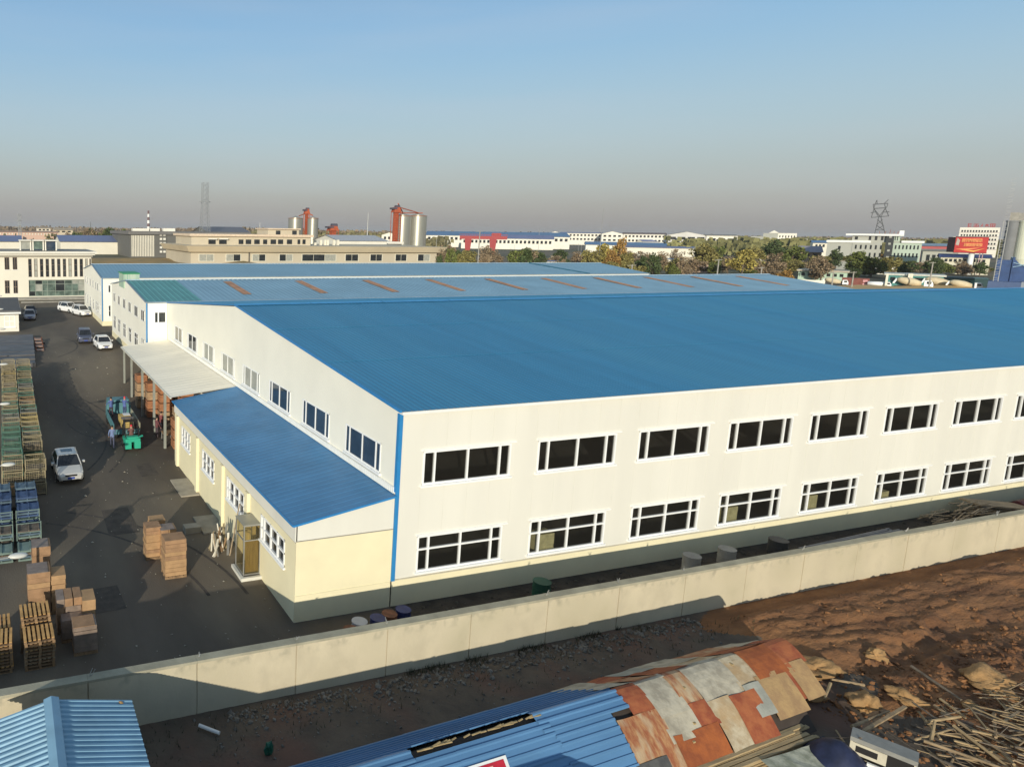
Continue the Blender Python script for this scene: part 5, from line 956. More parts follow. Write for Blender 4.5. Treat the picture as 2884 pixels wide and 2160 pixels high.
# ================================================================== small blue shed at bottom left
SB = mat('sheet_blue_light', (.23, .40, .52), .42, var=.12, scale=.8, spec=.5)
sh = thing('tin_shed', 'small shed with bright blue corrugated gable roof at the bottom left corner', 'shed', (0, 0, 0))
RX, RN, RS, RZs = -14.92, -5.95, -12.2, 2.75
for (xe, ze) in ((-12.55, 2.24), (-17.3, 2.24)):
    for k in range(3):
        y0 = RN+.0-(k+1)*2.08+.02; y1 = RN-k*2.08; q = MB().use(SB); q2 = MB().use(SB)
        n = 10; pr = []
        for i in range(n):
            a = y0+(y1-y0)*i/n; p_ = (y1-y0)/n; pr += [(a, 0), (a+p_*.42, 0), (a+p_*.55, .045), (a+p_*.87, .045)]
        pr.append((y1, 0)); up_ = k*.004
        A = [(RX, y, RZs+d+up_) for y, d in pr]; B = [(xe, y, ze+d+up_) for y, d in pr]
        q.raw(A+B, [(i, i+1, len(pr)+i+1, len(pr)+i) for i in range(len(pr)-1)]); q.build('roof_sheet', parent=sh)
q = MB().use(SB); q.raw([(RX-.22, RN+.03, RZs+.045), (RX-.22, RS, RZs+.045), (RX, RS, RZs+.12), (RX, RN+.03, RZs+.12), (RX+.22, RS, RZs+.045), (RX+.22, RN+.03, RZs+.045)], [(0, 1, 2, 3), (3, 2, 4, 5)]); q.build('ridge_cap', parent=sh)
q = MB().use(mat('shed_wall', (.25, .24, .22), .9)); q.raw([(-17, RN-.2, 0), (-12.8, RN-.2, 0), (-12.8, RN-.2, 2.25), (RX, RN-.2, 2.68), (-17, RN-.2, 2.25), (-17, RS, 0), (-12.8, RS, 0), (-12.8, RS, 2.25), (RX, RS, 2.68), (-17, RS, 2.25)], [(0, 1, 2, 3, 4), (1, 6, 7, 2), (0, 4, 9, 5), (5, 9, 8, 7, 6)]); q.build('wall', parent=sh)
o = obj('rock', rock_mesh(3, MATS['tan_clay'])); o.location = (-12.9, -6.1, 2.36); o.scale = (.13, .11, .12); tag(o, 'small stone weighing down the corner of the left blue roof', 'stone')
# ================================================================== long arched cover of sheets
ar = thing('arched_shelter', 'long low arched cover of blue panels and rusty patched sheets along the foreground', 'shelter', (0, 0, 0))
def yc(x): return -9.55+.055*(x+2)
def A_(x, t, up=0.0):
    z = .30+1.57*((1-abs(t)**1.7) if t < 0 else (1-t)**1.08); return (x, yc(x)+2.2*t, z+up)
PB2 = mat('panel_blue', (.095, .215, .38), .45, var=.12, scale=.7, stretch=(.3, 2, 1), spec=.4)
def sheet(x0, x1, t0, t1, m, up, ribs=0, name='sheet', nx=3, nt=5, warp=.02, skew=0):
    q = MB().use(m); rows = []
    ts = np.linspace(t0, t1, nt) if not ribs else None
    if ribs:
        ts = [];  n = ribs
        for i in range(n): a = t0+(t1-t0)*i/n; p_ = (t1-t0)/n; ts += [(a, 0), (a+p_*.62, 0), (a+p_*.72, .045), (a+p_*.92, .045)]
        ts.append((t1, 0))
    else: ts = [(t, 0) for t in ts]
    sd_ = rs.uniform(0, 50); c = []
    for i in range(nx+1):
        u = i/nx
        for (t, d) in ts:
            p = Vector(A_(x0+(x1-x0)*u+skew*(t-t0), t, up)); nrm = Vector((0, .25*np.sign(t)*abs(t), 1)).normalized(); p += nrm*(d+warp*noise.noise(Vector((p.x*1.3+sd_, p.y*1.3, 0)))); c.append(p)
    L = len(ts); q.raw(c, [(i*L+j, (i+1)*L+j, (i+1)*L+j+1, i*L+j+1) for i in range(nx) for j in range(L-1)])
    o = q.build(name, parent=ar); return o
for k in range(5):     # blue panels
    a = -14.2+k*3.4; b = min(a+3.44, 2.55)
    sheet(a, b, 1.0, .05, PB2, .02+.006*(k % 2), 7, 'blue_panel', warp=.008)
    if b > -5.3 and a < -.9:
        # the slot left open near the ridge
        for (u0, u1) in ((a, max(a, -5.3)), (min(b, -.9), b)):
            if u1-u0 > .2: sheet(u0, u1, .046, -.302, PB2, .02, 3, 'blue_panel', warp=.008)
    else: sheet(a, b, .046, -.30, PB2, .02, 3, 'blue_panel', warp=.008)
    e = b if k < 4 else 1.75; sheet(a, e, -.14 if (b > -5.3 and a < -.9) else -.302, -1.0, PB2, .024+.006*(k % 2), 8, 'blue_panel', warp=.008)
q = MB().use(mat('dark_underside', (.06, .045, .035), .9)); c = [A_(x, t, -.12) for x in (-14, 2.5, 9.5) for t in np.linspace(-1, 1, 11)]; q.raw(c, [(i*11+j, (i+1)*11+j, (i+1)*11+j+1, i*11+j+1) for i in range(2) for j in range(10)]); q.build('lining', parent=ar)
WPL = mat('pale_splintered_wood', (.38, .28, .14), .9, var=.2, scale=5)
for i in range(22):
    x = -5.2+rs.random()*4.2; p = Vector(A_(x, -.06, .0)); q = MB().use(WPL); q.bar(p+Vector((0, 0, .0)), p+Vector((rs.uniform(.12, .5), rs.uniform(-.05, .1), rs.uniform(0, .06))), .035, .03); q.build('batten', parent=ar)
def rustmat(name, a, b, sc=1.2, thr=None, **k): return mat(name, a, .9, scale=sc, col2=b, detail=10, bump=.25, bscale=12, lo=.40, hi=.60, **k)
RU = rustmat('rust_orange', (.36, .105, .03), (.25, .07, .025), 2); RR = rustmat('rust_red', (.26, .065, .03), (.36, .115, .045), 2.2)
GP = rustmat('pale_zinc', (.46, .415, .32), (.31, .275, .21), 2.4, col3=(.50, .45, .34), s3=1.1); CP = rustmat('cream_weathered', (.50, .42, .29), (.38, .29, .18), 3, col3=(.40, .27, .14), s3=1.2)
MR = rustmat('mixed_rust', (.42, .22, .10), (.30, .10, .045), 3, col3=(.46, .35, .22), s3=1.4, stretch=(2.2, .7, 1)); SL = rustmat('slate_sheet', (.10, .10, .095), (.07, .07, .07), 3); BZ = rustmat('zinc_blue_grey', (.34, .34, .29), (.27, .27, .23), 2)
TN = rustmat('tan_board', (.40, .26, .12), (.32, .20, .10), 3)
#  (x0, x1, t0, t1, material, lift)
SH = [(2.5, 3.45, .03, -.42, RR, .03), (3.4, 4.7, .05, -.52, GP, .045), (4.62, 5.5, .03, -.50, MR, .035), (5.45, 7.3, .06, -.55, GP, .05), (7.2, 8.3, .04, -.5, CP, .04), (8.25, 9.8, .08, -.45, RU, .05), (9.7, 10.9, .10, -.40, RR, .03), (9.75, 10.7, -.36, -.78, TN, .02),
      (1.75, 3.5, -.40, -1.0, MR, .05), (3.35, 4.75, -.46, -.76, GP, .06), (3.45, 5.45, -.70, -1.02, RU, .068), (4.7, 5.6, -.46, -.72, RR, .05), (5.5, 6.5, -.50, -1.02, CP, .06), (6.45, 7.7, -.52, -1.0, RR, .07), (7.3, 8.1, -.46, -.80, BZ, .08), (8.05, 9.6, -.40, -.86, TN, .06), (9.2, 10.0, -.2, -.75, RR, .03),
      (1.6, 2.9, -.82, -1.04, SL, .078),
      (2.2, 3.6, 1.0, .05, GP, .04), (3.5, 4.8, .95, .48, RR, .05), (3.5, 4.6, .5, .02, MR, .04), (4.6, 6.0, 1.02, .55, BZ, .05), (4.7, 6.1, .58, .02, RU, .04), (5.95, 7.9, 1.0, .42, GP, .05), (6.0, 7.9, .45, .02, CP, .045), (7.8, 9.9, .9, .40, MR, .04), (7.9, 9.8, .42, .03, RU, .05), (9.7, 11.0, .82, .35, GP, .03), (9.75, 10.8, .38, .03, RR, .04)]
for i, s_ in enumerate(SH): sheet(*s_[:5], s_[5]+.004*i % .03, 0, 'rusty_sheet', nx=6, nt=7, warp=.05, skew=rs.uniform(-.06, .06))
for x, t in ((4.1, -.80), (4.5, -.66), (7.6, -.2), (5.0, -.3)): p = Vector(A_(x, t, .09)); q = MB().use(WPL); q.box(p.x, p.x+rs.uniform(.05, .12), p.y, p.y+rs.uniform(.1, .22), p.z-.03, p.z+.02); q.build('chip', parent=ar)
# sunny red sign laid on the blue panels
sg = thing('sign_board', 'red board with pale border lying on the blue panels at bottom edge', 'sign', (0, 0, 0))
q = MB().use(WHITEP); c = [A_(-5.2, -.40, .09), A_(-2.55, -.40, .09), A_(-2.62, -.60, .09), A_(-5.2, -.60, .09)]; q.face(c); q.build('backing', parent=sg)
q = MB().use(mat('sign_red', (.50, .02, .04), .5, var=.1, scale=4)); q.face([A_(-5.1, -.43, .096), A_(-2.68, -.43, .096), A_(-2.72, -.58, .096), A_(-5.1, -.58, .096)]); q.build('face', parent=sg)
q = MB().use(mat('sign_mark', (.75, .35, .3), .5)); q.face([A_(-3.5, -.46, .102), A_(-3.1, -.46, .102), A_(-3.2, -.54, .102), A_(-3.55, -.54, .102)]); q.face([A_(-4.2, -.45, .102), A_(-4.0, -.45, .102), A_(-4.0, -.55, .102), A_(-4.3, -.55, .102)]); q.build('marking', parent=sg)
# planks stacked under its south edge
ps = thing('plank_stack', 'stack of long weathered planks along the sunny edge of the arched cover', 'planks', (0, 0, 0))
PLK = mat('weathered_plank', (.42, .31, .165), .9, scale=2.5, var=.22, stretch=(.3, 6, 6), bump=.3)
for i in range(22):
    r, c = divmod(i, 4); z = .05+r*.075; x0 = rs.uniform(3.2, 3.9); L = rs.uniform(4.9, 5.6); y = -11.28-c*.13+rs.uniform(-.02, .02)-(5-r)*.02
    q = MB().use(PLK); a = Vector((x0, y-.06, z)); b = Vector((x0+L, y+.28, z+rs.uniform(-.005, .01))); q.bar(a, b, .12, .055); q.build('plank', parent=ps)
# pale sheet, tarp, cabinet
ls = MB().use(rustmat('lichen_sheet', (.42, .42, .33), (.25, .26, .19), 3)); c = []
for i in range(9):
    for j in range(5): x = 6.0+i*.3; y = -11.72-j*.32; c.append((x, y, .42-.03*j+.05*noise.noise(Vector((x*2, y*2, 0)))+.1*(i == 8)))
ls.raw(c, [(i*5+j, (i+1)*5+j, (i+1)*5+j+1, i*5+j+1) for i in range(8) for j in range(4)]); tag(ls.build('metal_sheet'), 'pale lichen spotted sheet lying below the plank stack', 'sheet')
tp = MB().use(mat('navy_tarp', (.016, .022, .055), .55, var=.4, scale=2, bump=.3, bscale=4)); c = []; N = 22
for i in range(N+1):
    for j in range(N+1): x = 7.5+i*.10; y = -13.4+j*.10; r = math.hypot((x-8.5)/.95, (y+12.3)/1.0); h = .95*max(0, 1-r**1.6)+.10*fbm(x, y, 2, 3, 2); c.append((x, y, .03+max(0, h)))
tp.raw(c, [(i*(N+1)+j, (i+1)*(N+1)+j, (i+1)*(N+1)+j+1, i*(N+1)+j+1) for i in range(N) for j in range(N)]); tag(tp.build('tarpaulin', smooth=True), 'dark navy tarpaulin draped over a heap beside the scrap cabinet', 'tarp')
cb = thing('scrap_cabinet', 'battered beige metal machine cabinet dumped before the scrap timber', 'cabinet', (9.35, -12.95, 0), rad(-64))
CBM = mat('cabinet_beige', (.55, .50, .38), .5, var=.08, scale=3); CBG = mat('cabinet_grey', (.25, .245, .22), .6, var=.1, scale=3); BLK = mat('black_void', (.015, .013, .012), .8)
q = MB().use(CBG); q.box(-.75, .75, -.3, .3, 1.02, 1.16); q.build('lid', parent=cb)
q = MB().use(CBM); q.box(-.74, -.68, -.29, .29, .1, 1.017); q.box(.68, .74, -.29, .29, .1, 1.017); q.box(-.679, .679, .25, .29, .1, 1.017); q.box(-.679, .1, -.29, -.25, .62, 1.0); q.box(-.679, .679, -.288, -.25, .1, .35); q.build('casing', parent=cb)
q = MB().use(BLK); q.box(-.6, -.1, -.296, -.27, .72, .92); q.box(.1, .679, -.27, -.2, .35, 1.0); q.build('opening', parent=cb)
q = MB().use(WHITEP); q.box(-.3, .66, -.40, -.31, .40, .55); q.build('louvre', parent=cb)
# boulders and clay lumps
CR_ = [rock_mesh(20+i, TANR, 4, 'boulder', .38) for i in range(4)]
for i, (x, y, s_, lb) in enumerate(((12.9, -8.9, (2.3, 1.1, .9), 'large tan clay lump at the end of the arched cover'), (12.6, -10.7, (1.7, .9, 1.0), 'broken tan clay boulder left of the flat stone slab'), (13.9, -11.1, (1.1, 1.2, .55), 'smooth flat tan slab leaning at the top of the scrap heap'), (17.9, -11.4, (2.2, 1.6, 1.0), 'jagged tan earth bank above the scrap on the right'), (11.3, -9.7, (1.4, .8, .6), 'low tan lump touching the rusty sheet corner'), (11.9, -7.35, (2.2, .35, .4), 'long narrow tan clod behind the arched cover'), (16.0, -9.0, (1.2, .6, .6), 'small tan clod in the shaded ditch'), (15.4, -12.1, (.7, .5, .4), 'brown clod among poles'))):
    o = obj('boulder', CR_[i % 4], loc=(x, y, gh_(x, y)+s_[2]*.10), scale=(s_[0]*.7, s_[1]*.8, s_[2]*1.1), rot=(0, 0, rs.uniform(-.5, .5))); tag(o, lb, 'boulder')
o = obj('white_sack', rock_mesh(9, WHITEP, 2, 'sack')); o.location = (9.95, -10.25, .75); o.scale = (.35, .25, .25); tag(o, 'crumpled white sack at the corner of the last rusty sheet', 'sack')
# scrap timber heap
TM = [mat('scrap_timber', (.30, .215, .125), .9, var=.3, scale=3), mat('scrap_timber_grey', (.17, .135, .10), .9, var=.3, scale=3), mat('scrap_timber_tan', (.36, .26, .14), .9, var=.2, scale=3)]
pm = []
for m_ in TM:
    for sq in (0, 1):
        q = MB().use(m_); (q.bar((-.5, 0, 0), (.5, 0, 0), .075, .05) if sq else q.tube((-.5, 0, 0), (.5, 0, 0), .04, .03, n=7)); pm.append(q.mesh('pole'))
big = [((11.97, -12.64), (12.6, -14.3)), ((13.41, -12.63), (13.0, -14.3)), ((13.6, -12.2), (13.3, -14.3)), ((14.15, -11.76), (13.44, -14.08)), ((13.04, -12.19), (14.11, -12.46)), ((14.07, -12.26), (17.4, -13.1)), ((15.52, -12.64), (14.08, -13.36)), ((14.1, -13.3), (12.99, -14.27)), ((10.47, -11.84), (13.26, -11.44)), ((10.3, -11.6), (12.6, -11.35)), ((12.2, -12.7), (13.0, -12.35)), ((16.0, -10.12), (15.3, -11.9)), ((13.3, -10.2), (12.3, -9.75)), ((12.2, -9.8), (11.1, -10.3))]
PK = ['brown round stick', 'brown square batten', 'dark grey round stick', 'dark grey square batten', 'tan round stick', 'tan square batten']
def pole3(a, b, z0, z1, k, t=1.0, lb=None):
    a = Vector((a[0], a[1], z0)); b = Vector((b[0], b[1], z1)); d = b-a; o = obj('scrap_pole', pm[k], loc=(a+b)/2); o.rotation_mode = 'XYZ'; o.rotation_euler = d.to_track_quat('X', 'Z').to_euler(); o.scale = (d.length, t, t)
    tag(o, lb or PK[[0, 1, 2, 3, 4, 5][k]]+' lying in the tangled scrap timber heap', 'pole', None if lb else PK[k]+' pieces in the scrap timber heap'); return o
for i, (a, b) in enumerate(big): pole3(a, b, .45+rs.uniform(-.1, .2), .45+rs.uniform(-.1, .25), (0, 4, 1, 0, 4, 2)[i % 6], 1.3, ['long straight pole running down the left of the scrap heap', 'left of three parallel dark poles at the heap centre', 'middle of three parallel dark poles at the heap centre', 'right of three parallel dark poles at the heap centre', 'short pale horizontal pole at the heap centre', 'long thin curved pole reaching the right edge of the heap', 'steep grey pole crossing the right side of the heap', 'lower grey pole continuing down the right side', 'thick tan timber pair bar pointing at the flat slab', 'darker timber beside the thick tan one', 'short bright batten above the long straight pole', 'grey board slanting in shade above the heap', 'thin bright pole across the shaded ditch', 'thin bent pole touching the clay lump'][i])
for i in range(270):
    x = rs.uniform(11.3, 19); y = rs.uniform(-14.6, -11.8) if x > 12.6 else rs.uniform(-14.6, -12.4); a = rs.gauss(-1.05, .45) if rs.random() < .7 else rs.uniform(-1.5, 1.5); L = rs.uniform(.4, 1.9); z = gh_(x, y)+.05+rs.random()*.38
    pole3((x, y), (x+math.cos(a)*L, y+math.sin(a)*L), z, z+rs.uniform(-.12, .12), rs.randrange(6), rs.choice([.3, .4, .5, .6, .9]))
pole3((9.1, -11.5), (8.9, -12.6), .3, 1.2, 2, .8, 'leaning thin stick between tarp and cabinet'); pole3((10.1, -11.3), (9.2, -12.1), .2, .5, 4, .8, 'pale stick in shade behind the cabinet')
# bits by the left shed and pale pipe
q = MB().use(WHITEP); q.tube((-10.15, -4.98, .16), (-9.6, -5.5, .14), .06, n=10); tag(q.build('pipe'), 'short pale pipe lying in shade near the wall foot', 'pipe')
gr = obj('green_bag', rock_mesh(5, mat('green_plastic', (.01, .10, .06), .5), 2, 'bag')); gr.location = (-8.35, -6.7, .25); gr.scale = (.3, .25, .6); tag(gr, 'small green bag in the shade right of the left blue shed', 'bag')
# unseen structure added south of the view to throw a shadow on the panels
ns = thing('tin_shed', 'unseen shed added just below the picture edge to shadow the blue panels', 'shed', (0, 0, 0))
q = MB().use(PB2); q.box(-5.2, -2.5, -15.6, -13.3, 2.05, 2.12); q.build('roof_sheet', parent=ns); q = MB().use(GREYC); q.box(-5.1, -2.6, -15.5, -13.4, 0, 2.047); q.build('wall', parent=ns)
# ================================================================== strip between wall and hall
def drum(x, y, z0, m, top, label, r=.31, h=.74, name='oil_drum', cat='drum'):
    t = thing(name, label, cat, (x, y, z0)); q = MB().use(m); q.tube((0, 0, 0), (0, 0, h), r, n=20, caps=False)
    for k in (0, .33, .66, .985): q.tube((0, 0, k*h), (0, 0, k*h+.025), r+.015, n=20)
    q.build('body', parent=t); q = MB().use(top); q.tube((0, 0, h-.05), (0, 0, h-.03), r-.005, n=20); q.tube((.12, .1, h-.03), (.12, .1, h+.0), .04, n=8); q.build('lid', parent=t); return t
RD = mat('drum_rust', (.18, .07, .035), .8, var=.3, scale=4); BLU = mat('drum_blue', (.02, .03, .12), .6, var=.2); WHT = mat('drum_white', (.42, .42, .44), .6, var=.1)
drum(-3.1, -2.2, 0, RD, RD, 'leftmost dark rusty drum behind the wall'); drum(-2.51, -1.79, .02, WHT, mat('lid_tan', (.45, .24, .12), .8, var=.3, scale=5), 'second drum from left with tan lid behind the wall'); drum(-1.66, -1.77, .02, BLU, mat('lid_pale', (.25, .24, .25), .7), 'drum with pale grey lid between tan and orange lids'); drum(-1.05, -1.65, .03, RD, mat('lid_orange', (.40, .14, .05), .8, var=.2, scale=5), 'drum with bright rusty orange lid behind the wall'); drum(-.3, -1.5, .02, BLU, mat('lid_brown', (.32, .2, .12), .8, var=.3, scale=5), 'blue drum with brown lid, rightmost of the drum row')
drum(6.9, -1.4, 0, mat('machine_green', (.015, .08, .05), .6), mat('lid_grey', (.30, .29, .27), .7), 'dark green barrel with grey lid behind the wall', r=.38, h=.9)
drum(15.5, -1.7, 0, GREYC, RUST, 'left grey concrete ring with rusty top behind the wall', .38, 1.12, 'concrete_ring', 'pipe ring'); drum(17.95, -1.6, 0, GREYC, RD, 'right grey concrete ring behind the wall', .38, 1.10, 'concrete_ring', 'pipe ring')
drum(21.9, -1.35, 0, mat('tank_dark', (.05, .05, .05), .6), WHITEP, 'dark tank with round white lid behind the wall', .42, .95, 'tank', 'tank')
pb_ = thing('pipe_bundle', 'bundle of long grey steel pipes lying behind the wall', 'pipes', (0, 0, 0))
for i in range(12): q = MB().use(mat('pipe_grey', (.24, .24, .25), .5, .4, var=.2)); y = -2.3+.13*(i % 6); q.tube((22.8+rs.uniform(0, .8), y, .35+.11*(i//6)), (30.5+rs.uniform(-.5, .5), y+.3, .38+.11*(i//6)), .055, n=6); q.build('pipe', parent=pb_)
for i in range(90):
    x = rs.uniform(34.5, 40); y = rs.uniform(-2.2, -.4); a = rs.uniform(-1.2, .6); L = rs.uniform(.5, 1.7); q = MB().use(WOODG); z = .15+(1-abs(x-37.5)/4)*rs.uniform(0, .9)
    q.bar((x, y, z), (x+math.cos(a)*L, y+math.sin(a)*L*.4, z+rs.uniform(-.2, .25)), rs.uniform(.04, .1), .03); tag(q.build('scrap_board'), 'grey scrap board in the timber pile behind the far wall end', 'board', 'boards in the pile behind the wall')
q = MB().use(WOODG); q.bar((38.6, -.8, .95), (42.4, -1.7, .55), 1.1, .1); tag(q.build('board_panel'), 'broad grey wooden panel on the timber pile behind the wall', 'panel')
q = MB().use(mat('maroon_pipe', (.10, .02, .025), .6, var=.2)); q.tube((42.2, -1.3, .45), (60, -1.2, .5), .35, n=14); tag(q.build('pipe'), 'large maroon pipe beyond the timber pile at right', 'pipe')
# ================================================================== yard: vehicles
CARG = mat('car_glass', (.02, .022, .025), .08, var=.2, spec=.7); TYRE = mat('tyre', (.02, .02, .02), .8); LAMP = mat('headlight_glass', (.6, .6, .6), .15, spec=.8); PLATE = mat('plate_blue', (.03, .06, .3), .5)
def make_car(name, label, paint, loc, rz, L=4.55, Wd=1.78, Ht=1.46, suv=0.0, cat='car', group=None):
    """nose points to local +x; built from lofted stations"""
    t = thing(name, label, cat, loc, rz, group); hw = Wd/2
    def ring(x, w, zb, zs, zt, c=.78): return [(x, -w*.90, zb), (x, w*.90, zb), (x, w, zb+.12), (x, w, zs), (x, w*.95, zs+(zt-zs)*.6), (x, w*c, zt), (x, -w*c, zt), (x, -w*.95, zs+(zt-zs)*.6), (x, -w, zs), (x, -w, zb+.12)]
    b = .0+suv*.12; h = L/2
    st = [(-h, .80, .34, .62, .84), (-h+.10, .92, .26, .72, .97+b), (-h+.55, .98, .22, .80, 1.03+b), (-1.0, 1.0, .20, .80, 1.0+b), (.2, 1.0, .20, .78, .97+b), (h-1.25, .99, .20, .74, .94+b), (h-.6, .96, .22, .68, .83+b), (h-.16, .88, .26, .60, .72+b), (h, .72, .34, .52, .60+b)]
    q = MB().use(paint); q.loft([ring(x, hw*w, zb, zs, zt) for x, w, zb, zs, zt in st]); q.build('body', parent=t, smooth=False)
    zt = Ht; zb = .93+b
    def cab(x, w, z): return [(x, -w, z), (x, w, z)]
    lo = [(-h+.42+.25*(1-suv), .90), (-h+.95, .93), (.5, .93), (h-1.15, .88)]; up = [(-h+.85+.35*(1-suv)-.45*suv, .72), (-h+1.25, .76), (.15, .75), (.42, .70)]
    q = MB().use(CARG)
    A = [(x, s*hw*w, zb) for x, w in lo for s in (-1, 1)]; B = [(x, s*hw*w, zt-.03) for x, w in up for s in (-1, 1)]
    q.raw(A+B, [(0, 1, 9, 8), (6, 14, 15, 7), (0, 8, 10, 2), (2, 10, 12, 4), (4, 12, 14, 6), (1, 3, 11, 9), (3, 5, 13, 11), (5, 7, 15, 13)]); q.build('windows', parent=t)
    q = MB().use(paint); C2 = [(x, s*hw*w*1.01, zt-.035) for x, w in up for s in (-1, 1)]; D2 = [(x*.96, s*hw*w*.86, zt+.02) for x, w in up for s in (-1, 1)]
    q.raw(C2+D2, [(0, 1, 9, 8), (6, 14, 15, 7), (0, 8, 10, 2), (2, 10, 12, 4), (4, 12, 14, 6), (1, 3, 11, 9), (3, 5, 13, 11), (5, 7, 15, 13), (8, 9, 11, 10), (10, 11, 13, 12), (12, 13, 15, 14)])
    for s in (-1, 1):
        for (a, c_) in ((6, 14), (0, 8), (2, 10)):
            pa = Vector((lo[a//2][0], s*hw*lo[a//2][1], zb)); pb = Vector((up[(c_-8)//2][0], s*hw*up[(c_-8)//2][1], zt-.03)); q.bar(pa, pb, .06, .05)
    q.build('roof', parent=t)
    if name == 'silver_car': q = MB().use(CARG); q.box(-.75, -.1, -.38, .38, zt+.018, zt+.03); q.build('sunroof', parent=t)
    for sx in (-1, 1):
        for sy in (-1, 1):
            q = MB().use(TYRE); q.tube((sx*L*.30, sy*(hw-.18), .32), (sx*L*.30, sy*(hw+.01), .32), .32, n=16); w_ = q.build('wheel', parent=t); q = MB().use(METAL); q.tube((sx*L*.30, sy*(hw+.0), .32), (sx*L*.30, sy*(hw+.02), .32), .19, n=10); q.build('rim', parent=w_)
    for s in (-1, 1):
        q = MB().use(LAMP); q.raw([(h-.05, s*hw*.48, .60+b), (h-.28, s*hw*.90, .62+b), (h-.36, s*hw*.91, .76+b), (h-.10, s*hw*.50, .71+b)], [(0, 1, 2, 3)] if s > 0 else [(3, 2, 1, 0)]); q.build('headlight', parent=t)
        q = MB().use(paint); q.box(.55, .73, s*(hw+.02)-.0, s*(hw+.02)+s*.18, .93+b, 1.05+b) if s > 0 else q.box(.55, .73, -(hw+.20), -(hw+.02), .93+b, 1.05+b); q.build('mirror', parent=t)
    q = MB().use(BLK); q.box(h-.06, h+.012, -hw*.42, hw*.42, .58+b, .67+b); q.box(h-.05, h+.014, -hw*.6, hw*.6, .28, .36); q.build('grille', parent=t)
    q = MB().use(PLATE); q.box(h-.02, h+.025, -.22, .22, .40, .53); q.build('licence_plate', parent=t); return t
SIL = mat('car_silver', (.62, .60, .56), .35, .25, var=.02); CW = mat('car_white', (.78, .77, .75), .3, var=.02); CG = mat('car_blue_grey', (.10, .11, .16), .35, .2, var=.03); CD = mat('car_dark', (.035, .035, .045), .3, var=.03); CL = mat('car_lilac_silver', (.40, .40, .44), .35, .2, var=.03)
N90 = -math.pi/2
make_car('silver_car', 'silver sedan with sunroof facing the viewer beside the wire cages', SIL, (-12.22, 21.0, 0.02), N90+.03)
make_car('white_car', 'white car near the canopy end, front of the two parked by the second hall', CW, (-4.75, 58.6, 2.03), N90+.05)
make_car('blue_grey_car', 'blue grey car parked just behind the white one by the second hall', CG, (-6.3, 64.0, 2.03), N90-.05, suv=.6, Ht=1.6)
make_car('white_suv', 'white SUV nearer of two angled white cars by the third hall', CW, (-3.9, 91.2, 2.03), N90+.35, suv=1, Ht=1.68)
make_car('white_suv', 'white SUV farther of two angled white cars by the third hall', CW, (-5.5, 96.5, 2.03), N90+.5, suv=1, Ht=1.65)
make_car('silver_car_far', 'pale silver car in shade near the gate house', CL, (-12.3, 88.0, 2.03), N90)
make_car('dark_car', 'dark car in shade behind the pale silver one', CD, (-12.0, 94.0, 2.03), N90+.1)
bpy.data.objects['silver_car_far'].name = 'silver_car'
# forklift seen from behind
FG = mat('forklift_green', (.03, .38, .24), .45, var=.05); fk = thing('forklift', 'bright green forklift seen from behind at the tail of the loaded truck', 'forklift', (-7.15, 24.35, .02))
q = MB().use(FG)
for s in (-1, 1): q.loft([[(s*.12, -.05, .25), (s*.56, -.05, .25), (s*.58, -.02, .75), (s*.12, -.02, .75)], [(s*.12, .8, .2), (s*.56, .8, .2), (s*.58, .8, .8), (s*.12, .8, .8)]])
q.box(-.55, .55, .0, .8, .751, 1.0); q.box(-.42, .42, .05, .5, 1.003, 1.12); q.build('counterweight', parent=fk)
q = MB().use(FG); q.box(-.5, .5, .81, 1.7, .3, .8); q.build('chassis', parent=fk)
q = MB().use(BLK)
for s in (-1, 1): q.bar((s*.5, .3, 1.0), (s*.47, .75, 2.1), .07); q.bar((s*.5, 1.65, .8), (s*.47, 1.35, 2.1), .07); q.bar((s*.47, .75, 2.1), (s*.47, 1.35, 2.1), .06)
for k in range(5): q.bar((-.47, .75+.15*k, 2.1), (.47, .75+.15*k, 2.1), .035)
q.build('overhead_guard', parent=fk)
q = MB().use(TYRE)
for s in (-1, 1):
    for y in (.45, 1.5): q.tube((s*.45, y, .28), (s*.62, y, .28), .28, n=14)
q.build('wheels', parent=fk)
q = MB().use(mat('mast_dark', (.1, .1, .1), .5, .3)); 
for s in (-1, 1): q.bar((s*.32, 1.85, .1), (s*.32, 1.85, 2.2), .1); 
q.bar((-.32, 1.85, 1.2), (.32, 1.85, 1.2), .1); q.build('mast', parent=fk); q = MB().use(BLK); q.bar((-.25, 1.95, .12), (-.25, 2.9, .1), .1, .05); q.bar((.25, 1.95, .12), (.25, 2.9, .1), .1, .05); q.build('forks', parent=fk)
q = MB().use(FG); 
for s in (-1, 1): q.raw([(s*.28, .02, 1.0), (s*.75, -.05, 1.15), (s*.75, .2, 1.2), (s*.28, .3, 1.02)], [(0, 1, 2, 3)])
q.build('fender', parent=fk)
# flatbed truck
TK = mat('truck_teal', (.09, .22, .24), .55, var=.15, scale=2); tk = thing('flatbed_truck', 'teal flatbed truck with crates and men being loaded beside the canopy', 'truck', (-7.15, 27.0, .02), -.02)
q = MB().use(mat('bed_planks', (.08, .05, .045), .9)); q.box(-.98, .98, 0, 4.6, .95, 1.03); q.build('bed', parent=tk)
for nm, (a, b, c, d) in {'l': (-1.03, -.985, 0, 4.6), 'r': (.985, 1.03, 0, 4.6), 't': (-1.0, 1.0, -.045, 0), 'h': (-1.0, 1.0, 4.6, 4.66)}.items():
    q = MB().use(TK if nm != 'r' else mat('truck_pale', (.45, .42, .30), .6)); zt = 1.45 if nm != 'h' else 1.95; q.box(a, b, c, d, .8 if nm != 't' else .62, zt if nm != 't' else 1.0); q.build({'l': 'side_board', 'r': 'side_board', 't': 'tailgate', 'h': 'headboard'}[nm], parent=tk)
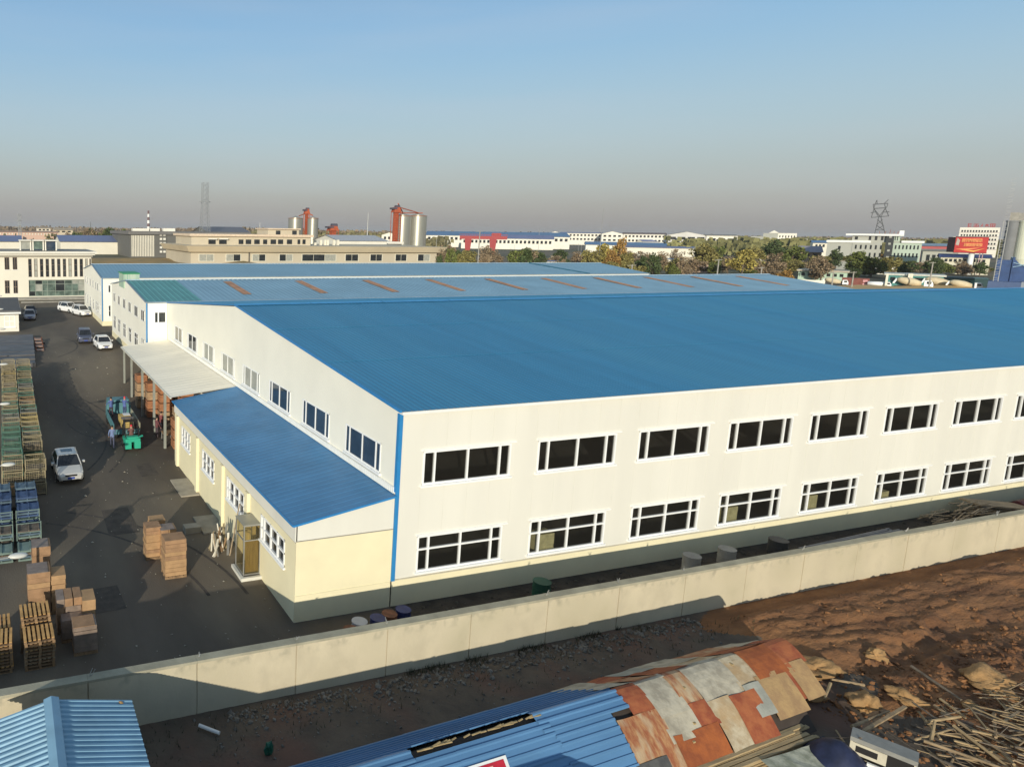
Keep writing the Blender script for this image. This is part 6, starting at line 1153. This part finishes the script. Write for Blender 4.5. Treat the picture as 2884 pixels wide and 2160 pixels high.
q = MB().use(TK); q.loft([[(-.9, 4.75, .5), (.9, 4.75, .5), (.9, 4.75, 2.15), (-.9, 4.75, 2.15)], [(-.9, 6.0, .5), (.9, 6.0, .5), (.85, 5.95, 2.15), (-.85, 5.95, 2.15)], [(-.9, 6.35, .5), (.9, 6.35, .5), (.88, 6.3, 1.35), (-.88, 6.3, 1.35)]]); q.build('cab', parent=tk)
q = MB().use(CARG); q.box(-.8, .8, 4.72, 4.747, 1.5, 2.0); q.build('rear_window', parent=tk)
q = MB().use(TYRE)
for s in (-1, 1):
    for y in (1.1, 5.4): q.tube((s*.65, y, .42), (s*.95, y, .42), .42, n=14)
q.build('wheels', parent=tk)
q = MB().use(BLK); q.box(-.5, .5, .1, 5, .6, .945); q.build('chassis', parent=tk)
for k in range(2):
    t = thing('crate', ['yellow timber crate on the truck bed near tailgate', 'second yellow crate with white lid on the truck bed'][k], 'crate', (-7.05, 27.6+k*1.1, 1.06)); CY = mat('crate_yellow', (.50, .36, .12), .8, var=.2, scale=4)
    for r in range(4): q = MB().use(CY); q.box(-.45, .45, -.45, .45, .01+r*.16, .14+r*.16); q.build('slat_layer', parent=t)
    q = MB().use(WRAP if k == 0 else WHITEP); q.box(-.42+.3*k, .42, -.3, .4, .655, .68); q.build('lid', parent=t)
# ================================================================== people
SKIN = mat('skin', (.42, .25, .17), .6, var=.05); HAIRM = mat('hair_black', (.012, .01, .01), .7)
def person(label, loc, rz, jacket, trouser, pose='stand', helmet=None, scale=1.0, group=None):
    J = mat('cloth_%02x%02x%02x' % tuple(int(c*255) for c in jacket), jacket, .9, var=.12, scale=8); T = mat('cloth_%02x%02x%02x' % tuple(int(c*255) for c in trouser), trouser, .9, var=.12, scale=8)
    s = {'stand': 0, 'walk': .28, 'lean': .05, 'sit': 0}[pose]; P = {}
    V = [(0, 0, .95), (0, .01, 1.12), (0, .02, 1.32), (0, .02, 1.45), (0, .0, 1.53), (0, -.02, 1.62), (0, -.02, 1.70)]
    rad_l = [.13, .125, .145, .11, .055, .085, .075]; E_ = [(0, 1), (1, 2), (2, 3), (3, 4), (4, 5), (5, 6)]
    def add(p, r, par): V.append(p); rad_l.append(r); E_.append((par, len(V)-1)); return len(V)-1
    for sx in (-1, 1):
        st = s*sx
        hpp = add((sx*.10, 0, .90), .095, 0)
        if pose == 'sit': kn = add((sx*.13, -.38, .88), .07, hpp); an = add((sx*.13, -.45, .50), .045, kn); add((sx*.13, -.58, .47), .04, an)
        else:
            kn = add((sx*.11, -.5*st-.03, .50), .068, hpp); an = add((sx*.11, -1.0*st+(.10 if st < 0 else 0), .10+(.05 if st < 0 else 0)), .045, kn); add((sx*.12, -1.0*st-.14+(.10 if st < 0 else 0), .04+(.03 if st < 0 else 0)), .038, an)
        sh_ = add((sx*.19, .02, 1.41), .066, 3); f_ = .18 if pose in ('lean', 'sit') else .06
        el = add((sx*.26, -f_+.10*st*2, 1.14), .05, sh_); wr = add((sx*.25, -f_*2.4+.15*st*2-.04, .93 if f_ < .1 else 1.05), .035, el)
        hd = add((sx*.25, -f_*2.6+.15*st*2-.06, .87 if f_ < .1 else 1.02), .03, wr)
        for k in range(4): add((sx*(.235+.012*k), -f_*2.7+.15*st*2-.07-.01*k, .80 if f_ < .1 else .97), .010, hd)
        add((sx*.215, -f_*2.7+.15*st*2-.09, .85 if f_ < .1 else 1.01), .011, hd)
    me = bpy.data.meshes.new('body'); me.from_pydata(V, E_, []); o = bpy.data.objects.new('tmp', me); COL.objects.link(o)
    o.modifiers.new('s', 'SKIN'); sub = o.modifiers.new('u', 'SUBSURF'); sub.levels = 1; sub.render_levels = 1
    for i, r in enumerate(rad_l): me.skin_vertices[0].data[i].radius = (r*(1.25 if i in (0, 1, 2) else 1), r*(.8 if i in (0, 1, 2) else 1))
    me.skin_vertices[0].data[0].use_root = True
    dg = bpy.context.evaluated_depsgraph_get(); me2 = bpy.data.meshes.new_from_object(o.evaluated_get(dg)); bpy.data.objects.remove(o)
    me2.name = 'body'; me2.materials.clear()
    for m_ in (T, J, SKIN, BLK): me2.materials.append(m_)
    for p in me2.polygons:
        c = p.center; arm = abs(c.x) > .21 and c.z > .6
        p.material_index = 2 if (c.z > 1.50 or (arm and (c.z < .91 if pose in ('stand', 'walk') else c.y < -.42))) else (1 if (c.z > .93 or arm) else (3 if c.z < .09 or (pose == 'sit' and c.z < .5) else 0)); p.use_smooth = True
    t = thing('person', label, 'person', loc, rz, group); t.scale = (scale,)*3; obj('body', me2, t)
    q = MB().use(HAIRM if helmet is None else helmet); rr = []
    for k in range(5): z = 1.66+.035*k; r = .098*math.cos(k*.33); rr.append([(r*math.cos(a), -.005+r*1.1*math.sin(a), z) for a in [2*math.pi*i/12 for i in range(12)]])
    q.loft(rr); q.build('hair' if helmet is None else 'helmet', parent=t, smooth=True)
    q = MB().use(SKIN); q.bar((0, -.095, 1.62), (0, -.125, 1.60), .02); q.box(.075, .098, -.03, .01, 1.59, 1.65); q.box(-.098, -.075, -.03, .01, 1.59, 1.65); q.build('face_features', parent=t)
    return t
BLUW = (.09, .13, .32); REDH = mat('helmet_red', (.70, .03, .06), .4)
person('person in faded blue overalls walking left of the green forklift', (-8.5, 25.6, .02), math.pi*.95, (.16, .21, .36), (.07, .075, .12), 'walk')
person('person in blue jacket bending on the left of the truck bed', (-7.85, 30.6, 1.06), math.pi*1.1, BLUW, (.06, .03, .04), 'lean', scale=.95)
person('person in blue jacket with red cap on the right of the truck bed', (-6.75, 30.5, 1.06), math.pi*.8, BLUW, (.05, .06, .15), 'lean', helmet=REDH, scale=.95)
person('person in red helmet sitting on the green forklift', (-7.15, 25.1, .2), math.pi, (.16, .08, .07), (.06, .05, .05), 'sit', helmet=REDH, scale=.95)
person('person in maroon jacket standing by the canopy post', (-4.75, 27.2, .02), math.pi*.6, (.14, .05, .055), (.06, .045, .05), 'stand')
person('person in dark red top close to the wall under the canopy corner', (-4.1, 28.6, .02), 2.2, (.2, .06, .06), (.05, .04, .05), 'lean')
ct = thing('hand_cart', 'wooden topped hand cart beside the lean-to corner under the canopy', 'cart', (-4.15, 26.0, .02))
q = MB().use(WOOD); q.box(-.4, .4, -.55, .55, .72, .8); q.build('deck', parent=ct); q = MB().use(METAL)
for sx in (-1, 1):
    for sy in (-1, 1): q.bar((sx*.36, sy*.5, .1), (sx*.36, sy*.5, .72), .05)
q.build('frame', parent=ct); q = MB().use(TYRE)
for sx in (-1, 1):
    for sy in (-1, 1): q.tube((sx*.36-.03, sy*.5, .08), (sx*.36+.03, sy*.5, .08), .08, n=8)
q.build('castors', parent=ct)
# ================================================================== carton stacks and pallets
def cartons(label, x, y, w, d, h, n, m, wrap=None, z0=.14, cols=1, top=None, rz=0.0, name='carton_stack'):
    t = thing(name, label, 'cartons', (x, y, .015), rz)
    q = MB().use(WOOD); 
    for k in range(3): q.box(-w/2, w/2, -d/2+k*(d-.1)/2, -d/2+k*(d-.1)/2+.1, 0, .1)
    for k in range(6): q.box(-w/2+k*(w-.12)/5, -w/2+k*(w-.12)/5+.12, -d/2, d/2, .103, .125)
    q.build('pallet', parent=t); hh = (h-z0)/n
    for k in range(n):
        for c in range(cols):
            q = MB().use(m if not isinstance(m, list) else rs.choice(m)); j = rs.uniform(-.02, .02); a = -w/2+c*w/cols; q.box(a+.012+j, a+w/cols-.012+j, -d/2+.01+rs.uniform(-.02, .02), d/2-.01, z0+k*hh+.004, z0+(k+1)*hh-.006); q.build('carton', parent=t)
    if top is not None: q = MB().use(top); q.box(-w/2, w/2*.8, -d/2, d/2*.9, h+.002, h+.02); q.build('cover', parent=t)
    return t
cartons('front tall carton stack of the pair standing in the middle of the yard', -8.52, 5.5, 1.05, .9, 1.92, 9, [CARD, CARD2])
cartons('rear left carton stack of the pair in the middle of the yard', -9.15, 7.6, .78, .8, 1.70, 8, [CARD, CARD2])
cartons('rear right carton stack with loose box on top in the middle of the yard', -8.45, 7.3, .8, .8, 1.62, 7, [CARD, CARD2], cols=2, top=WRAP)
cartons('flat carton stack behind the middle pair', -8.7, 8.7, .8, .7, 1.55, 6, [CARD2])
cartons('carton stack farthest back in the left row below the blue racks', -14.65, 6.0, .82, .95, 2.15, 5, [CARD, CARD2], top=WRAP)
cartons('wide carton stack second in the left row', -14.85, 3.95, .95, 1.0, 1.98, 8, [CARD, CARD2], top=WRAP)
cartons('narrow carton stack right of the wide one in the left row', -14.05, 3.9, .62, .9, 1.75, 8, [CARD2])
cartons('bagged carton stack with split tops left of the bright single one', -13.75, 2.3, 1.0, .9, 1.52, 4, [CARD, WRAP], cols=3)
cartons('bright carton stack at the right end of the left row', -12.98, 2.0, .55, .95, 1.50, 3, [CARD2])
cartons('low dark wrapped stack with carton lid nearest the wall', -13.28, .62, .92, .85, 1.18, 6, WRAP, top=CARD)
cartons('dark wrapped stack in shade behind the carton lid stack', -13.5, 1.5, 1.25, .6, .95, 5, WRAP)
def pallet_mesh():
    q = MB().use(WOOD)
    for k in range(3): q.box(-.55+k*.5, -.45+k*.5, -.5, .5, .022, .11)
    for k in range(3): q.box(-.55, .55, -.5+k*.44, -.38+k*.44, 0, .02)
    a = q.mesh('stringers'); bs = []
    for m_ in (WOOD, WOODL, WOODG):
        q = MB().use(m_)
        for k in range(7): q.box(-.55+k*.167, -.55+k*.167+.10, -.5, .5, .112, .135)
        bs.append(q.mesh('deck_boards'))
    return a, bs
PA, PBD = pallet_mesh(); 
POS = [(-15.02, .25, 9, 'front'), (-15.12, 1.42, 11, 'rear'), (-16.55, .35, 9, 'far left'), (-16.6, 1.6, 8, 'hidden')]
for (x, y, n, w_) in POS:
    for k in range(n):
        top = k == n-1; lb = {'front': 'wooden pallet in the front pallet pile nearest the wall', 'rear': 'wooden pallet in the taller pile right behind the front one', 'far left': 'wooden pallet in the pile cut by the left picture edge', 'hidden': 'wooden pallet in the pile behind the left edge one'}[w_]
        if top: lb = 'topmost '+lb
        t = thing('wooden_pallet', lb, 'pallet', (x+rs.uniform(-.03, .03), y+rs.uniform(-.03, .03), .02+k*.139), rs.uniform(-.04, .04), None if top else lb.replace('wooden pallet', 'wooden pallets'))
        obj('stringers', PA, t); obj('deck_boards', PBD[1] if (top or (w_ != 'rear' and k == n-4)) else rs.choice(PBD), t)  # bright boards put the sunlit orange strips into the deck colour
# wire cages
CGM = [mat('cage_tan', (.30, .25, .15), .7, var=.15, scale=3), mat('cage_green', (.08, .17, .12), .6, var=.15, scale=3), mat('cage_orange', (.28, .16, .08), .7, var=.15), mat('cage_yellow', (.36, .28, .12), .7, var=.1), mat('cage_grey', (.2, .19, .17), .7, var=.15)]
def cage_meshes(m_):
    q = MB().use(m_); w, d, h = .60, .50, .78
    for sx in (-1, 1):
        for sy in (-1, 1): q.bar((sx*w, sy*d, 0), (sx*w, sy*d, h), .055)
        for z in (.12, h-.02): q.bar((sx*w, -d, z), (sx*w, d, z), .045); q.bar((-w, sx*d, z), (w, sx*d, z), .045)
    f = q.mesh('frame'); q = MB().use(m_)
    for i in range(1, 9): a = -w+2*w*i/9; q.bar((a, -d, .12), (a, -d, h), .012); q.bar((a, d, .12), (a, d, h), .012)
    for i in range(1, 6): z = .12+(h-.12)*i/6; q.bar((-w, -d, z), (w, -d, z), .012); q.bar((-w, -d, z), (-w, d, z), .012); q.bar((w, -d, z), (w, d, z), .012); q.bar((-w, d, z), (w, d, z), .012)
    for i in range(1, 8): a = -d+2*d*i/8; q.bar((-w, a, .12), (-w, a, h), .012); q.bar((w, a, .12), (w, a, h), .012)
    g = q.mesh('wire_mesh'); q = MB().use(mat('cage_deck', (.15, .12, .09), .9, var=.3, scale=3)); q.box(-w, w, -d, d, .09, .12)
    return f, g, q.mesh('deck')
CM = [cage_meshes(m_) for m_ in CGM]
cn = ['tan', 'green', 'orange', 'yellow', 'grey']
for r in range(22):
    for c, x in enumerate((-14.4, -15.75)):
        y = 18.0+r*1.27+c*.1; zone = [0, 0, 3, 0, 1, 1, 0, 3, 3, 0, 1, 0, 2, 2, 0, 0, 1, 0, 0, 3, 0, 0][r] if c == 0 else [0, 1, 1, 1, 1, 1, 1, 0, 1, 1, 0, 1, 0, 0, 1, 0, 0, 0, 3, 0, 0, 0][r]
        n = 3 if r not in (1, 2) or c else 2
        for k in range(n):
            ci = zone if rs.random() < .72 else rs.choice([0, 1, 2, 4]); lb = '%s wire cage stacked in the long rows at the left yard edge' % cn[ci]; g = '%s wire cages in the long rows at left' % cn[ci]
            if r == 0: lb = '%s wire cage, %s of the nearest %s stack' % (cn[ci], ['bottom', 'middle', 'top'][k], ['right', 'left'][c]); g = None
            t = thing('wire_cage', lb, 'cage', (x+rs.uniform(-.04, .04), y+rs.uniform(-.04, .04), gz(y)+.015+k*.79), rs.uniform(-.03, .03), g)
            for nm, me_ in zip(('frame', 'wire_mesh', 'deck'), CM[ci]): obj(nm, me_, t)
            if rs.random() < .3: obj('contents', unitbox(rs.choice([WRAP, CARD, MATS['cage_deck']])), t, loc=(0, 0, .3), scale=(.95, .8, .34))
# blue folded crates
BC = mat('blue_crate', (.05, .085, .17), .6, var=.25, scale=2); BC2 = mat('blue_grey_crate', (.10, .15, .19), .6, var=.25, scale=2); GW = mat('pale_green_steel', (.16, .22, .19), .6, var=.2)
for c, x in enumerate((-15.05, -16.45)):
    for r, y in enumerate((15.6, 14.1, 12.6, 10.9, 9.3)):
        t = thing('crate_stack', ('%s stack of folded blue steel crates in the %s column below the cages' % (['farthest', 'second', 'third', 'fourth', 'nearest'][r], ['right', 'left'][c])), 'crates', (x, y, .015)); n = (10, 10, 9, 6, 4)[r]
        for k in range(n):
            q = MB().use([BC, BC2, BC, GW][(k+r) % 4] if r < 3 else [GW, BC2, MATS['cage_deck']][k % 3]); j = rs.uniform(-.04, .04); q.box(-.58+j, .58+j, -.5, .5, k*.15+.01, k*.15+.10)
            for sx in (-.55, 0, .5): q.box(sx+j, sx+.06+j, -.5, .5, k*.15+.103, k*.15+.155)
            q.build('crate_layer', parent=t)
        if r in (2, 3): q = MB().use(GW); [q.bar((-.6, -.53, z), (.6, -.53, z), .04) for z in (.2, .8, 1.3)]; [q.bar((s_*.6, -.53, 0), (s_*.6, -.53, 1.35), .05) for s_ in (-1, 1)]; q.build('frame', parent=t)
# grey steel plates and low trailer in the far yard
for i in range(10):
    y = 50+i*1.9; q = MB().use(mat('plate_grey', (.13, .125, .125), .55, .3, var=.2, scale=.6)); q.box(-17.5+.05*i, -13.0+.05*i, y, y+1.82, gz(y)+.02, gz(y)+.45+rs.uniform(-.03, .03)); tag(q.build('steel_plate'), 'grey steel plate, %s in the low row behind the cages' % ['nearest', 'second', 'third', 'fourth', 'fifth', 'sixth', 'seventh', 'eighth', 'ninth', 'farthest'][i], 'plate')
tr = thing('low_trailer', 'long narrow low trailer frame with pinkish boards beside the grey plates', 'trailer', (-12.1, 58.5, 2.0)); q = MB().use(RUST)
for s_ in (-1, 1): q.bar((s_*.42-.12, -7.5, .35-.9), (s_*.42+.1, 7.5, .38), .12, .18)
q.build('frame', parent=tr); q = MB().use(TYRE); [q.tube((s_*.7-.1, y, .0-.05*abs(y-6)), (s_*.7+.1, y, .0-.05*abs(y-6)), .25, n=10) for s_ in (-1, 1) for y in (-3, 1, 5)]; q.build('wheels', parent=tr)
for i in range(7): q = MB().use(mat('pink_board', (.34, .22, .17), .8, var=.2)); yy = -6.5+i*2.0; q.box(-.4, .4, yy, yy+1.2, .42-.9*(6.5-yy-1)/14.5, .48-.9*(6.5-yy-1)/14.5+.02); q.build('board', parent=tr)
# yard lamps along the left edge
LO_ = ['nearest', 'second', 'third', 'fourth', 'fifth', 'sixth', 'farthest']
for i, (xh, y) in enumerate(((-15.62, 1.3), (-15.9, 12.2), (-16.05, 25.6), (-16.1, 38.2), (-16.2, 51), (-16.4, 68), (-16.6, 86))):
    g = gz(y); t = thing('street_lamp', '%s yard lamp with pale oval head at the left picture edge' % LO_[i], 'lamp', (-17.6, y, g)); q = MB().use(METAL); q.tube((0, 0, 0), (0, 0, 3.85), .08, .05, n=10); d = xh+17.9; q.bar((0, 0, 3.8), (d-.7, -.1, 3.93), .05); q.build('pole', parent=t)
    q = MB().use(mat('lamp_shell', (.62, .61, .55), .4, var=.03)); rr = []
    for k in range(9): u = -1+2*k/8; r = math.sqrt(max(.002, 1-u*u)); rr.append([(d-.35+.38*u, -.12+.19*r*math.cos(a), 3.97+.10*r*math.sin(a)) for a in [2*math.pi*j/12 for j in range(12)]])
    q.loft(rr); q.build('lamp_head', parent=t, smooth=True)
# pads and junk by the lean-to
for (a, b, c, d, lb) in ((-5.85, -4.66, 14.8, 17.8, 'pale cast slab against lean-to wall under the third window'), (-5.95, -4.66, 9.3, 11.6, 'pale concrete pad by the pilaster near the junk pile')): q = MB().use(mat('pale_pad', (.36, .32, .25), .9, var=.12, scale=2)); q.box(a, b, c, d, .0, .09); tag(q.build('concrete_pad'), lb, 'slab')
q = MB().use(mat('pale_pad', (.36, .32, .25), .9)); q.box(-6.9, -6.0, 9.6, 10.2, 0, .35); tag(q.build('concrete_block'), 'pale concrete block left of the pad near the junk pile', 'block')
for i in range(26):
    x = rs.uniform(-6.2, -5.2); y = rs.uniform(6.5, 7.8); q = MB().use(rs.choice([MATS['cage_tan'], WOODG, IV, METAL, WOOD])); q.bar((x, y, .03), (x+rs.uniform(-.25, .35), y+rs.uniform(-.3, .3), rs.uniform(.5, 1.5)), rs.uniform(.04, .12), .04); tag(q.build('scrap_piece'), 'upright scrap piece in the junk pile beside the glazed porch', 'scrap', 'scrap pieces beside the porch')
q = MB().use(WOODG); q.bar((-5.4, 6.4, .1), (-4.75, 6.9, 2.6), .05); tag(q.build('pole'), 'thin dark pole leaning on the lean-to wall over the junk', 'pole')
# ================================================================== haze
HZ = bpy.data.materials.new('haze_air'); HZ.use_nodes = True; n_ = HZ.node_tree; n_.nodes.clear(); ho_ = n_.nodes.new('ShaderNodeOutputMaterial'); pv = n_.nodes.new('ShaderNodeVolumePrincipled')
pv.inputs['Color'].default_value = (.97, .93, .90, 1); pv.inputs['Density'].default_value = 0.00011; pv.inputs['Anisotropy'].default_value = 0.2; n_.links.new(pv.outputs[0], ho_.inputs['Volume'])
q = MB().use(HZ); q.box(-16500, 16500, -450, 16500, -1.5, 62); q.build('haze', kind='stuff')
